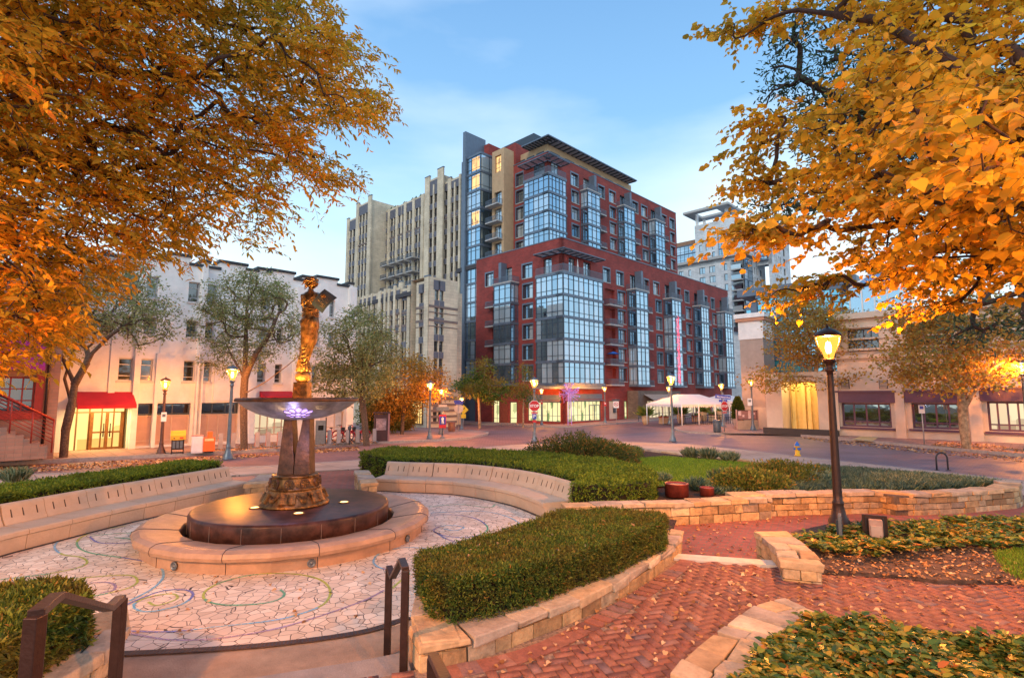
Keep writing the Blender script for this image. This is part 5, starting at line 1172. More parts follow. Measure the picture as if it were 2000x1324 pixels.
# ---------------------------------------------------------------- red brick apartment block
def red_building():
    C=D(1100,770,55.0); s=Bld('apartment_building','red brick apartment block with glass corner bays, steel canopies and a street level bank','building',C); zg=-1.0
    zf0=s.Z(1101,749,'R',1.0); z5=s.Z(1101,531,'R',1.0); fl=(z5-zf0)/5; zr=s.Z(1100,465,'R')
    H=lambda px,f,o=0,py=700: s.S(px,f,o,py)
    BO=1.25
    bays=[(H(a,'R',BO),H(b_,'R',BO)) for a,b_ in [(1245.5,1269),(1316,1334.5),(1373,1388),(1419.5,1434)]]
    xe=bays[3][1]+1.6
    lows=[(H(a,'R'),H(b_,'R')) for a,b_ in [(1209.5,1224),(1284,1295),(1343,1353),(1395,1402.5)]]
    tops=[(H(a,'R'),H(b_,'R')) for a,b_ in [(1181.5,1194.5),(1207.5,1221),(1262,1271),(1280.5,1291.5),(1326.5,1333),(1341.5,1350),(1380.5,1385.5),(1393,1399.5)]]
    doors=[(H(a,'R'),H(b_,'R')) for a,b_ in [(1113,1126),(1142,1157),(1234,1248),(1302.5,1313),(1360,1368),(1410,1416.5)]]
    recs=[(H(1184,'R'),H(1203,'R'))]+[(bays[i][1]+.05,bays[i][1]+1.35) for i in range(4)]
    holes=[];wn=[];ds=[];rc=[]
    for k in range(5):
        z=zf0+k*fl
        for a,b_ in lows: holes.append((a,b_,z+.45,z+fl-.30)); wn.append(('R',a,b_,z+.45,z+fl-.30,0))
        for a,b_ in recs:
            if b_<xe-.3: rc.append((a,b_,z+.05,z+fl-.32))
    zt=zf0+5*fl
    for a,b_ in tops: holes.append((a,b_,zt+.45,zt+fl-.25)); wn.append(('R',a,b_,zt+.45,zt+fl-.25,0))
    for a,b_ in doors: holes.append((a,b_,zt+.08,zt+fl-.15)); ds.append(('R',a,b_,zt+.08,zt+fl-.15,0))
    # shop openings at street level
    gs=[(H(1107,'R'),H(1174,'R'),s.Z(1150,822,'R'),s.Z(1150,783,'R')),(H(1188,'R'),H(1206,'R'),s.Z(1200,818,'R'),s.Z(1200,783,'R')),(H(1217,'R'),H(1225,'R'),s.Z(1220,818,'R'),s.Z(1220,783,'R'))]
    s.wall('brick_wall','R',0,xe,zg,zr,holes+rc+gs,mb_brick,rev=.25)
    def recess(F,a,b_,z0,z1,out,dep=1.1):
        def f(b):
            q=[(a,z0),(b_,z0),(b_,z1),(a,z1)]
            for i in range(4):
                u,v=q[i],q[(i+1)%4]; b.add([s.p(F,u[0],u[1],out-.25),s.p(F,v[0],v[1],out-.25),s.p(F,v[0],v[1],out-dep),s.p(F,u[0],u[1],out-dep)],[(0,1,2,3)],mb_brick if i%2 else m_tan)
            b.add([s.p(F,a,z0,out-dep),s.p(F,b_,z0,out-dep),s.p(F,b_,z1,out-dep),s.p(F,a,z1,out-dep)],[(0,1,2,3)],m_tan)
        o=s.part('balcony_recess',f); m=(a+b_)/2
        def d(b): s.box(b,F,m-.45,m+.45,z0+.02,z1-.25,out-dep+.01,out-dep+.06,m_steel2); s.box(b,F,m-.38,m+.38,z0+.12,z1-.33,out-dep+.06,out-dep+.075,g_win)
        s.part('balcony_door',d,o)
    for a,b_,z0,z1 in rc: recess('R',a,b_,z0,z1,0)
    for F,a,b_,z0,z1,o in wn: s.window(F,a,b_,z0,z1,o,m_steel2,g_win,2,(.72,),.06,m_conc,m_steel,rec=.2)
    for F,a,b_,z0,z1,o in ds: s.window(F,a,b_,z0,z1,o,m_steel2,g_win,2,(.80,),.07,None,None,rec=.2,name='terrace_door')
    for k in range(5):
        z=zf0+k*fl
        for i,(a,b_) in enumerate(recs):
            if b_<xe-.3: balcony(s,'R',a-(.15 if i==0 else -.02),b_+.55,z+.04,0,.75)
    for i,(a,b_) in enumerate(bays):
        glassbay(s,'R',a,b_,zf0,5,fl,0,BO,3); balcony(s,'R',a-.15,b_+.2,zf0+5*fl+.16,0,BO+.1,.6)
        fx=b_-.9; s.part('fin_wall',lambda b:s.box(b,'R',fx,fx+.45,zf0+5*fl+.2,zf0+6*fl+.35,0,.9,m_steel))
    # left face
    yl=H(929,'L',0); bl=(H(997,'L',BO),H(963.5,'L',BO)); lw=(H(1041,'L'),H(1022,'L')); lt=[(H(1040,'L'),H(1021,'L')),(H(963,'L'),H(948,'L'))]; ld=[(H(1000,'L'),H(979,'L')),(H(1079,'L'),H(1062,'L'))]; lrc=(bl[1]+.05,bl[1]+1.5)
    holes=[];wn=[];ds=[];rc=[]
    for k in range(6):
        z=zf0+k*fl; q=[lw] if k<5 else lt
        for a,b_ in q: holes.append((a,b_,z+.45,z+fl-.28)); wn.append((a,b_,z+.45,z+fl-.28))
        if k<5: rc.append((*lrc,z+.05,z+fl-.32))
    for a,b_ in ld: holes.append((a,b_,zt+.08,zt+fl-.15)); ds.append((a,b_,zt+.08,zt+fl-.15))
    gl=[(H(1095,'L'),H(1029,'L'),s.Z(1060,823,'L'),s.Z(1060,785,'L')),(H(1009,'L'),H(994,'L'),s.Z(1000,830,'L'),s.Z(1000,785,'L')),(H(975,'L'),H(962,'L'),s.Z(968,832,'L'),s.Z(968,782,'L'))]
    s.wall('brick_wall','L',0,yl,zg,zr,holes+rc+gl,mb_brick,rev=.25)
    for a,b_,z0,z1 in rc: recess('L',a,b_,z0,z1,0)
    for a,b_,z0,z1 in wn: s.window('L',a,b_,z0,z1,0,m_steel2,g_win,2,(.72,),.06,m_conc,m_steel,rec=.2)
    for a,b_,z0,z1 in ds: s.window('L',a,b_,z0,z1,0,m_steel2,g_win,2,(.8,),.07,None,None,rec=.2,name='terrace_door')
    glassbay(s,'L',bl[0],bl[1],zf0-fl*.35,1,fl*.35+.0,0,BO,3) if False else None
    glassbay(s,'L',bl[0],bl[1],zf0,5,fl,0,BO,3); balcony(s,'L',bl[0]-.15,bl[1]+.2,zf0+5*fl+.16,0,BO+.1,.6)
    s.part('fin_wall',lambda b:s.box(b,'L',bl[1]-.9,bl[1]-.45,zt+.2,zt+fl+.35,0,.9,m_steel))
    for k in range(5): balcony(s,'L',lrc[0]+.02,lrc[1]+.5,zf0+k*fl+.04,0,.8)
    # glazed corner bay, wraps both faces
    cr_=H(1180,'R',1.0); cl_=H(1047,'L',1.0); g2=MB()
    fr=glassbay(s,'R',-1.0,cr_,zf0,5,fl,0,1.0,8,side=False,name='corner_bay'); fr2=glassbay(s,'L',-1.0+.07,cl_,zf0,5,fl,0,1.0,5,side=False,name='corner_bay')
    def cb(b):
        b.box(-1.03,cr_+.05,-1.03,-.002,zt-.02,zt+.16,m_conc); b.box(-1.03,-.002,0,cl_+.05,zt-.02,zt+.158,m_conc); b.box(-1.0,cr_,-1.0,-.002,zf0-.5,zf0-.17,m_steel); b.box(-1.0,-.002,0,cl_,zf0-.5,zf0-.172,m_steel)
        b.box(cr_-.08,cr_,-.9,0,zf0,zt,m_steel); b.box(-.9,0,cl_-.08,cl_,zf0,zt,m_steel)
    tb=s.part('corner_terrace',cb)
    def tr(b): railing(b,'R',s,-1.0,cr_,zt+.16,0,1.0,.75,sides=False); railing(b,'L',s,-.96,cl_,zt+.16,0,1.0,.75,sides=False)
    s.part('railing',tr,tb)
    s.part('folded_parasol',lambda b:(b.tube([(1.9,-.6,zt+.2),(1.9,-.6,zt+1.0),(1.9,-.6,zt+1.9)],[.14,.10,.02],m_white,8)),tb)
    canopy_L(s,'sun_canopy',(0,0),0,0,cr_-.1,cl_-.1,zt+fl+.05,1.5)
    # parapet cap, roof
    s.part('coping',lambda b:(b.box(-.05,xe+.05,-.05,.45,zr,zr+.10,m_steel),b.box(-.05,.45,.45,yl,zr,zr+.10,m_steel)))
    s.part('roof',lambda b:b.box(.3,xe-.02,.3,max(yl,18)-.02,zr-.8,zr-.3,m_asph))
    s.part('side_wall',lambda b:(b.box(xe-.4,xe,.42,18,zg,zr-.004,mb_brick)))
    # white sign panel on the far end
    # upper tower: planes set back
    oR,oL=-4.7,-3.3; x0,y0=3.3,4.7
    U=lambda px,py=400:s.hit(px,py,'R',oR)[0]; V=lambda px,py=400:s.hit(px,py,'L',oL)[0]
    zu=s.Z(1244,376,'R',oR); zu=s.Z(1321,418,'R',oR)
    xr=U(1321,450)
    fu=(s.hit(1072.5,338,'R',oR+1.0)[1]-s.hit(1072.5,445,'R',oR+1.0)[1])/3; ztu=s.hit(1072.5,338,'R',oR+1.0)[1]  # floor level of the top storey terrace
    ub=[(s.hit(a,430,'R',oR+1.1)[0],s.hit(b_,430,'R',oR+1.1)[0]) for a,b_ in [(1148.6,1173),(1219.5,1240.5),(1280,1298)]]
    ulow=[(U(a),U(b_)) for a,b_ in [(1117,1130.5),(1191,1203),(1253.5,1264),(1307.5,1316)]]
    utop=[(U(a),U(b_)) for a,b_ in [(1116,1130),(1169,1181),(1190.5,1202.5),(1235,1246),(1252.6,1263.5),(1292,1301),(1307,1316)]]
    ud=[(U(a),U(b_)) for a,b_ in [(1140,1155),(1211,1223.6),(1270.5,1281.5)]]
    holes=[];wn=[];rc=[];ds=[]
    for k in range(1,6):
        z=ztu-k*fu
        for a,b_ in ulow: wn.append((a,b_,z+.42,z+fu-.25))
        for a,b_ in ub: rc.append((b_+.05,b_+1.5,z+.05,z+fu-.3))
    for a,b_ in utop: wn.append((a,b_,ztu+.42,ztu+fu-.2))
    for a,b_ in ud: ds.append((a,b_,ztu+.08,ztu+fu-.15))
    s.wall('upper_brick_wall','R',x0,xr,zr-1,zu,wn+rc+ds,mb_brick,out=oR,rev=.25)
    for w_ in wn: s.window('R',*w_,oR,m_steel2,g_win,2,(.72,),.06,m_conc,m_steel,rec=.2)
    for w_ in ds: s.window('R',*w_,oR,m_steel2,g_win,2,(.8,),.07,None,None,rec=.2,name='terrace_door')
    for w_ in rc: recess('R',*w_,oR)
    for (a,b_) in ub:
        glassbay(s,'R',a,b_,ztu-4*fu,4,fu,oR,oR+1.1,3); balcony(s,'R',a-.15,b_+.15,ztu+.16,oR,oR+1.2,.6); s.part('fin_wall',lambda b:s.box(b,'R',b_-.9,b_-.45,ztu+.2,ztu+fu+.3,oR,oR+.9,m_steel))
        for k in range(1,5): balcony(s,'R',b_+.07,b_+2.0,ztu-k*fu+.04,oR,oR+.7)
    # upper left face: brick, curtain wall tower, tan shaft
    yb=V(940,400); vw=[(V(1022),V(1008))]; wn=[]
    for k in range(-4,1):
        z=ztu+k*fu
        for a,b_ in vw: wn.append((a,b_,z+.35,z+fu-.25))
    s.wall('upper_brick_wall','L',y0,yb,zr-1,zu,wn,mb_brick,out=oL,rev=.25)
    for w_ in wn: s.window('L',*w_,oL,m_steel2,g_win,2,(.72,),.06,m_conc,m_steel,rec=.2)
    zbk=s.Z(1006,279,'L',oL); s.part('upper_brick_wall',lambda b:(b.box(-oL+.05,12,V(1006,300),V(940,300),zu-.5,zbk,mb_brick),b.box(-oL+.05,12,V(954,300)-.0,V(940,300)+2,zbk-.2,s.Z(954,280,'L',oL),mb_brick)))
    cru=s.hit(1107,450,'R',oR+1)[0]; clu=s.hit(1023,400,'L',oL+1)[0]
    glassbay(s,'R',x0-1,cru,ztu-4*fu,4,fu,oR,oR+1,5,side=False,name='corner_bay'); glassbay(s,'L',y0-1+.07,clu,ztu-4*fu,4,fu,oL,oL+1,5,side=False,name='corner_bay')
    def cb(b):
        b.box(x0-1.03,cru+.05,y0-1.03,y0-.002,ztu-.02,ztu+.16,m_conc); b.box(x0-1.03,x0-.002,y0,clu+.05,ztu-.02,ztu+.158,m_conc); b.box(cru-.08,cru,y0-.9,y0,ztu-4*fu,ztu,m_steel); b.box(x0-.9,x0,clu-.08,clu,ztu-4*fu,ztu,m_steel)
    tb=s.part('corner_terrace',cb); s.part('railing',lambda b:(railing(b,'R',s,x0-1,cru,ztu+.16,oR,oR+1,.75,sides=False),railing(b,'L',s,y0-.96,clu,ztu+.16,oL,oL+1,.75,sides=False)),tb)
    s.window('R',x0+.5,x0+1.7,ztu+.2,ztu+fu-.1,oR+.22,m_steel2,g_win,2,(.8,),name='terrace_door'); s.window('L',y0+.5,y0+2.2,ztu+.2,ztu+fu-.1,oL+.22,m_steel2,g_dark,2,(.8,),name='terrace_door')
    zc=s.hit(1075,299,'R',oR+1.5)[1]; canopy_L(s,'sun_canopy',(x0,y0),0,0,cru-x0+.2,clu-y0+.6,zc-.1,1.5)
    s.part('coping',lambda b:(b.box(x0-.05,xr+.05,y0-.05,y0+.45,zu,zu+.10,m_steel),b.box(x0-.05,x0+.45,y0+.45,yb,zu,zu+.10,m_steel)))
    s.part('roof',lambda b:b.box(x0+.3,xr,y0+.3,max(yb,20),zu-.9,zu-.35,m_asph)); s.part('side_wall',lambda b:b.box(xr-.4,xr,y0+.42,20,zr-1,zu-.004,mb_brick))
    # penthouse with long canopy
    po=oR-1.0; zp=s.hit(1074,281,'R',po+.2)[1]; xp=s.hit(1233,385,'R',po)[0]; yp=s.hit(1030,310,'L',oL-1)[0]
    s.part('penthouse',lambda b:(b.box(x0+1,xp,y0+1,y0+7,zu-.3,zp-.02,m_tan)))
    def pw(b):
        n=6
        for i in range(n):
            a=x0+1.6+(xp-x0-2.4)*i/n; b.box(a,a+(xp-x0-2.4)/n*.62,y0+.93,y0+1.0,zu+.35,zu+.9,m_steel2)
        for i in range(3): yy=y0+1.5+i*1.6; b.box(x0+.93,x0+1.0,yy,yy+1.2,zu+.35,zu+.9,m_steel2)
    s.part('clerestory_strip',pw)
    def pc(b):
        xo,yo=x0-.5,y0-.5; X1=s.hit(1245,372,'R',oR+.5)[0]; Y1=s.hit(1018,308,'L',oL+.5)[0]
        b.box(xo,X1,yo,yo+.15,zp,zp+.14,m_steel); b.box(xo,xo+.15,yo+.15,Y1,zp,zp+.14,m_steel); b.box(xo+.15,X1,yo+.15,yo+1.9,zp+.07,zp+.12,M('pale soffit panel',(.55,.56,.62),.7,0,.05,3)); b.box(xo+.15,xo+1.9,yo+1.9,Y1,zp+.07,zp+.12,MATS['pale soffit panel'])
        n=22
        for i in range(n+1): x=xo+.2+(X1-xo-.3)*i/n; b.box(x-.07,x+.07,yo+.15,yo+1.9,zp-.05,zp+.065,m_steel2)
        for i in range(9): y=yo+.3+(Y1-yo-.4)*i/8; b.box(xo+.15,xo+1.6,y-.07,y+.07,zp-.05,zp+.065,m_steel2)
    s.part('long_canopy',pc)
    s.part('plant_room',lambda b:b.box(x0+3,x0+8,y0+5,y0+11,zp-.5,s.hit(1040,271,'L',oL-4)[1],m_steel2))
    # blue curtain wall tower, steel blade
    ob=-.4; b0,b1=s.hit(937,600,'L',ob)[0],s.hit(910,600,'L',ob)[0]; zbt=s.hit(934,300,'L',ob)[1]
    zb0=s.Z(925,740,'L',ob); nf=12; fh=(zbt-zb0)/nf
    fr=glassbay(s,'L',b0,b1,zb0,nf,fh,oL,ob,3,name='curtain_wall_tower',sidenm=2)
    for k,(nm_) in ((11,0),(10,0),(8,0)):
        s.part('lit_pane',lambda b:s.box(b,'L',b0+.25,b0+(b1-b0)*.62,zb0+k*fh+.35,zb0+k*fh+fh-.35,ob-.06,ob-.015,g_litwarm),fr,'warmly lit pane')
    s.part('tower_core',lambda b:(b.box(-ob+.05,8,b0+.1,b1+1.2,zg,zbt-.1,m_steel),))
    bf0,bf1=b1+.02,s.hit(901,600,'L',ob+.3)[0]; s.part('steel_blade',lambda b:b.box(-ob-.3,-ob+3.2,bf0,bf1,zg,s.hit(905,259,'L',ob+.3)[1],m_steel))
    glassbay(s,'L',bf1+.02,bf1+.9,zb0,10,fh,oL,ob-.5,1,side=False,name='curtain_wall_tower')
    ot=-1.6; t0,t1=s.hit(984,400,'L',ot)[0],s.hit(961,400,'L',ot)[0]; ztt=s.hit(975,292,'L',ot)[1]
    tw=[(t0+.5,t1-.5,ztt-2.9,ztt-.7)]; s.wall('tan_shaft','L',t0,t1,zr-1,ztt,[(t0+.4,t1-.4,ztu+fu*(k)+.15,ztu+fu*k+fu-.3) for k in range(-4,0)]+tw,m_tan,out=ot,rev=.3,thick=3.5)
    s.window('L',*tw[0],ot,m_steel2,g_litwarm,2,(.3,.6),.06,rec=.2)
    for k in range(-4,0):
        s.window('L',t0+.4,t1-.4,ztu+fu*k+.15,ztu+fu*k+fu-.3,ot,m_steel2,g_win,2,(.8,),name='terrace_door',rec=.25); balcony(s,'L',t0+.2,t1+.3,ztu+fu*k+.1,ot,ot+.9)
    # street level
    def shop(F,h,gm,nx,tz=(.8,),name='shop_window',lab=None):
        f=s.window(F,*h,0,m_greymetal,gm,nx,tz,.07,rec=.22,name=name)
    for h,nx in zip(gs,(9,2,2)): s.window('R',*h,0,m_greymetal,g_shop,nx,(.3,),.06,rec=.22,name='shop_window')
    for h,nx in zip(gl,(7,1,2)): s.window('L',*h,0,m_greymetal,g_shop,nx,(.3,),.06,rec=.22,name='shop_window')
    s.part('shop_fascia',lambda b:(s.box(b,'R',gs[0][0],gs[0][1],gs[0][3]+.02,gs[0][3]+.14,0,.25,m_steel),s.box(b,'L',gl[0][0],gl[0][1],gl[0][3]+.02,gl[0][3]+.14,0,.25,m_steel),s.box(b,'R',gs[0][0],gs[0][1],gs[0][3]+.2,gs[0][3]+.75,0,.04,m_steel),s.box(b,'L',gl[0][0],gl[0][1],gl[0][3]+.2,gl[0][3]+.75,0,.04,m_steel)))
    # bank counter, people-sized furniture silhouettes behind the glass are part of the lit panes; entrance door
    dx0,dx1=H(1151,'R'),H(1171,'R'); s.part('entrance_door',lambda b:[(s.box(b,'R',x-.05,x+.05,gs[0][2],gs[0][3]-.45,-.14,-.06,m_greymetal)) for x in (dx0,(dx0+dx1)/2,dx1)]+[s.box(b,'R',dx0,dx1,gs[0][3]-.5,gs[0][3]-.42,-.13,-.05,m_greymetal)])
    s.part('cash_machine',lambda b:(s.box(b,'R',H(1197,'R'),H(1203,'R'),gs[1][2]+.7,gs[1][2]+1.4,-.14,-.02,m_steel2),s.box(b,'R',H(1190,'R'),H(1205,'R'),gs[1][2],gs[1][3]-.1,-.18,-.145,M('cream panel',(.62,.52,.42),.7,0,.05,3))))
    # stone clad restaurant base under the first bay
    m_st=brickmat('ledge stone cladding',(.16,.12,.10),(.24,.18,.14),(.06,.05,.045),.28,.09,.01,bump=.6)
    r0,r1=s.hit(1247,800,'R',1.5)[0],s.hit(1330,800,'R',1.5)[0]; zs=s.hit(1250,763,'R',1.5)[1]; zw=s.hit(1290,815,'R',1.5)[1]; zwt=s.hit(1290,782,'R',1.5)[1]
    s.wall('stone_base','R',r0,r1,zg,zs,[(r0+2.0,r1-2.2,zw-.3,zwt)],m_st,out=1.5,rev=.2,thick=1.45)
    s.window('R',r0+2.0,r1-2.2,zw-.3,zwt,1.5,m_steel2,g_shop2,8,(.35,),.07,rec=.18,name='restaurant_window')
    def awn(b):
        a0,a1=r0+1.2,r1-.3; n=26
        for i in range(n):
            x=a0+(a1-a0)*i/n; x2=a0+(a1-a0)*(i+1)/n; mt=M('taupe awning stripe',(.30,.19,.15),.8,0,.05,3) if i%2 else M('cream awning stripe',(.48,.36,.29),.8,0,.05,3)
            b.add([s.p('R',x,zwt+.75,1.52),s.p('R',x2,zwt+.75,1.52),s.p('R',x2,zwt+.05,2.9),s.p('R',x,zwt+.05,2.9),s.p('R',x2,zwt-.12,2.9),s.p('R',x,zwt-.12,2.9)],[(0,1,2,3),(3,2,4,5)],mt)
    s.part('striped_awning',awn)
    # dark street level openings beyond the restaurant
    for (pa,pb) in ((1335,1358),(1364,1384),(1392,1412)):
        a,b_=H(pa,'R',0,800),H(pb,'R',0,800); s.window('R',a,b_,s.Z(1370,818,'R')-.4,s.Z(1370,782,'R'),.24,m_steel2,g_shop2,3,(.8,),.08,rec=.16,name='shop_window')
    s.part('timber_cladding',lambda b:[s.box(b,'L',H(1023,'L',0,800),H(1011,'L',0,800),zg+.3+i*.16,zg+.3+i*.16+.145,0.004,.05,M('red timber slats',(.30,.07,.04),.6,0,.12,6)) for i in range(18)]); s.part('timber_cladding',lambda b:[s.box(b,'L',H(992,'L',0,800),H(977,'L',0,800),zg+.3+i*.16,zg+.3+i*.16+.145,0.004,.05,MATS['red timber slats']) for i in range(18)])
    # red neon art on one bay
    m_neon=M('red neon tube',(1,.1,.2),.4,0,0,emit=(1,.10,.18),es=.8); a,b_=bays[1]
    def neon(b):
        for j,f in enumerate((.42,.55)):
            pts=[s.p('R',a+(b_-a)*(f+.05*math.sin(q*1.7+j)),zf0+.3+q*.33,BO+.09) for q in range(int(4.0*fl/.33))]; b.tube(pts,.035,m_neon,5)
        for q in range(9): z=zf0+.6+q*1.0; b.tube([s.p('R',a+(b_-a)*.30,z,BO+.09),s.p('R',a+(b_-a)*.62,z+.35,BO+.09),s.p('R',a+(b_-a)*.45,z+.6,BO+.09)],.03,m_neon,5)
    s.part('neon_art',neon,label='red neon line drawing on the glazed bay')
    # blue parasol on a balcony
    pz_=zf0+fl+1.25; pa=recs[0][0]+.9
    s.part('balcony_parasol',lambda b:b.lathe([(.0,.28),(.5,.10),(.75,0),(.72,-.02),(0,.2)],M('blue parasol cloth',(.03,.16,.62),.7,0,.05,3),8,(pa,-.35,pz_),sm=False),label='blue parasol open on a balcony')
    s.finish(); return s
RB=red_building()
# pavement round it
kp=[(-4.5,26),(-4.5,-4.5),(52,-4.5)]
def loc(s,x,y): v=s.o+DR*x+DL*y; return (v.x,v.y)
sheet('pavement',[loc(RB,-4.3,24),loc(RB,-4.3,-3.0),loc(RB,-3.0,-4.3),loc(RB,50,-4.3),loc(RB,50,1),loc(RB,1,1),loc(RB,1,24)],.12,m_walk2,depth=.2,maxe=2.5)
P=[Vector((*loc(RB,x,y),0)) for x,y in [(-4.3,24),(-4.3,-3.0),(-3.9,-3.9),(-3.0,-4.3),(50,-4.3)]]; P=resample(P,1.2)
for p in P: p.z=gz(p.x,p.y)
b=MB(); loft_path(b,P,[(-.1,-.05),(-.1,.135),(.08,.135),(.08,-.05)],m_kerb); tag(b.build('kerb'),kind='structure')
# ---------------------------------------------------------------- beige art deco tower
def beige():
    C=D(837,780,50.0); s=Bld('tower_block','tall beige stepped apartment tower with vertical piers behind a lower beige wing','building',C); zg=-1
    m_p=m_beige; g=g_win
    def wx(pa,pb,py,F,out):
        x0,x1=sorted((s.hit(pa,py,F,out)[0],s.hit(pb,py,F,out)[0])); e=(x1-x0)*.16; return x0-e,x1+e
    def block(F,px0,px1,out,topf,cols,rows,zbase,fh,zref,piers,bands,back=6,wf=.62,balc=(),py=450,caps=(1,1)):
        a0,a1=sorted((s.hit(px0,py,F,out)[0],s.hit(px1,py,F,out)[0])); zt=topf
        wn=[]
        for (pa,pb) in cols:
            x0,x1=wx(pa,pb,py,F,out)
            for r in rows: wn.append((x0,x1,zref-(r+1)*fh+fh*.25,zref-(r+1)*fh+fh*.25+fh*wf))
        def sp(b):
            for (pa,pb) in cols:
                x0,x1=wx(pa,pb,py,F,out)
                for r in list(rows)[:-1]:
                    z=zref-(r+1)*fh; s.box(b,F,x0-.04,x1+.04,z-fh*.12,z+fh*.24,out-.02,out+.012,m_beige_grey)
                s.box(b,F,x0-.16,x1+.16,zref-fh*.16,zt-.25,out-.02,out+.014,m_beige_grey)
        s.wall('masonry_wall',F,a0,a1,zbase,zt,wn,m_p,out=out,rev=.18,thick=back,extra=sp,caps=caps)
        for w_ in wn: s.window(F,*w_,out,m_steel2,g_dark,1,(.5,),.045,rec=.15)
        def pr(b):
            for p_ in piers:
                px_,h_,w_=p_[:3]; x=s.hit(px_,py,F,out)[0]; s.box(b,F,x-w_,x+w_,zbase,zt+h_,out-.1,out+.11,m_p)
                if h_>.2: s.box(b,F,x-w_-.04,x+w_+.04,zt+h_,zt+h_+.12,out-.14,out+.15,m_steel)
        if piers: s.part('piers',pr)
        def bd(b):
            for z in [zz_]: s.box(b,F,a0-.02,a1+.02,z,z+.22,out-.01,out+.05,m_band); s.box(b,F,a0-.02,a1+.02,z-.5,z-.42,out-.01,out+.04,m_band)
        for zz_ in bands: s.part('masonry_band',bd)
        return a0,a1
    # lower wing (nearest): R end wall and the long L face
    zt=s.Z(837,541,'L'); fh=s.Z(870,574,'R')-s.Z(870,606,'R'); fh=(s.Z(830,570,'L')-s.Z(830,603,'L'))
    zref=s.Z(837,560,'L'); xe=s.S(893,'R')
    bnds=[s.Z(837,627,'L'),s.Z(837,600,'L')+0,s.Z(837,765,'L')]
    block('R',837,893,0,zt,[(849,855),(859,865)],range(0,8),zg,fh,zref,[],bnds,back=3,py=650,caps=(0,1))
    block('L',836.5,812,.0,zt-.3,[(819,824),(826,830)],range(0,6),zg,fh,zref-.2,[(833,.35,.35)],bnds,back=xe-.1,py=650,caps=(0,1))
    block('L',811,780,-.8,zt-.3,[(801,806),(784,788),(791,796)],range(0,7),zg,fh,zref-.3,[(809,.5,.25),(798,.2,.25),(781,.8,.28)],bnds,py=650)
    block('L',779,735,-.6,s.Z(757,567,'L',-.6),[(773,777),(762,766),(754,758),(744,749)],range(0,7),zg,fh,s.Z(757,585,'L',-.6),[(770,.3,.2),(759,.1,.2),(751,.2,.2),(741,.1,.25)],bnds,py=650)
    block('L',734,645,-.6,s.Z(700,582,'L',-.6),[(728,731),(719,723),(711,715),(703,706),(694,698)],range(0,7),zg,fh,s.Z(700,597,'L',-.6),[(725,.1,.15),(716,.1,.15),(708,.1,.15),(699,.1,.15),(690,.2,.2)],bnds,py=650)
    s.part('wing_roof',lambda b:b.box(.5,xe,.5,s.S(650,'L'),zt-1.2,zt-.8,m_asph))
    # lit portal at street level
    za,zb=s.Z(815,828,'L'),s.Z(815,778,'L'); a0,a1=sorted((s.hit(827,800,'L',.1)[0],s.hit(803,800,'L',.1)[0]))
    s.window('L',a0,a1,za,zb,.4,M('bronze window bars',(.08,.05,.03),.5,.4,.05,5),g_lobby,5,(.3,.6,.85),.08,rec=.16,name='lit_portal_window')
    s.part('banded_base',lambda b:[s.box(b,'L',s.hit(836.4,800,'L',0)[0],a0-.3,zg+.3+i*.55,zg+.52+i*.55,0,.06,m_band) for i in range(6)]+[s.box(b,'R',.1,xe,zg+.3+i*.55,zg+.52+i*.55,0,.05,m_band) for i in range(6)])
    # tall tower behind
    oR_,oM,oLf=-13.5,-15.2,-12.4
    fh2=(s.Z(850,395,'L',oR_)-s.Z(850,423,'L',oR_)); 
    zt=s.Z(845,350,'L',oR_); zr=s.Z(845,377,'L',oR_); rows=range(0,13)
    b1=s.Z(828,440,'L',oR_)
    block('L',897,864,oR_-.4,s.Z(880,352,'L',oR_-.4),[(867,872.5),(881,886),(890,894.5)],rows,2,fh2,zr,[(877.5,.3,.35),(888,-.6,.15),(898,.2,.2)],[b1],back=5)
    block('L',863,830,oR_,zt,[(839,845),(847.7,853.5)],rows,2,fh2,zr,[(834,.55,.55),(846.4,-.9,.12),(859.5,.95,.65)],[b1],back=6)
    zm=s.Z(746,417,'L',oM); zm2=s.Z(827,380,'L',oM); mc=[(748,751),(753,756),(763,766.5),(769,772),(778,781),(785,788),(794,797.5),(801,804.5),(811,815),(818,821.5)]
    block('L',829,746,oM,(zm+zm2)/2,mc,rows,2,fh2,(zm+zm2)/2-fh2*.65,[(759.5,.1,.3),(775,.1,.3),(791,.1,.3),(807.5,.1,.3),(825,.1,.35)],[s.Z(787,458,'L',oM)],back=6)
    zmr=(zm+zm2)/2-fh2*.65
    for (pa,pb) in ((754,768),(770,784),(786,800),(803,819)):
        x0,x1=sorted((s.hit(pa,450,'L',oM+.3)[0],s.hit(pb,450,'L',oM+.3)[0]))
        for r in range(3,7): 
            z=zmr-(r+1)*fh2+.15; balcony(s,'L',x0+.2,x1-.1,z,oM,oM+1.3,.6)
    s.part('rooftop_plants',lambda b:[b.lathe([(.0,1.0),(.25,.5),(.3,.2),(.1,0)],M('rooftop shrub',(.06,.11,.04),.9,0,.3,9),7,(-oM+.8,s.hit(px,450,'L',oM)[0],(zm+zm2)/2-.1),sm=False) for px in (755,763,780,796,803,812)])
    zl=s.Z(712,397,'L',oLf)
    block('L',720,699,oLf,zl,[(702,705),(708,711),(714,717)],rows,2,fh2,zl-fh2*.7,[(721.5,.7,.5),(698,.4,.4)],[s.Z(710,478,'L',oLf)],back=5)
    block('L',697,679,oLf,s.Z(688,428,'L',oLf),[(684,687),(690,693.5)],rows,2,fh2,s.Z(688,446,'L',oLf),[(680,.3,.35)],[],back=5)
    a=s.hit(720.5,450,'L',oLf)[0]; s.part('return_wall',lambda b:b.box(-oLf-.1,-oM+3,a-.45,a-.2,2,zl+.1,m_p))
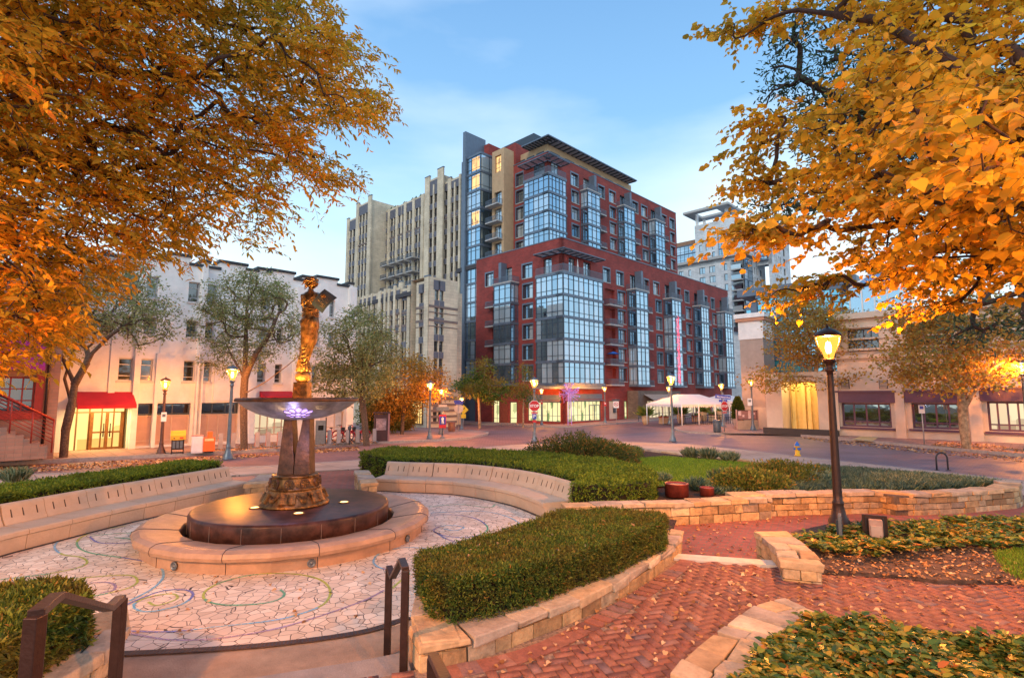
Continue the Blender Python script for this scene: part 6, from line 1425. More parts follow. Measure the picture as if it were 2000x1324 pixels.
    s.part('tower_core',lambda b:(b.box(-oM+.8,-oM+12,s.hit(897,450,'L',oM)[0],s.hit(684,450,'L',oM)[0],2,zm-1.0,m_p),b.box(-oM+3,-oM+9,s.hit(892,400,'L',oM)[0],s.hit(872,400,'L',oM)[0],zm-1,s.Z(880,318,'L',oM-3),m_steel)))
    s.finish()
beige()
# ---------------------------------------------------------------- white art deco building on the left
def white():
    C=G(137,882,.12); s=Bld('office_building','long white painted building with stepped parapet, black copings and crimson awnings','building',C); zg=-1.2
    s0,s1=s.S(60,'R'),s.hit(690,700,'R')[0]; H=lambda px,py=740:s.hit(px,py,'R')[0]; Z=lambda px,py:s.Z(px,py,'R')
    wn=[]
    cols=[(232.5,261),(276,300),(360,383),(396.5,415),(504,520),(538,552),(610,622),(640,651)]
    z2=(Z(370,745),Z(370,704)); z3=(Z(378,659),Z(378,626)); z4=(Z(381,590),Z(381,551))
    for pa,pb in cols:
        for z in (z2,z3,z4): wn.append((H(pa,700),H(pb,700),z[0],z[1]))
    for pa,pb in [(150,172),(192,214)]:
        for z in (z3,z4): wn.append((H(pa,700),H(pb,700),*z))
    zs0,zs1=Z(370,866),Z(370,787)
    shops=[(H(271),H(376),zs0,zs1),(H(394),H(470),zs0,zs1),(H(500),H(570),Z(520,850),Z(520,793)),(H(628),H(675),Z(650,842),Z(650,803))]
    ent=(H(134),H(256),Z(190,882),Z(190,790))
    zt=Z(605,557)
    s.wall('rendered_wall','R',s0,s1,zg,zt,wn+shops+[ent],m_white,rev=.22,thick=1)
    for w_ in wn: s.window('R',*w_,0,M('pale window frame',(.5,.5,.52),.5,.1,.03,4),g_dark,1,(.22,.72),.05,M('sill',(.6,.6,.6),.8,0,.05,5),None,rec=.2)
    # parapet steps
    par=[(60,120,492),(120,248,497),(248,276,503.5),(276,290,496),(290,330,508),(330,370,500),(370,393,520),(393,408,512.5),(408,428,526),(428,481,516.5),(481,503,530),(503,522,527.5),(522,528,533),(528,575,532.5),(575,591,548.5),(591,603,542.5),(603,619,549),(619,660,545),(660,681,560),(681,690,556)]
    zs=[(H(a,550),H(b_,550),Z((a+b_)/2,y)) for a,b_,y in par]
    s.part('stepped_parapet',lambda b:[s.box(b,'R',a+.001,b_-.001,zt+.002,z,-1,0,m_white) for a,b_,z in zs])
    s.part('coping',lambda b:[s.box(b,'R',a-.06,b_+.06,z+.002*(i%2)+.002,z+.14+.002*(i%2),-1.05,.08,m_black) for i,(a,b_,z) in enumerate(zs)])
    # pilasters and buttress ribs
    def pil(b):
        for pa,pb,top in [(262,274,560),(304,311,690),(384,394,520),(388,396,690),(472,500,540),(572,600,560),(676,689,560)]:
            a,c=H(pa,700),H(pb,700); s.box(b,'R',a,c,zg,Z(pa,top),0.0,.28,m_white)
        for pa,pb in [(311,355),(420,500),(215,228)]:
            a,c=H(pa,700),H(pb,700); s.box(b,'R',a,c,zs1+.1,z2[1]+.9,0,.10,m_white)
    s.part('pilasters',pil)
    m_fr=M('cream shop frame',(.55,.42,.34),.5,.1,.05,5); m_pan=M('peach shop panel',(.50,.34,.28),.7,0,.05,2)
    for i,h in enumerate(shops[:2]):
        hh=h[3]-h[2]; s.window('R',h[0],h[1],h[2]+hh*.72,h[3],0,m_steel2,g_dark,3,(),.06,rec=.2,name='transom_window')
        s.window('R',h[0],h[1],h[2],h[2]+hh*.71,0,m_fr,m_pan,3 if i==0 else 4,(.16,),.06,rec=.2,name='blanked_shop_window')
    s.window('R',*shops[2],0,m_fr,g_shop2,5,(.25,),.07,rec=.2,name='shop_window'); s.window('R',*shops[3],0,m_fr,M('frosted shop glass',(.5,.42,.42),.4,0,.1,2,emit=(1,.75,.6),es=.12),3,(.2,),.06,rec=.2,name='shop_window')
    # lit entrance
    s.window('R',ent[0],ent[1],ent[2],ent[3],-.35,M('bronze door frame',(.22,.10,.03),.4,.5,.1,6),g_lobby,5,(.83,),.07,rec=.2,name='entrance_glazing')
    xd0,xd1=H(181,840),H(241,840)
    def dr_(b):
        for x in (xd0,(xd0+xd1)/2,xd1): s.box(b,'R',x-.06,x+.06,ent[2],ent[2]+(ent[3]-ent[2])*.82,-.54,-.44,M('bronze door frame'))
        for z in (.04,.38): s.box(b,'R',xd0+.06,xd1-.06,ent[2]+(ent[3]-ent[2])*z,ent[2]+(ent[3]-ent[2])*z+.07,-.53,-.46,M('bronze door frame'))
        for x in (-.12,.12): b.tube([s.p('R',(xd0+xd1)/2+x,ent[2]+.6,-.40),s.p('R',(xd0+xd1)/2+x,ent[2]+1.2,-.40)],.025,m_darkmetal,6)
    s.part('double_door',dr_)
    s.part('entrance_reveal',lambda b:(s.box(b,'R',ent[0]-.02,ent[0],ent[2],ent[3],-1.2,-.2,m_white),s.box(b,'R',ent[0]+.03,ent[1]-.03,ent[3]-.02,ent[3]-.004,-1.2,-.22,m_white),))
    def awn(pa,pb,yt,yb,proj=1.1):
        a,c=H(pa,780),H(pb,780); z1=Z((pa+pb)/2,yt); z0=s.hit((pa+pb)/2,yb,'R',proj)[1]
        def f(b): b.add([s.p('R',a,z1,.01),s.p('R',c,z1,.01),s.p('R',c,z0+.15,proj),s.p('R',a,z0+.15,proj),s.p('R',c,z0,proj),s.p('R',a,z0,proj),s.p('R',a,z0+.15,.01),s.p('R',c,z0+.15,.01)],[(0,1,2,3),(3,2,4,5),(0,3,6),(1,7,2),(3,5,6),(2,7,4)],m_red_awn)
        s.part('crimson_awning',f)
    awn(146,258,765,798); awn(506,590,764,780,.8)
    s.part('roof',lambda b:b.box(s0+.1,s1-.1,1.0,12,zt-1,zt-.5,m_asph)); s.part('side_wall',lambda b:(b.box(s1-.6,s1-.002,1.002,12,zg,zt-.02,m_white),b.box(s0+.002,s0+.6,1.002,12,zg,zt+2,m_white)))
    l=bpy.data.lights.new('entrance light','AREA'); l.energy=80; l.size=1.6; l.color=(1,.68,.25); lo=bpy.data.objects.new('entrance_lamp',l); COL.objects.link(lo); lo.parent=s.root; lo.location=s.p('R',(ent[0]+ent[1])/2,ent[3]-.15,.35)
    s.finish(); return s
WB=white()
# ---------------------------------------------------------------- brown building with stair at the far left
def brown():
    C=D(112,800,20.5); s=Bld('corner_shop','brown brick building at the far left with red grid window and magenta awning','building',C); zg=-1.2
    m_bb=brickmat('brown pink brick',(.40,.22,.16),(.34,.18,.13),(.30,.20,.15),.4,.13,.012,bump=.3)
    a0=-9; Z=lambda py,px=50:s.hit(px,py,'R')[1]; H=lambda px:s.hit(px,780,'R')[0]
    w_=(H(-60),H(67),Z(805),Z(736)); zt=Z(520)
    s.wall('brick_wall','R',a0,0,zg,zt,[w_],m_bb,rev=.2,thick=2)
    s.window('R',*w_,0,m_redmetal,g_dark,5,(.33,.66),.06,rec=.15,name='grid_window')
    s.part('window_surround',lambda b:(s.box(b,'R',w_[0]-.25,w_[1]+.25,w_[2]-.25,w_[2]-.002,0,.06,m_redmetal),s.box(b,'R',w_[1]+.002,w_[1]+.25,w_[2],w_[3]+.2,0,.06,m_redmetal)))
    def aw(b):
        z1,z0=Z(660),s.hit(40,722,'R',1.0)[1]; x1=H(78); b.add([s.p('R',a0,z1,.01),s.p('R',x1,z1,.01),s.p('R',x1,z0+.15,1),s.p('R',a0,z0+.15,1),s.p('R',x1,z0,1),s.p('R',a0,z0,1),s.p('R',x1,z0+.1,.01)],[(0,1,2,3),(3,2,4,5),(1,6,2),(2,6,4)],M('magenta awning canvas',(.34,.015,.16),.75,0,.05,3))
    s.part('magenta_awning',aw)
    s.part('drain_pipe',lambda b:b.tube([s.p('R',-.35,zg,.08),s.p('R',-.35,zt,.08)],.05,m_darkmetal,8))
    s.part('roof',lambda b:b.box(a0+.1,-.1,2.0,6,zt-1,zt-.5,m_asph)); s.finish()
    # stair with red railing, along the face
    r=Bld('staircase','brown brick stair with red metal railing descending at the far left edge','staircase',C)
    zA=r.hit(103,878,'R',1.5)[1]; top=r.hit(-40,770,'R',1.5); bot=r.hit(103,850,'R',1.5)
    x0=r.hit(-120,800,'R',1.5)[0]; x1=bot[0]; zb=zA; n=13
    def st(b):
        for i in range(n):
            xa=x1-.1-(x1-x0)*(i+1)/n; z=zb+.14*(i+1); r.box(b,'R',xa,xa+(x1-x0)/n-.002,zb-.3,z,.35,1.45,m_bb)
    r.part('steps',st); 
    def rl(b):
        for k in range(7):
            o=.16*k; pa=Vector(r.p('R',x1,zb+.25+o*.82,1.5)); pb=Vector(r.p('R',x0,zb+.25+o*.82+.14*n,1.5)); b.tube([pa,pb],.014 if k<6 else .045,m_redmetal,6)
        for i in range(6): x=x1-(x1-x0)*i/5; z=zb+.14*n*(i/5); b.tube([r.p('R',x,z-.1,1.5),r.p('R',x,z+1.05,1.5)],.025,m_redmetal,6)
    r.part('railing',rl)
brown()
# ---------------------------------------------------------------- beige shop building on the right
def right():
    C=G(2000,866,.12); s=Bld('shop_building','cream stone building at right with purple shop windows and a glowing yellow portal','building',C); zg=-1.2
    m_cr=M('cream cast stone',(.62,.50,.40),.85,0,.06,1.5,.15,10); m_cr2=M('grey brown stone band',(.40,.33,.28),.85,0,.08,2,.15,10)
    H=lambda px,py=800,o=0:s.hit(px,py,'L',o)[0]; Z=lambda px,py,o=0:s.Z(px,py,'L',o)
    sE=-14; s1=H(1640); zt=Z(1800,600); 
    wins=[(1643,1740,787,834),(1780,1877,787,838),(1928,2010,784,843),(2055,2160,783,850)]
    W=[tuple(sorted((H(a),H(b_))))+(Z((a+b_)/2,yb),Z((a+b_)/2,yt)) for a,b_,yt,yb in wins]
    up=[(1655,1716,642,688),(1775,1860,632,684),(1960,2060,625,680)]; UW=[tuple(sorted((H(a,660),H(b_,660))))+(Z((a+b_)/2,yb),Z((a+b_)/2,yt)) for a,b_,yt,yb in up]
    s.wall('stone_wall','L',sE,s1,zg,zt,W+UW,m_cr,rev=.3,thick=1)
    g_ref=glassmat('reflective shop glass',(.80,.88,.80),(.03,.04,.03),(.05,.06,.05),.2,.78)
    for i,w_ in enumerate(W): s.window('L',*w_,0,m_purple,g_ref if i!=2 else g_shop2,4,(.22,),.10,rec=.22,name='shop_window')
    for w_ in UW: s.window('L',*w_,0,m_steel2,g_dark,4,(.5,),.06,rec=.2)
    for w_ in W: s.part('purple_fascia',lambda b:(s.box(b,'L',w_[0]-.25,w_[1]+.25,w_[3]+.02,w_[3]+.62,0,.16,m_purple),s.box(b,'L',w_[0]-.32,w_[1]+.32,w_[3]+.62,w_[3]+.72,0,.24,m_purple))); s.part('window_sill',lambda b:s.box(b,'L',w_[0]-.15,w_[1]+.15,w_[2]-.14,w_[2]-.02,0,.14,m_purple))
    zb=Z(1800,700); s.part('stone_bands',lambda b:[s.box(b,'L',sE,s1,z,z+h,0,o,m) for z,h,o,m in [(zb,.55,.05,m_cr2),(zb+.6,.12,.18,m_cr),(zt-.9,.18,.16,m_cr),(zt-.35,.35,.30,m_cr),(zt-1.6,.10,.08,m_cr),(UW[1][2]-.28,.2,.14,m_cr)]])
    s.part('dark_base',lambda b:s.box(b,'L',sE,s1,zg,W[0][2]-.35 if False else .10,0,.06,m_black))
    def lou(b):
        for a,c in [VV]:
            x0,x1=sorted((H(a,750),H(c,750))); z0,z1=Z((a+c)/2,759),Z((a+c)/2,741); s.box(b,'L',x0,x1,z0,z1,0,.03,m_black); n=7
            for i in range(n): z=z0+(z1-z0)*(i+.3)/n; s.box(b,'L',x0+.03,x1-.03,z,z+(z1-z0)/n*.5,.03,.07,m_cr)
    for VV in [(1643,1659),(1717,1734),(1774,1792),(1925,1940)]: s.part('louvre_vent',lou)
    for a,c in [(1748,1768),(1893,1918)]: s.part('pilaster',lambda b:s.box(b,'L',*sorted((H(a),H(c))),.11,Z(a,705),0.0,.14,m_cr))
    # portal: pillars and glowing recess
    p0,p1=H(1602,800),H(1500,800); 
    s.wall('portal_wall','L',s1+.001,H(1499,800),zg,Z(1560,727),[(H(1600),H(1530),.15,Z(1560,745))],m_cr,out=.2,rev=1.6,thick=2)
    m_yel=M('yellow lit plaster',(.75,.55,.22),.8,0,.06,3)
    def rc(b):
        a,c=H(1600),H(1530); s.box(b,'L',a-.3,c+.3,.0,Z(1560,740),-1.5,-1.4,m_yel)
        for f in (.15,.42,.58,.86): x=a+(c-a)*f; s.box(b,'L',x-.10,x+.10,.15,Z(1560,745),-1.4,-1.15,m_yel); s.box(b,'L',x-.13,x+.13,.15,.75,-1.4,-1.10,m_yel)
    s.part('portal_recess',rc,label='yellow plastered recess glowing between cream pillars')
    l=bpy.data.lights.new('portal light','AREA'); l.energy=60; l.size=2.0; l.color=(1,.70,.25); lo=bpy.data.objects.new('portal_lamp',l); COL.objects.link(lo); lo.parent=s.root; lo.location=s.p('L',(H(1600)+H(1530))/2,Z(1560,742)-.15,-.6)
    s.part('portal_plinth',lambda b:s.box(b,'L',H(1636,840,.6),H(1490,840,.6),zg,.42,.22,.55,m_black))
    # free pillar with white cornice on the corner
    oP=-5.0; q0,q1=sorted((H(1493,720,oP),H(1447,720,oP))); zp=s.Z(1470,612,'L',oP)
    def pl(b):
        s.box(b,'L',q0,q1,zg,zp-2.0,oP-2.2,oP,M('taupe pillar render',(.40,.32,.28),.85,0,.06,2)); s.box(b,'L',q0-.05,q1+.05,zp-1.99,zp-.6,oP-2.25,oP+.05,m_white); s.box(b,'L',q0-.2,q1+.2,zp-.59,zp-.35,oP-2.4,oP+.2,M('salmon cornice',(.55,.27,.17),.8,0,.05,4)); s.box(b,'L',q0-.28,q1+.28,zp-.34,zp,oP-2.5,oP+.28,m_white); s.box(b,'L',q0-.08,q1+.08,zg,1.6,oP-2.3,oP+.08,m_cr)
    s.part('corner_pillar',pl)
    # blue glass block behind
    oG=-7.6; a0,a1=sorted((s.hit(1650,660,'L',oG)[0],s.hit(1481,660,'L',oG)[0])); zgl=s.Z(1500,572,'L',oG)
    glassbay(s,'L',a0,a1,2.0,5,(zgl-2.2)/5,oG-5,oG,8,name='blue_glass_wall',gm=glassmat('bright blue glass',(.30,.72,.95),(.02,.20,.32),(.05,.30,.42),.5,.7)); s.part('glass_wall_fascia',lambda b:s.box(b,'L',a0-1,a1+1.5,zgl-.1,zgl+.5,oG-6,oG+.15,m_steel))
    s.part('glass_wing',lambda b:(s.box(b,'L',a1+.1,s.hit(1456,660,'L',oG)[0],2,zgl-.6,oG-5,oG-.3,m_steel),s.box(b,'L',a1+.6,s.hit(1458,660,'L',oG)[0],zgl-2.5,zgl-1.2,oG-.3,oG-.27,MATS['bright blue glass'])))
    # glazed roof lantern
    def rl(b):
        x=s.hit(1660,590,'L',-3)[0]; x2=s.hit(1760,590,'L',-3)[0]; x0_,x1_=min(x,x2),max(x,x2); z0=zt-.1; z1=s.Z(1700,560,'L',-3); s.box(b,'L',x0_,x1_,z0,z1,-7,-3,g_blue)
        ap=Vector(s.p('L',(x0_+x1_)/2,z1+1.6,-5)); c=[Vector(s.p('L',a,z1,o)) for a,o in ((x0_,-3),(x1_,-3),(x1_,-7),(x0_,-7))]; b.add([*c,ap],[(0,1,4),(1,2,4),(2,3,4),(3,0,4)],g_blue)
        for q in c: b.tube([q,ap],.07,m_white,5)
        for i in range(5): a=x0_+(x1_-x0_)*i/4; s.box(b,'L',a-.04,a+.04,z0,z1,-3,-2.95,m_white)
    s.part('roof_lantern',rl)
    s.part('roof',lambda b:b.box(1.0,12,sE+.1,s1-.1,zt-1,zt-.6,m_asph)); s.finish(); return s
RG=right()
# ---------------------------------------------------------------- pale high-rise far behind
def highrise():
    C=D(1455,600,105.0); s=Bld('high_rise','pale grey brick high rise with a thin floating roof canopy, far behind','building',C)
    m_w=brickmat('pale grey brick',(.66,.69,.73),(.57,.61,.66),(.50,.54,.58),1.0,.35,.03,bump=.1); H=lambda px,F,o=0,py=520:s.hit(px,py,F,o)[0]; K=lambda x,y:(1320+x*.1737,390+y*.1737)
    def Z(x,y,F,o=0): a=K(x,y); return s.Z(a[0],a[1],F,o)
    zt=Z(775,620,'L'); fh=(Z(600,690,'L')-Z(600,805,'L')); 
    wn=[];bg_=[]
    for (a,b_) in [(262,328),(374,442),(540,578),(138,170),(30,85)]:
        x0,x1=sorted((H(K(a,0)[0],'L'),H(K(b_,0)[0],'L')))
        for r in range(6): z=zt-1.0-(r+1)*fh; wn.append(('L',x0,x1,z+fh*.28,z+fh*.95,2 if b_-a>50 else 1))
    for (a,b_) in [(858,868),(880,892),(905,920),(940,965)]:
        x0,x1=sorted((H(K(a,0)[0],'R'),H(K(b_,0)[0],'R')))
        for r in range(6): z=zt-1.4-(r+1)*fh; wn.append(('R',x0,x1,z+fh*.28,z+fh*.98,1))
    yl=H(1323,'L'); xr=H(1494,'R')
    s.wall('pale_brick_wall','L',0,yl,0,zt,[w_[1:5] for w_ in wn if w_[0]=='L'],m_w,thick=.5); s.wall('pale_brick_wall','R',0,xr,0,zt,[w_[1:5] for w_ in wn if w_[0]=='R'],m_w,thick=.5)
    for w_ in wn: s.window(w_[0],*w_[1:5],0,m_steel2,g_win,w_[5],(),.09,rec=.15)
    s.part('flat_roof',lambda b:(b.box(-1.0,xr+1.5,-1.0,yl,zt,zt+.55,m_conc)))
    # balcony corner
    y0=.3; y1=H(K(635,0)[0],'L')
    def bc(b):
        for r in range(7):
            z=zt-.6-(r+1)*fh*1.0; s.box(b,'L',0,y1,z+fh-.25,z+fh,.0,1.0,m_conc); s.box(b,'L',.1,y1-.1,z+.05,z+fh-.27,0.02,.06,g_dark); s.box(b,'L',.1,y1-.1,z+.9,z+1.0,.85,.95,m_steel2); s.box(b,'L',.1,y1-.1,z,z+.9,.9,.93,MATS['window glass'])
    s.part('corner_balconies',bc)
    glassbay(s,'R',-.2,H(K(842,0)[0],'R'),zt-.6-7*fh,7,fh,0,.3,2,side=False,name='glazed_strip')
    # upper mass
    o=-7; U=lambda x,py=450:s.hit(K(x,0)[0],py,'L',o)[0]
    yA,yB=U(1062,480),U(218,480); ztu=Z(610,205,'L',o); ztr=Z(900,345,'L',o)
    wn=[]
    for (a,b_) in [(255,288),(327,357),(397,428),(735,770)]:
        x0,x1=sorted((U(a),U(b_)))
        for r in range(4): z=Z(270,405,'L',o)-(r+1)*fh; wn.append((x0,x1,z+fh*.2,z+fh*.95))
    s.wall('upper_brick_wall','L',yA,yB,zt-1,ztr,wn,m_w,out=o,thick=.5)
    for w_ in wn: s.window('L',*w_,o,m_steel2,g_win,1,(),.09,rec=.15)
    s.part('stair_tower',lambda b:s.box(b,'L',U(690),yB-.01,ztr+.0,ztu,o-8,o-.01,m_w))
    for (a,b_,t,bt) in [(490,625,390,640),(880,1020,350,545),(885,1025,560,690)]:
        x0,x1=sorted((U(a),U(b_))); z0,z1=Z((a+b_)/2,bt,'L',o),Z((a+b_)/2,t,'L',o); n=3; glassbay(s,'L',x0,x1,z0,n,(z1-z0)/n,o,o+.8,4,name='glazed_bay')
    xw=s.hit(1541,480,'R',-yA)[0]; x_0=-o
    wn=[]
    for (a,b_) in [(1103,1112),(1123,1132),(1143,1152),(1163,1174),(1200,1222)]:
        x0,x1=sorted((s.hit(K(a,0)[0],480,'R',-yA)[0],s.hit(K(b_,0)[0],480,'R',-yA)[0]))
        for r in range(6): z=ztr-1.0-(r+1)*fh; wn.append((x0,x1,z+fh*.25,z+fh*.98))
    s.wall('upper_brick_wall','R',x_0,xw,0,ztr,wn,m_w,out=-yA,thick=.5)
    for w_ in wn: s.window('R',*w_,-yA,m_steel2,g_dark,1,(),.09,rec=.15)
    s.part('flat_roof',lambda b:b.box(x_0-1.5,xw+3,yA-2,U(690),ztr,ztr+.5,m_conc))
    # floating canopy
    zc=Z(560,80,'L',o+1)
    ya,yb=U(600),yB+1.5
    s.part('floating_canopy',lambda b:(b.box(x_0-2.5,x_0-.8,ya-1,yb,zc,zc+.5,m_conc),b.box(x_0+3,x_0+5,ya-1,yb,zc,zc+.5,m_conc),b.box(x_0-.8,x_0+3,ya-1,ya+2.2,zc,zc+.5,m_conc),b.box(x_0-.8,x_0+3,yb-2,yb,zc,zc+.5,m_conc),[b.box(x-.25,x+.25,y-.25,y+.25,ztu,zc,m_white) for x in (x_0+.3,x_0+4) for y in (ya+.6,yb-2)]))
    # brown and glass annexe on its left
    oA=-9; x0,x1=s.hit(1361,490,'L',oA)[0],s.hit(1320,490,'L',oA)[0]; z0,z1=Z(120,705,'L',oA),Z(120,520,'L',oA)
    glassbay(s,'L',x0,x1+3,z0,2,(z1-z0)/2,oA-4,oA,8,name='annexe_glazing'); s.part('annexe_wall',lambda b:(s.box(b,'L',x0,x1+3,z1+.15,Z(120,470,'L',oA),oA-4,oA+.1,M('brown cladding',(.30,.17,.11),.8,0,.08,2)),s.box(b,'L',x0,x1+3,0,z0-.2,oA-4,oA,MATS['brown cladding'])))
    s.finish()
highrise()
# ================================================ street trees
m_grey=leafmat('grey green small leaves',[(0,(.16,.20,.07)),(.5,(.32,.38,.15)),(.85,(.46,.50,.23)),(1,(.55,.42,.16))],.55,.6,patch=[(0,(.12,.12,.04)),(1,(.30,.25,.09))],pscale=.5,pamt=.5)
m_orange=leafmat('orange autumn leaves',[(0,(.25,.12,.02)),(.5,(.48,.24,.03)),(1,(.62,.36,.06))],.45,.6,patch=[(0,(.16,.17,.04)),(1,(.36,.30,.05))],pscale=.5)
m_green=leafmat('fresh green leaves',[(0,(.03,.09,.015)),(.6,(.09,.20,.03)),(1,(.30,.26,.04))],.4,.55,patch=[(0,(.34,.18,.03)),(1,(.48,.30,.05))],pscale=.6,pamt=.7)
m_plane=leafmat('thin autumn plane leaves',[(0,(.36,.18,.04)),(.5,(.56,.32,.06)),(.8,(.48,.40,.10)),(1,(.24,.27,.08))],.5,.6)
def px_tree(name,label,base,off,fork,trunkpx,els_px,**kw):
    """trunkpx: polylines of (px,py,dy) ; els_px: (px,py,rx_px,ry_px,dy)"""
    b=G(*base,off); Y=b.y; kw.setdefault('expo',.52); kw.setdefault('rtip',.005) 
    def q(px,py,dy=0): return D(px,py,Y+dy)
    lines=[[b+Vector((0,0,-.1))]+[q(*p) for p in trunkpx[0]]]+[[q(*p) for p in l] for l in trunkpx[1:]]
    els=[]
    for px,py,rx,ry,dy in els_px:
        c=q(px,py,dy); k=c.y/FPX; els.append((c.x,c.y,c.z,rx*k,(rx*.9)*k,ry*k*1.03))
    return tree(name,label,tuple(b),lines,els,**kw)
ST='grey green street trees in front of the white building'
px_tree('street_tree','grey green street tree with forked leaning trunk before the lit crimson awning',(124,893),.12,None,
 [[(128,840,0),(140,790,0),(146,750,0)],[(146,750,0),(118,690,.3),(108,640,.6),(110,600,.6)],[(146,750,0),(180,690,-.4),(215,655,-.8),(260,625,-1)],[(140,790,0),(126,740,.5),(150,660,1.0),(190,600,.6)]],
 [(215,590,110,62,0),(130,640,80,70,.5),(290,630,68,50,-.6),(235,545,75,38,.3),(90,600,65,60,0)],nclump=360,per=34,crad=.17,ll=.12,lw=.05,lmat=m_grey,bark=m_bark,r0=.15,group=ST,droop=.25)
px_tree('street_tree','grey green street tree with upright forking trunk left of the statue',(477,878),.12,None,
 [[(476,830,0),(476,770,0),(478,740,0)],[(478,740,0),(450,690,.4),(430,640,.6)],[(478,740,0),(500,690,-.4),(528,650,-.6),(545,610,-.6)],[(476,770,0),(520,745,-.6),(560,715,-1.0),(590,690,-1.2)],[(478,740,0),(480,660,.3),(482,590,.3)]],
 [(480,590,80,62,0),(430,640,62,55,.6),(545,630,60,66,-.4),(500,560,60,36,0),(600,660,42,42,-1),(460,690,70,40,.3)],nclump=400,per=34,crad=.17,ll=.12,lw=.05,lmat=m_grey,bark=m_bark,r0=.17,group=ST,droop=.25)
px_tree('street_tree','tall grey green street tree turning orange below, behind the bicycle rack',(716,866),.12,None,
 [[(712,820,0),(706,770,0)],[(706,770,0),(690,720,.3),(680,670,.5)],[(706,770,0),(722,715,-.3),(735,660,-.4)],[(706,770,0),(708,690,0),(710,640,0)]],
 [(705,650,62,50,0),(680,700,52,48,.4),(740,700,50,50,-.3),(700,745,75,38,0),(640,740,36,40,0)],nclump=400,per=40,crad=.22,ll=.14,lw=.06,lmat=m_grey,bark=m_bark,r0=.17,group=ST,droop=.2)
px_tree('street_tree','small orange street tree glowing beside the island lamps',(785,848),.12,None,
 [[(787,815,0),(790,785,0)],[(790,785,0),(775,750,.3)],[(790,785,0),(815,750,-.3)]],
 [(790,755,52,46,0),(830,745,36,40,0),(770,790,48,34,.5),(805,712,26,22,0)],nclump=260,per=44,crad=.34,ll=.17,lw=.08,lmat=m_orange,bark=m_bark,r0=.13,droop=.2)
px_tree('street_tree','green young street tree with orange edges before the timber clad doors',(937,834),.12,None,
 [[(936,800,0),(935,775,0)],[(935,775,0),(945,740,0),(947,715,0)],[(935,775,0),(910,755,.3)],[(935,775,0),(965,765,-.3)]],
 [(945,720,20,28,0),(925,752,34,22,0),(960,762,34,24,0),(905,762,22,16,0)],nclump=170,per=34,crad=.30,ll=.18,lw=.10,lmat=m_green,bark=m_barkm,r0=.12,droop=.1)
px_tree('street_tree','slim sparse street tree with yellow leaves beside the stop sign lamp',(1022,833),.12,None,
 [[(1022,800,0),(1023,770,0),(1024,730,0)]],
 [(1024,735,16,26,0),(1012,765,26,16,0),(1036,775,18,20,0)],nclump=80,per=30,crad=.26,ll=.16,lw=.08,lmat=m_green,bark=m_barkm,r0=.08,droop=.1)
px_tree('street_tree','sparse orange plane tree before the yellow portal behind the tall lamp',(1605,849),.12,None,
 [[(1604,800,0),(1600,760,0),(1592,735,0)],[(1592,735,0),(1560,700,.3),(1540,660,.3)],[(1592,735,0),(1600,680,0),(1590,620,0)],[(1592,735,0),(1640,700,-.4),(1690,680,-.6)],[(1592,735,0),(1545,735,-.5),(1500,745,-.8)]],
 [(1570,650,72,66,0),(1620,660,70,60,0),(1520,740,55,26,-.4),(1550,600,45,40,.3),(1680,650,48,40,-.3),(1650,740,60,22,-.4)],nclump=400,per=30,crad=.30,ll=.14,lw=.10,lmat=m_plane,bark=m_barkm,r0=.17,shape=LEAF_L,droop=.1)
px_tree('street_tree','sparse autumn plane tree with mottled trunk before the purple shop windows',(1889,876),.12,None,
 [[(1883,840,0),(1880,800,0),(1876,765,0)],[(1876,765,0),(1850,700,.3),(1800,650,.4),(1785,610,.4)],[(1880,800,0),(1905,760,-.3),(1935,720,-.4),(1990,690,-.4)],[(1876,765,0),(1900,690,0),(1905,620,0)],[(1876,765,0),(1820,720,-.3),(1760,700,-.4)]],
 [(1830,670,95,70,0),(1930,690,85,65,0),(1770,700,60,45,-.3),(1880,610,90,40,0),(1850,740,110,26,-.3),(1790,620,60,35,0)],nclump=480,per=22,crad=.28,ll=.13,lw=.10,lmat=m_plane,bark=m_barkm,r0=.19,shape=LEAF_L,droop=.1)
shp=G(722,852,.12)
def bush(label,px,py,top,rx,mat,dy=0,n=500,ll=.16,lw=.09):
    p=G(px,py,.1); p=Vector((p.x,p.y+dy,p.z)); h=D(px,top,p.y).z-p.z; r=rx*p.y/FPX; root=empty('bush',tuple(p),0,label,'bush'); T=[]
    for _ in range(n):
        d=rng.normal(size=3); d/=np.linalg.norm(d); k=.6+.4*rng.random()+.25*mnoise.noise(Vector(d)*1.7+Vector((px*.1,0,0))); T.append((d[0]*r*k,d[1]*r*.8*k,h*.5+d[2]*h*.5*k))
    P,Dr=clump_leaves(T,16,.2,1); link('foliage',leaves(P,Dr,ll,lw,LEAF_D,mat,name='foliage'),root)
    b=MB(); 
    for k in range(6): a=k; b.tube([(0,0,-.1),(math.cos(a)*r*.4,math.sin(a)*r*.4,h*.6)],[.04,.01],m_bark_d,5)
    b.build('stems',root)
bush('dark green bush glowing orange at its top, behind the bicycles',722,850,775,36,m_green,3.0,900)
bush('yellow green bush to the right of the dark bush, behind the dark information kiosk',765,846,790,22,m_orange,3.5,500)
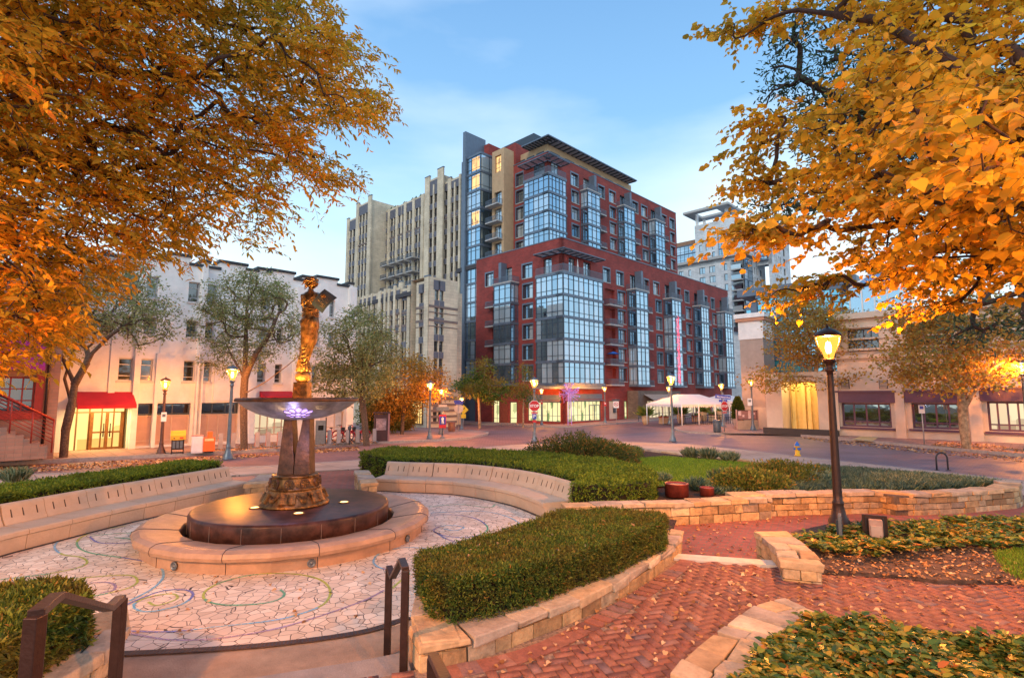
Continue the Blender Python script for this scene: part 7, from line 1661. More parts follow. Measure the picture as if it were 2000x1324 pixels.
# ================================================ overhanging foreground trees
TREED=1.0
def inside(P,n,dfun,margin=0):
    xs=[p[0] for p in P]; ys=[p[1] for p in P]; out=[]
    while len(out)<n:
        x,y=rng.uniform(min(xs),max(xs)),rng.uniform(min(ys),max(ys))
        if inpoly(x,y,P): out.append(D(x,y,dfun(x,y)))
    return out
FLp=[(-420,-300),(500,-300),(560,-60),(620,0),(640,30),(620,60),(680,75),(700,100),(650,120),(690,150),(712,190),(718,225),(660,235),(620,215),(600,250),(630,290),(600,300),(570,270),(590,320),(655,345),(640,362),(570,345),(530,370),(535,400),(490,440),(430,415),(350,480),(230,505),(190,535),(215,555),(150,575),(120,640),(95,665),(20,700),(-420,720)]
def dFL(x,y):
    near=max(0,min(1,(500-x)/700)); return rng.uniform(6.5,9.5)-3.2*near*rng.random()-(1.0 if y<200 else 0)*near
m_fl=leafmat('drooping orange and olive leaves',[(0,(.52,.25,.02)),(.35,(.78,.43,.03)),(.75,(.92,.52,.04)),(1,(.88,.28,.03))],.60,.5,patch=[(0,(.26,.27,.03)),(.6,(.50,.42,.05)),(1,(.70,.50,.05))],pscale=.7,pamt=.8)
root=empty('overhanging_tree',(-9.6,6.5,0),0,'big autumn tree with drooping orange and olive leaves overhanging the upper left','tree'); bo=Vector((-9.6,6.5,0))
T=[t-bo for t in inside(FLp,3300,dFL)]
fringe=[(712,195),(705,120),(650,60),(700,235),(650,352),(625,350),(480,450),(540,400),(600,300),(95,668),(190,560),(370,490),(660,100),(640,20),(725,215),(735,205),(672,345),(500,455)]
T+=[D(x+rng.normal()*8,y+rng.normal()*6,8.6+rng.normal()*.4)-bo for x,y in fringe for _ in range(3)]
def W(x,y,z): return Vector((x,y,z))-bo
lines=[[W(-9.6,6.5,-.1),W(-9.5,6.5,1.5),W(-9.3,6.5,3.0)],
 [W(-9.3,6.5,3.0),D(-260,330,7.2)-bo,D(0,290,7.0)-bo,D(170,325,7.4)-bo,D(330,400,7.9)-bo],
 [W(-9.3,6.5,3.0),W(-8.6,6.3,4.8),D(-160,100,6.8)-bo,D(120,130,6.8)-bo,D(360,150,7.4)-bo,D(560,150,8.2)-bo],
 [W(-8.6,6.3,4.8),W(-7.6,6.1,6.6),D(60,-60,6.6)-bo,D(300,10,7.2)-bo,D(480,60,7.8)-bo],
 [D(120,130,6.8)-bo,D(270,230,7.6)-bo,D(430,270,8.2)-bo,D(560,290,8.6)-bo],
 [D(0,290,7.0)-bo,D(60,380,8.0)-bo,D(110,470,8.6)-bo,D(150,540,9.0)-bo]]
nodes,par=grow(lines,T,.35,.05); link('trunk',limb_mesh(nodes,par,.26,.004,m_bark_d,'trunk',n=5,expo=.5),root)
me,tw=spray(T,lines[1][0],4,11,.36,.092,.030,LEAF_L,m_fl,m_bark_d); link('crown',me,root); link('twigs',tw,root)
# right: broad heart-shaped yellow leaves
FRp=[(2300,-300),(1620,-300),(1600,-40),(1600,30),(1640,50),(1690,90),(1680,120),(1650,150),(1660,200),(1600,225),(1560,245),(1570,275),(1620,290),(1600,320),(1560,345),(1570,380),(1650,400),(1650,430),(1680,465),(1670,500),(1680,530),(1720,530),(1770,555),(1830,550),(1900,560),(2000,545),(2300,590)]
def dFR(x,y):
    k=max(0,min(1,(x-1560)/300)); band=math.exp(-((y-300)/230)**2)
    return rng.uniform(6.0,8.5)-(3.9*k*band)*rng.random()**.5
m_fr=leafmat('broad yellow orange leaves',[(0,(.55,.28,.02)),(.3,(.82,.48,.03)),(.75,(.95,.62,.05)),(1,(.90,.36,.03))],.58,.5,patch=[(0,(.25,.20,.03)),(.6,(.50,.33,.04)),(1,(.62,.42,.05))],pscale=.9,pamt=.7)
bo=Vector((9.2,5.0,.3)); root=empty('overhanging_tree',tuple(bo),0,'big autumn tree with broad yellow orange leaves overhanging the upper right','tree')
T=[t-bo for t in inside(FRp,1250,dFR)]
for px0,py0,px1,py1,n,d in [(1560,20,1400,60,12,7.5),(1530,10,1470,60,8,7.5),(1620,445,1450,450,16,5.6),(1560,230,1448,240,14,7.8),(1560,350,1435,372,14,7.8),(1520,330,1450,300,6,7.8),(1540,280,1480,275,6,7.8),(1900,590,1780,600,8,7),(1510,445,1432,458,6,5.3),(1700,560,1560,560,10,8),(1640,545,1500,590,10,8.2)]:
    T+=[D(px0+(px1-px0)*u+rng.normal()*7,py0+(py1-py0)*u+rng.normal()*7,d+rng.normal()*.15)-bo for u in [i/n for i in range(n+1)]]
lines=[[Vector((0,0,-.3)),Vector((-.1,0,1.6)),Vector((-.3,.1,3.0))],
 [Vector((-.3,.1,3.0)),D(2150,420,6.0)-bo,D(1950,400,6.4)-bo,D(1760,350,6.9)-bo,D(1600,330,7.4)-bo,D(1500,360,7.8)-bo],
 [Vector((-.3,.1,3.0)),D(2200,250,4.6)-bo,D(1960,260,4.6)-bo,D(1870,130,5.0)-bo,D(1720,40,6.0)-bo,D(1560,20,7.0)-bo],
 [D(2150,420,6.0)-bo,D(1960,500,6.8)-bo,D(1800,480,7.2)-bo,D(1680,470,7.4)-bo],
 [D(1960,260,4.6)-bo,D(1830,230,4.6)-bo,D(1700,190,5.0)-bo],
 [D(1950,400,6.4)-bo,D(1800,430,5.9)-bo,D(1640,450,5.8)-bo],
 [D(1960,500,6.8)-bo,D(1860,560,7.4)-bo,D(1780,590,7.6)-bo]]
nodes,par=grow(lines,T,.35,.05); link('trunk',limb_mesh(nodes,par,.24,.004,m_bark_d,'trunk',n=5,expo=.5),root)
me,tw=spray(T,lines[1][0],4,6,.30,.076,.066,LEAF_B,m_fr,m_bark_d,drp=.3,side=.8,jit=.09); link('crown',me,root); link('twigs',tw,root)
# dark evergreen oak behind the yellow leaves
m_oak=leafmat('dark blue green oak leaves',[(0,(.02,.045,.025)),(.6,(.05,.09,.05)),(1,(.10,.15,.07))],.3,.5)
oy=17; ob_=Vector(D(2100,880,oy)); ob_.z=.1
ep=[(1700,170,160,90,0),(1550,150,60,50,0),(1530,95,50,32,0),(1600,60,110,45,0),(1520,190,45,22,0),(1650,260,120,60,1),(1560,390,110,46,0),(1820,250,160,150,1),(1960,620,75,60,-2),(1900,640,60,30,-2)]
els=[]
for px,py,rx,ry,dy in ep:
    c=D(px,py,oy+dy); k=c.y/FPX; els.append((c.x,c.y,c.z,rx*k,rx*k*.7,ry*k))
tree('oak_tree','dark blue green oak showing between the yellow leaves at upper right',tuple(ob_),[[ob_+Vector((0,0,-.2)),ob_+Vector((-.4,0,4)),ob_+Vector((-1.2,0,7))],[ob_+Vector((-1.2,0,7)),D(1820,280,oy),D(1650,200,oy),D(1560,150,oy)],[ob_+Vector((-1.2,0,7)),D(1800,400,oy),D(1620,390,oy)]],els,nclump=520,per=30,crad=.26,ll=.17,lw=.05,lmat=m_oak,bark=m_bark_d,r0=.38,shape=LEAF_L,droop=.1)
# ================================================ signs, boxes, bicycles, planters
m_redsign=M('red sign face',(.60,.02,.03),.45,0,.03,5); m_bluesign=M('blue sign face',(.03,.06,.42),.45,0,.03,5); m_yelsign=M('yellow sign face',(.85,.52,.02),.45,0,.03,5); m_alu=M('bare sign aluminium',(.45,.44,.45),.5,.5,.06,6)
def octagon(r): return [(r*math.cos(math.pi/8+k*math.pi/4),r*math.sin(math.pi/8+k*math.pi/4)) for k in range(8)]
def facecam(p): return math.atan2(p.x,-p.y) if False else -math.atan2(p.x,p.y)
def signplate(root,name,poly,z,y,mat,t=.012):
    b=MB(); n=len(poly); b.add([(x,y,z+v) for x,v in poly]+[(x,y+t,z+v) for x,v in poly],[tuple(range(n)),tuple(range(n,2*n))[::-1]]+[(i,(i+1)%n,n+(i+1)%n,n+i) for i in range(n)],mat); return b.build(name,root)
def rect(w_,h): return [(-w_/2,-h/2),(w_/2,-h/2),(w_/2,h/2),(-w_/2,h/2)]
def circ(r,n=24): return [(r*math.cos(6.283*k/n),r*math.sin(6.283*k/n)) for k in range(n)]
X90=(math.pi/2,0,0)
def stop_sign(label,p,zc,r,extras=True,post=True,yaw=None):
    root=empty('stop_sign',tuple(p),facecam(p) if yaw is None else yaw,label,'stop sign'); z=zc-p.z; y=-.09
    if post: part('post',root,lambda b:b.tube([(0,0,0),(0,0,z+r)],.03,m_alu,8))
    signplate(root,'sign_border',octagon(r),z,y,m_wh); signplate(root,'sign_face',octagon(r*.93),z,y-.006,m_redsign,.005)
    text_obj('STOP',r*.64,m_wh,root,(0,y-.008,z-.01),X90,ext=.002,bold=.006)
    if extras:
        a=signplate(root,'plate',rect(r*1.05,r*.34),z-r*1.22,y,m_redsign); text_obj('ALL WAY',r*.22,m_wh,a,(0,y-.004,z-r*1.22),X90,ext=.002)
    return root
k7=p7.y/FPX; zc=D(1042.5,792.5,p7.y-.1).z
rt=stop_sign('red octagonal stop sign on the lamp post at the centre',p7+Vector((0,-.0,0)),zc,20.5*k7/2/.924,True,False)
rt2=empty('parking_sign',(p7.x,p7.y,p7.z),facecam(p7),'blue parking sign with a red plate under the stop sign','sign'); z=D(1043,813,p7.y).z-p7.z
signplate(rt2,'sign_face',rect(.24,.28),z,-.09,m_bluesign); text_obj('P',.26,m_wh,rt2,(0,-.094,z),X90,ext=.002,bold=.004); signplate(rt2,'plate',rect(.22,.13),D(1043,822.5,p7.y).z-p7.z,-.09,m_redsign)
p=G(1415,843,.12); k=p.y/FPX
rt=stop_sign('distant stop sign turned sideways on the corner island by the tents',p,D(1412,793,p.y).z,.36,True,True,yaw=facecam(p)+R(48))
rr=empty('street_name_sign',tuple(p+Vector((0,.02,0))),facecam(p),'blue street name signs above the distant stop sign','sign'); z=D(1411,775,p.y).z-p.z
b=MB(); b.tube([(0,.03,.1),(0,.03,z+.3)],.028,m_alu,8); b.build('post',rr)
pl=signplate(rr,'name_plate',rect(1.0,.27),z,-.02,m_bluesign); text_obj('Maryland Ave',.155,m_wh,pl,(0.03,-.024,z-.01),X90,ext=.002,bold=.002); pl.rotation_euler=(0,R(6),0); pl.location=(-z*math.sin(R(6)),0,z-z*math.cos(R(6)))
pl=signplate(rr,'name_plate',rect(.55,.16),z-.27,.06,m_bluesign); text_obj('Grove St',.10,m_wh,pl,(0,.056,z-.275),X90,ext=.002) if False else None
# sign cluster on the left island
p=G(895.5,842,.12); rr=empty('street_name_sign',tuple(p),facecam(p),'bare back of a stop sign with blue street name signs above, on the left island','sign'); zt=D(895,783,p.y).z-p.z
part('post',rr,lambda b:b.tube([(0,0,0),(0,0,zt+.1)],.025,m_alu,8)); o=signplate(rr,'sign_back',octagon(.36),D(895.5,798,p.y).z-p.z,.05,m_alu); signplate(rr,'name_plate',rect(.72,.17),D(895.5,784,p.y).z-p.z,-.03,m_bluesign); signplate(rr,'name_plate',rect(.62,.13),D(895.5,788,p.y).z-p.z,-.05,m_bluesign)
p=G(905,838,.05); rr=empty('warning_sign',tuple(p),facecam(p),'yellow diamond warning sign with a small yellow plate below','sign'); zt=D(903,800,p.y).z-p.z
part('post',rr,lambda b:b.tube([(0,0,0),(0,0,zt+.3)],.025,m_alu,8)); o=signplate(rr,'diamond',[(0,-.42),(.42,0),(0,.42),(-.42,0)],zt,-.03,m_yelsign); part('arrow_mark',o,lambda b:b.tube([(-.08,-.04,zt-.15),(-.08,-.04,zt+.02),(.08,-.04,zt+.10),(.08,-.04,zt+.2)],.03,m_black,5)); signplate(rr,'plate',rect(.40,.34),D(903,812.5,p.y).z-p.z,-.03,m_yelsign)
p=G(1204,829,.1); rr=empty('no_turn_sign',tuple(p),facecam(p),'white sign with a red prohibition ring before the cash machine','sign'); zt=D(1204,790,p.y).z-p.z
part('post',rr,lambda b:b.tube([(0,0,0),(0,0,zt+.55)],.025,m_alu,8)); o=signplate(rr,'sign_face',rect(.50,.62),zt,-.03,m_wh)
def ring(b):
    pts=[Vector((.18*math.cos(t),-.045,zt+.03+.18*math.sin(t))) for t in [6.283*q/24 for q in range(25)]]; b.tube(pts,.024,m_redsign,6,False); b.tube([(-.12,-.045,zt+.15),(.12,-.045,zt-.09)],.02,m_redsign,6)
part('prohibition_ring',o,ring); part('turn_arrow',o,lambda b:b.tube([(-.08,-.04,zt-.05),(-.08,-.04,zt+.06),(.08,-.04,zt+.06)],.018,m_black,5)); signplate(rr,'plate',rect(.7,.13),D(1204,781,p.y).z-p.z,-.03,m_steel2)
p=G(1805.5,868,.12); rr=empty('parking_sign',tuple(p),facecam(p),'small white and blue kerb sign on a thin pole left of the plane tree','sign'); zt=D(1806,799,p.y).z-p.z
part('post',rr,lambda b:b.tube([(0,0,0),(0,0,zt+.2)],.025,m_alu,8)); o=signplate(rr,'sign_face',rect(.24,.40),zt,-.03,m_wh); signplate(o,'blue_mark',rect(.15,.15),zt+.08,-.036,m_bluesign,.004)
for (bx,by,sx,sy,w_,h_,lab,mt) in [(1471,840,1464.5,785,.30,.52,'small white notice fixed to the lamp post by the notice board',m_wh),(1182,828,1182,789,.22,.36,'small red and white notice on the lamp post by the bank doors',m_redsign),(1058,832,1058,785,.2,.4,'small red notice on the lamp post before the bright shop window',m_redsign),(314,886,320,814,.19,.38,'small white parking notice on the brown lamp post',m_wh)]:
    p=G(bx,by,.12); q=D(sx,sy,p.y-.12); rr=empty('lamp_notice',tuple(q),facecam(q),lab,'sign'); signplate(rr,'sign_face',rect(w_,h_),0,0,mt); signplate(rr,'printed_lines',rect(w_*.6,h_*.3),h_*.15,-.004,m_greymetal if mt is m_wh else m_wh,.003)
# poster pole on island
p=G(864,856,.12); rr=empty('poster_pole',tuple(p),facecam(p),'purple grey pole with a red and blue poster and grey finger boards on the island','sign'); z=lambda y:D(864,y,p.y).z-p.z
part('post',rr,lambda b:(b.tube([(0,0,0),(0,0,z(797))],.05,m_greymetal,10),b.lathe([(.17,0),(.16,.06),(.06,.12),(.05,.2)],m_greymetal,14)))
o=signplate(rr,'poster_panel',rect(.42,.78),z(822.5),-.07,m_redsign); signplate(o,'poster_picture',rect(.36,.48),z(821),-.076,m_bluesign,.004); part('poster_figure',o,lambda b:(b.lathe([(0,.2),(.08,.12),(.05,.0),(.1,-.18),(0,-.2)],m_wh,8,(0,-.08,z(821)))))
signplate(rr,'finger_board',rect(.75,.22),z(798),-.06,m_greymetal); signplate(rr,'finger_board',rect(.5,.14),z(793),-.06,m_alu)
# bins
def bin_(label,bx,by,ty,w_px,mat,lidmat):
    p=G(bx,by,.12); h=D(bx,ty,p.y).z-p.z; r=w_px/2*p.y/FPX; rr=empty('litter_bin',tuple(p),0,label,'bin'); 
    def f(b):
        b.lathe([(r*.86,0),(r*.86,.04),(r*.90,.06),(r*.97,h*.82),(r*.9,h*.83),(0,h*.83)],mat,20)
        for k in range(20): a=6.283*k/20; b.box(-.012,.012,-.01,.012,.08,h*.80,lidmat,Matrix.Translation((r*.93*math.cos(a),r*.93*math.sin(a),0))@Matrix.Rotation(a+math.pi/2,4,'Z'))
    part('body',rr,f); part('lid',rr,lambda b:b.lathe([(r*1.04,h*.83),(r*1.06,h*.87),(r*1.0,h*.91),(r*.5,h*.94),(r*.45,h*.90),(0,h*.90)],lidmat,20)); return rr
bin_('dark slatted litter bin on the corner island before the stop sign',1401,844,818,15,m_steel2,m_greymetal)
bin_('brown slatted litter bin on the left island beside the sign poles',882,843,823,14,M('brown bin slats',(.20,.12,.09),.7,0,.1,8),M('red brown bin lid',(.26,.10,.07),.6,0,.05,6))
p=G(1509,828,.3); h=.8; rr=empty('litter_bin',tuple(p),R(45),'square black litter bin at the left of the yellow portal','bin'); part('body',rr,lambda b:b.box(-.3,.3,-.3,.3,0,h,m_black)); part('lid',rr,lambda b:b.box(-.33,.33,-.33,.33,h,h+.06,m_steel2))
# newspaper boxes
def newsbox(label,bx,by,w_,h_,mat,kind):
    p=G(bx,by,.12); k=p.y/FPX; W_=w_*k; H_=h_*k; rr=empty('newspaper_box',tuple(p),R(32),label,'newspaper box'); d=W_*.8
    if kind=='yellow':
        part('stand',rr,lambda b:(b.box(-W_*.42,-W_*.34,-d/2,d/2,0,H_*.62,m_darkmetal),b.box(W_*.34,W_*.42,-d/2,d/2,0,H_*.62,m_darkmetal),b.box(-W_*.34,W_*.34,-d*.45,d/2,H_*.18,H_*.60,m_darkmetal),[b.box(-W_*.34+i*W_*.24,-W_*.34+i*W_*.24+W_*.18,-d*.5,-d*.455,H_*.24,H_*.55,m_greymetal) for i in range(3)],b.box(-W_*.34,W_*.34,-d/2,-d*.4,H_*.04,H_*.08,m_darkmetal)))
        part('hood',rr,lambda b:(b.prism([(-d/2,0),(d/2,0),(d/2,H_*.40),(-d*.2,H_*.40),(-d/2,H_*.20)],-W_/2,W_/2,mat,lambda v:Vector((v[2],v[0],v[1]+H_*.60)))))
        part('coin_slot',rr,lambda b:(b.box(-W_*.3,-W_*.2,-d/2-.012,-d/2-.002,H_*.66,H_*.70,m_black),b.box(W_*.1,W_*.35,-d/2-.012,-d/2-.002,H_*.66,H_*.72,m_redsign)))
    elif kind=='white': part('cabinet',rr,lambda b:(b.box(-W_/2,W_/2,-d/2,d/2,0,H_*.97,mat),b.box(-W_/2-.02,W_/2+.02,-d/2-.02,d/2+.02,H_*.97,H_,M('salmon lid',(.6,.3,.25),.6,0,.05,4)))); part('door',rr,lambda b:b.box(-W_*.42,W_*.42,-d/2-.015,-d/2-.003,H_*.08,H_*.9,M('pale door panel',(.7,.7,.74),.5,0,.05,4)))
    else:
        part('cabinet',rr,lambda b:(b.box(-W_/2,W_/2,-d/2,d/2,H_*.06,H_*.72,mat),b.box(-W_*.38,W_*.38,-d*.4,d*.4,0,H_*.058,m_darkmetal))); part('coin_head',rr,lambda b:b.box(-W_*.16,W_*.28,-d*.2,d*.4,H_*.722,H_,mat)); part('window',rr,lambda b:b.box(-W_*.38,W_*.38,-d/2-.012,-d/2-.003,H_*.56,H_*.68,M('pale display window',(.75,.6,.3),.3,0,.1,8)))
newsbox('yellow hooded newspaper box on a dark stand beside the brown lamp post',346,885,25,43,M('yellow box paint',(.75,.42,.03),.45,0,.08,5),'yellow')
newsbox('white cabinet newspaper box standing next to the orange one',384,884,19,33,M('white box paint',(.75,.72,.75),.5,0,.05,5),'white')
newsbox('orange newspaper box with a raised coin head',407,883,20,39,M('orange box paint',(.85,.16,.03),.45,0,.06,5),'orange')
p=G(5,898,.12); rr=empty('newspaper_box',tuple(p),R(20),'light blue newspaper box at the left picture edge','newspaper box'); mb_=M('light blue box paint',(.10,.38,.68),.45,0,.06,5); kk=p.y/FPX
part('cabinet',rr,lambda b:(b.box(-14*kk,14*kk,-.25,.25,.02,38*kk,mb_),b.box(-12*kk,12*kk,-.23,.23,38*kk+.001,40*kk,m_darkmetal))); part('coin_head',rr,lambda b:b.box(-2*kk,12*kk,-.1,.2,40*kk,50*kk,mb_)); part('window',rr,lambda b:b.box(-11*kk,11*kk,-.262,-.252,20*kk,35*kk,g_dark))
# dark information kiosk and grey pay column by the bikes
p=G(743,862,.12); h=D(743,809,p.y).z-p.z; rr=empty('information_kiosk',tuple(p),R(25),'dark information kiosk with a pale panel right of the bicycle docks','kiosk'); m_kd=M('dark brown kiosk',(.07,.03,.035),.5,.2,.08,5)
part('frame',rr,lambda b:(b.box(-.36,.36,-.08,.08,0,h,m_kd),b.box(.365,.46,-.10,.10,0,h+.05,M('pinkish kiosk edge',(.4,.2,.2),.6,0,.05,5)),b.box(-.40,.48,-.14,.14,h+.052,h+.12,m_kd))); part('panel',rr,lambda b:b.box(-.27,.27,-.095,-.082,h*.42,h*.85,M('faded map panel',(.35,.25,.27),.5,0,.3,6)))
p=G(626,868,.12); h=D(626,821,p.y).z-p.z; rr=empty('pay_column',tuple(p),R(25),'tall grey pay column seen just right of the fountain slabs','kiosk'); part('column',rr,lambda b:(b.box(-.26,.20,-.12,.12,0,h,m_greymetal),b.box(.205,.25,-.05,.05,0,h*1.12,m_black))); part('screen',rr,lambda b:b.box(-.15,.10,-.132,-.122,h*.6,h*.8,g_dark))
# docks and bicycles
dock_src=None
DK=[(430,'leftmost grey bicycle dock, between the orange box and the lamp post'),(455,'second bicycle dock from the left, just right of the grey lamp post'),(502,'bicycle dock just right of the middle street tree trunk'),(523,'bicycle dock second to the right of the middle street tree trunk'),(545,'bicycle dock third to the right of the middle street tree trunk'),(565,'bicycle dock at the left edge of the fountain slabs'),(643,'bicycle dock at the left end of the parked red bicycles'),(661,'bicycle dock holding the leftmost red bicycle'),(679,'bicycle dock holding the middle red bicycle'),(698,'bicycle dock holding the rightmost red bicycle'),(731,'bicycle dock right of the tree trunk before the kiosk')]
for i,(px,lab) in enumerate(DK):
    p=G(px,877-(px-430)*.047,.12); r_=R(28)
    if dock_src is None:
        rr=empty('bicycle_dock',tuple(p),r_); h=.70
        c1=part('dock_post',rr,lambda b:b.prism([(-.10,0),(.12,0),(.07,h),(-.02,h)],-.09,.09,M('grey dock plastic',(.33,.30,.32),.5,.2,.06,6),lambda v:Vector((v[2],v[0],v[1])))); c2=part('orange_side',rr,lambda b:b.prism([(-.09,.05),(.11,.05),(.06,h-.05),(-.015,h-.05)],-.100,-.092,M('orange dock side',(.75,.20,.08),.5,0,.05,5),lambda v:Vector((v[2],v[0],v[1])))); c3=part('base_plate',rr,lambda b:b.box(-.2,.2,-.25,.25,-.002,.035,m_greymetal)); dock_src=(rr,c1,c2,c3)
    else:
        rr=dock_src[0].copy(); COL.objects.link(rr); rr.location=p
        for c in dock_src[1:]:
            if c is dock_src[2] and px>600: continue
            d_=c.copy(); COL.objects.link(d_); d_.parent=rr
    tag(rr,lab,'bicycle dock','row of bicycle docks on the far left pavement')
def bicycle(label,p,rz,src=None):
    if src is not None:
        rr=src.copy(); COL.objects.link(rr); rr.location=p; rr.rotation_euler=(0,0,rz); tag(rr,label,'bicycle','red hire bicycles in the docks')
        for c in src.children:
            d_=c.copy(); COL.objects.link(d_); d_.parent=rr
        return rr
    rr=empty('bicycle',tuple(p),rz,label,'bicycle','red hire bicycles in the docks'); mr=M('red bicycle paint',(.62,.02,.03),.35,.1,.04,6); r=.29
    for x in (-.48,.48):
        def wl(b,x=x):
            b.tube([(x+r*math.cos(t),0,r+.01+r*math.sin(t)) for t in [6.283*q/24 for q in range(25)]],.022,m_black,6,False)
            for q in range(8): t=q*math.pi/4; b.tube([(x,0,r+.01),(x+r*math.cos(t),0,r+.01+r*math.sin(t))],.004,m_alu,4)
        part('wheel',rr,wl)
    part('frame',rr,lambda b:(b.tube([(-.48,0,.3),(-.1,0,.28),(.33,0,.62)],.025,mr,6),b.tube([(-.48,0,.3),(-.18,0,.60)],.018,mr,6),b.tube([(-.1,0,.28),(-.2,0,.72)],.022,mr,6),b.tube([(.48,0,.3),(.30,0,.85)],.022,mr,6),b.tube([(.36,0,.52),(.0,0,.34)],.03,mr,6),[b.tube([(x+.33*math.cos(t),0,.3+.33*math.sin(t)) for t in [.3+2.2*q/8 for q in range(9)]],.02,mr,5) for x in (-.48,.48)]))
    part('saddle',rr,lambda b:b.lathe([(0,.0),(.09,.02),(.10,.05),(0,.07)],m_black,10,(-.21,0,.72))); part('handlebar',rr,lambda b:(b.tube([(.12,-.26,.86),(.27,-.16,.90),(.30,0,.86),(.27,.16,.90),(.12,.26,.86)],.016,m_black,6),b.box(.32,.48,-.12,.12,.62,.78,m_black)))
    return rr
bp=G(654,864,.12); bk=bicycle('leftmost of the three red hire bicycles by the fountain',bp,R(35)); bicycle('middle one of the three red hire bicycles by the fountain',G(676,863,.12),R(30),bk); bicycle('rightmost red hire bicycle, nearest the tree trunk and kiosk',G(696,862,.12),R(40),bk)
def meter(label,bx,by,ty):
    p=G(bx,by,.12); h=D(bx,ty,p.y).z-p.z; rr=empty('parking_meter',tuple(p),0,label,'parking meter'); part('post',rr,lambda b:b.tube([(0,0,0),(0,0,h*.76)],.028,m_steel2,8)); part('meter_head',rr,lambda b:b.lathe([(.05,h*.76),(.09,h*.80),(.10,h*.9),(.08,h*.97),(0,h)],m_steel2,10))
meter('parking meter standing at the kerb before the red bicycles',682,868,831); meter('parking meter before the stone clad restaurant',1247,823,802)
# purple starburst light sculpture
p=G(1113,830,.12); c=D(1112,768,p.y); rr=empty('star_sculpture',tuple(p),0,'purple starburst light sculpture on a lattice pole before the bank corner','sculpture'); c=c-p
m_pv=M('violet light tube',(.5,.3,.7),.4,0,0,emit=(.45,.25,.75),es=.22); m_pp=M('purple lit bead',(.6,.1,.5),.4,0,0,emit=(.8,.12,.4),es=.35); m_pbl=M('blue lit bead',(.1,.2,.8),.4,0,0,emit=(.1,.3,1),es=.7)
def rays(b):
    rg=np.random.default_rng(3)
    for k in range(46):
        d=rg.normal(size=3); d/=np.linalg.norm(d); L_=1.15*rg.uniform(.75,1.0); q=c+Vector(d)*L_; b.tube([c+Vector(d)*.1,q],.016,m_pv,4); b.lathe([(0,-.05),(.05,0),(0,.05)],m_pp if k%3 else m_pbl,6,q)
        e=rg.normal(size=3); e/=np.linalg.norm(e); b.tube([q,c+Vector(d*.6+e*.5)],.010,m_pv,4)
part('starburst',rr,rays); part('lattice_pole',rr,lambda b:([b.tube([(x,y,0),(x*.6,y*.6,c.z)],.025,m_pv,5) for x in (-.18,.18) for y in (-.18,.18)],[b.tube([(-.17,-.17,.2+i*.3),(.17,-.17,.35+i*.3)],.012,m_pv,4) for i in range(int(c.z/.3)-1)]))
# planters, tubs and potted plants before the restaurant
m_pot=M('sand coloured planter',(.62,.42,.25),.8,0,.08,4,.1,20)
m_palm=leafmat('fan palm leaves',[(0,(.08,.16,.03)),(.6,(.20,.28,.05)),(1,(.45,.36,.08))],.3,.5)
def potted(label,bx,by,ty,w_px,plant_ty,sp=1.0,shape='pot',mat=None):
    p=G(bx,by,.0); k=p.y/FPX; r=w_px*k/2; h=D(bx,ty,p.y).z-p.z; H_=D(bx,plant_ty,p.y).z-p.z; rr=empty('potted_plant',tuple(p),R(45) if shape=='box' else 0,label,'potted plant'); mat=mat or m_pot
    if shape=='pot': part('pot',rr,lambda b:b.lathe([(r*.70,0),(r*.92,h*.45),(r,h*.92),(r*1.03,h*.95),(r*1.0,h),(r*.85,h),(r*.8,h*.9),(0,h*.9)],mat,20))
    else: part('pot',rr,lambda b:(b.box(-r,r,-r*.6,r*.6,.05,h*.86,mat),b.box(-r*1.06,r*1.06,-r*.66,r*.66,h*.862,h,M('red planter rim',(.45,.05,.03),.6,0,.05,5))))
    n=170; a=rng.random(n)*6.283; el=rng.random(n)*1.5+.15; L_=(H_-h); B=np.stack([np.cos(a)*r*.3,np.sin(a)*r*.3,np.full(n,h*.9)],1); Dr=np.stack([np.cos(a)*sp,np.sin(a)*sp,el*1.3],1); Dn=Dr/np.linalg.norm(Dr,axis=1,keepdims=True); B2=B+Dn*L_*.5*rng.random(n)[:,None]
    link('plant',leaves(B2,Dr,L_*.62,L_*.10,LEAF_L,m_palm,name='plant'),rr)
potted('sand coloured pot with a tall palm at the left of the restaurant awning',1261,829,811,14,789)
potted('sand coloured pot with a fan palm just right of the lamp post before the tents',1330,826,808,15,789,1.4)
potted('sand coloured pot with a fan palm at the middle of the white tent',1375,822,804,13,789,1.4)
potted('sand coloured round pot partly behind the second stop sign',1407,822,803,12,795)
potted('wooden planter box with red rim left of the lamp post before the tents',1297,828,813,19,808,1.2,'box')
potted('wooden planter box with red rim between the two fan palms under the tent',1360,824,811,17,804,1.2,'box')
potted('wooden planter box with red rim left of the topiary under the tent edge',1392,823,809,15,800,1.2,'box')
p=G(1443,837,.12); k=p.y/FPX; rr=empty('potted_plant',tuple(p),0,'cone shaped topiary bush in a large round stone tub left of the notice board','potted plant')
r=10.5*k; h=19*k; part('pot',rr,lambda b:b.lathe([(r*.55,0),(r*.85,h*.3),(r,h*.9),(r*1.04,h),(r*.9,h),(r*.85,h*.9),(0,h*.9)],M('weathered stone tub',(.45,.33,.27),.85,0,.08,5,.2,30),24))
n=5200; u=rng.random(n)**.7; Ht=43*k; a=rng.random(n)*6.283; rad=10.5*k*np.sin(np.clip((1-u)*2.2+.15,0,1.57))*(.8+.2*rng.random(n)); B=np.stack([np.cos(a)*rad,np.sin(a)*rad,h*.9+u*Ht],1); Dr=np.stack([np.cos(a),np.sin(a),np.full(n,.8)],1)+rng.normal(size=(n,3))*.4
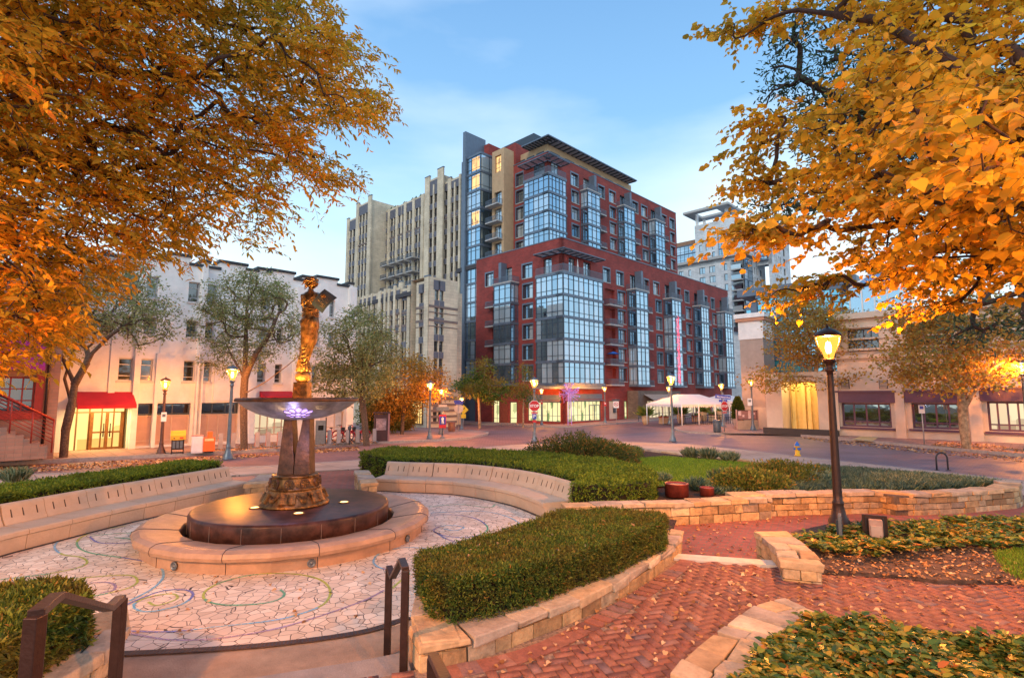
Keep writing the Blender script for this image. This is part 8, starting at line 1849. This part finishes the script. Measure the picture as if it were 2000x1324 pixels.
link('topiary',leaves(B,Dr,.13,.05,LEAF_D,leafmat('topiary needles',[(0,(.02,.05,.01)),(.7,(.08,.13,.02)),(1,(.25,.20,.03))],.2,.6),name='topiary'),rr); part('topiary_core',rr,lambda b:b.lathe([(8*k,h*.9),(8.5*k,h+8*k),(5*k,h+26*k),(0,h+38*k)],m_core,14))
# notice board
p=G(1470,840,.12); p=Vector((p.x,p.y+.8,p.z)); k=p.y/FPX; rr=empty('notice_board',tuple(p),R(-8),'wide brown notice board with pale posters behind the lamp post near the pillar','notice board'); zt=D(1470,801,p.y).z-p.z; zb_=D(1470,820,p.y).z-p.z; wd=37*k/2
part('frame',rr,lambda b:(b.box(-wd,wd,-.06,.06,zb_,zt,M('brown board frame',(.10,.045,.04),.6,0,.06,5)),b.box(-wd-.08,-wd-.002,-.07,.07,0,zt+.05,M('pink post',(.50,.30,.25),.7,0,.05,4)),b.box(wd+.002,wd+.08,-.07,.07,0,zt+.05,MATS['pink post']),b.box(-wd,wd,-.10,.10,0,zb_-.05,M('stone board base',(.42,.30,.22),.85,0,.08,4))))
part('cork_panel',rr,lambda b:b.box(-wd+.06,wd-.06,-.068,-.062,zb_+.06,zt-.06,M('mauve cork panel',(.30,.15,.14),.8,0,.08,8)))
for x0,x1,z0,z1 in [(-wd*.9,-wd*.6,.45,.92),(-wd*.5,-wd*.3,.3,.55),(wd*.08,wd*.35,.15,.95),(wd*.6,wd*.75,.55,.75)]: part('poster',rr,lambda b:b.box(x0,x1,-.078,-.070,zb_+(zt-zb_)*z0,zb_+(zt-zb_)*z1,M('pink white poster',(.75,.50,.50),.7,0,.25,14)))
# white tents
def tent(label,pL,pR,pe,pr,dist,depth):
    a=D(pL,pe,dist); c=D(pR,pe,dist+ (pR-pL)*.02); zr_=D((pL+pR)/2,pr,dist+2).z; rr=empty('tent',(a.x,a.y,gz(a.x,a.y)),0,label,'tent'); o=Vector((a.x,a.y,gz(a.x,a.y))); u=(c-a); u.z=0; Ln=u.length; u.normalize(); v=Vector((-u.y,u.x,0)); h=a.z-o.z; rh=zr_-o.z
    m_t=M('white tent canvas',(.80,.76,.76),.7,0,.03,2)
    def f(b):
        P=[Vector((0,0,h)),u*Ln+Vector((0,0,h)),u*Ln+v*depth+Vector((0,0,h)),v*depth+Vector((0,0,h))]; r0=u*Ln*.28+v*depth/2+Vector((0,0,rh)); r1=u*Ln*.75+v*depth/2+Vector((0,0,rh))
        b.add([*P,r0,r1],[(0,1,5,4),(1,2,5),(2,3,4,5),(3,0,4)],m_t); n=22
        for A,B in ((P[0],P[1]),(P[1],P[2]),(P[3],P[0])):
            for i in range(n):
                x=A.lerp(B,i/n); y=A.lerp(B,(i+1)/n); mdd=(x+y)/2; b.add([x,y,y-Vector((0,0,.16)),mdd-Vector((0,0,.26)),x-Vector((0,0,.16))],[(0,1,2,3,4)],m_t)
    part('canopy',rr,f)
    for i in range(4):
        for w_ in (0,depth): q=u*Ln*i/3+v*w_; part('pole',rr,lambda b:b.tube([q,q+Vector((0,0,h-.02))],.05,m_wh,6))
tent('large white scalloped tent with a hipped roof before the red building',1331,1428,790,770,46,5)
tent('second white tent seen behind the topiary and the stop sign',1424,1470,784,771,54,5)
# cafe chairs/tables under tents: dark rail fence
p0=D(1332,822,47); rr=empty('cafe_fence',(p0.x,p0.y,gz(p0.x,p0.y)),R(8),'dark metal cafe fence with furniture behind it under the white tents','fence'); part('rails',rr,lambda b:(b.box(0,5.4,-.02,.02,.75,.80,m_black),b.box(0,5.4,-.02,.02,.1,.14,m_black),[b.box(x*.18,x*.18+.02,-.01,.01,.14,.75,m_black) for x in range(30)]))
for i in range(5):
    q=D(1338+i*17,822,49+ (i%2)); z_=gz(q.x,q.y)+.1; rr=empty('cafe_table',(q.x,q.y,z_),0,['cafe table at the far left under the large white tent','second cafe table from the left under the large white tent','middle cafe table under the large white tent','fourth cafe table from the left under the large white tent','cafe table at the right end of the large white tent'][i],'cafe table','cafe tables under the tents'); part('table_top',rr,lambda b:b.lathe([(0,.70),(.42,.70),(.42,.74),(0,.74)],m_darkmetal,14)); part('pedestal',rr,lambda b:b.lathe([(.22,0),(.22,.03),(.03,.05),(.03,.70)],m_black,8))
# hydrant
p=G(1558,890,.07); k=p.y/FPX; h=27*k; rr=empty('fire_hydrant',tuple(p),0,'yellow fire hydrant with a blue cap beside the street','hydrant'); m_hy=M('yellow hydrant paint',(.85,.50,.02),.4,.1,.08,8); m_hb=M('blue hydrant cap',(.04,.16,.55),.4,.1,.08,8); r=4.6*k
part('barrel',rr,lambda b:b.lathe([(r*1.25,0),(r*1.25,h*.06),(r*.9,h*.08),(r*.88,h*.62),(r*1.1,h*.64),(r*1.1,h*.69),(0,h*.69)],m_hy,18)); part('bonnet',rr,lambda b:b.lathe([(r*1.12,h*.692),(r*1.12,h*.74),(r*.9,h*.76),(r*.75,h*.87),(r*.3,h*.94),(r*.25,h),(0,h)],m_hb,18))
for a in (0,180,270): part('outlet',rr,lambda b:b.tube([Matrix.Rotation(R(a),4,'Z')@Vector((r*.5,0,h*.5)),Matrix.Rotation(R(a),4,'Z')@Vector((r*1.5,0,h*.5))],r*.38 if a!=270 else r*.55,m_hb,10))
# bike rack
p=D(1830,918,G(1841,918,.05).y); q=D(1852,919,p.y); p.z=q.z=.05; rr=empty('bike_rack',tuple(p),0,'black inverted U bicycle rack on the near pavement at right','bicycle rack'); w_=(q-p).length; zt=D(1841,884,p.y).z-.05
part('hoop',rr,lambda b:b.tube([(0,0,0),(0,0,zt-w_/2)]+[(w_/2-w_/2*math.cos(t),0,zt-w_/2+w_/2*math.sin(t)) for t in [math.pi*q_/10 for q_ in range(1,10)]]+[(w_,0,zt-w_/2),(w_,0,0)],.025,m_black,8)); part('base_plate',rr,lambda b:(b.lathe([(.07,0),(.07,.015),(0,.015)],m_black,10),b.lathe([(.07,0),(.07,.015),(0,.015)],m_black,10,(w_,0,0))))
# rusted drums in the bed
def drum(label,bx,by,ty,w_px,zz):
    p=at(bx,by,zz); k=p.y/FPX; r=w_px*k/2; h=D(bx,ty,p.y).z-zz; rr=empty('metal_drum',tuple(p),0,label,'drum'); mt=M('rust red painted drum',(.26,.05,.035),.45,.3,.2,6,.1,30); part('shell',rr,lambda b:b.lathe([(r,0),(r,h-.02),(r*1.02,h-.015),(r*1.02,h),(r*.86,h),(r*.84,h-.03)],mt,28)); part('cover',rr,lambda b:b.lathe([(r*.84,h-.03),(r*.5,h-.02),(0,h-.018)],M('drum cover',(.20,.12,.12),.5,.3,.1,6),28))
drum('large rust red drum at the edge of the lawn by the clipped hedge',1322,968,943,44,.35); drum('small rust red drum right of the large one by the lawn',1381,967,951,26,.35)
# floodlight box in the ground cover
p=at(1710,1052,.38); k=p.y/FPX; rr=empty('flood_light',tuple(p),R(-28),'dark framed square floodlight box standing in the ground cover at right','floodlight')
part('back_frame',rr,lambda b:(b.box(-20*k,20*k,-.03,.0,3*k,44*k,m_darkmetal),b.box(-15*k,-13*k,-.05,-.032,8*k,40*k,m_black),b.box(13*k,15*k,-.05,-.032,8*k,40*k,m_black))); part('housing',rr,lambda b:(b.box(-10*k,11*k,-.16,-.052,9*k,38*k,M('pale bronze housing',(.42,.30,.26),.5,.2,.08,8)),b.box(-8*k,9*k,-.19,-.162,8*k,28*k,M('lamp hood',(.50,.40,.36),.45,.2,.05,8)))); part('stake',rr,lambda b:b.box(-3*k,4*k,-.1,-.04,-.1,9*k,m_darkmetal))
p=at(1643,1058,.38); k=p.y/FPX; rr=empty('plaque_post',tuple(p),R(58),'thin ribbed metal plaque standing edge on in front of the tall lamp base','plaque'); part('plate',rr,lambda b:(b.box(-.12,.12,-.02,.02,0,50*k,m_greymetal),[b.box(-.10,.10,-.026,-.0202,z_*k,(z_+2)*k,m_steel2) for z_ in range(6,46,5)])); part('stake',rr,lambda b:b.box(-.02,.02,.021,.05,-.1,40*k,m_steel2))
# boulder at the bench end
p=at(1073,1022,.2); rr=MB(); rr.lathe([(0,-.15),(.13,-.10),(.17,0),(.13,.10),(.05,.14),(0,.145)],cap_w,12,sm=True); o=rr.build('boulder',None,tuple(p)); tag(o,'small rounded boulder between the right bench and the clipped hedge','boulder')
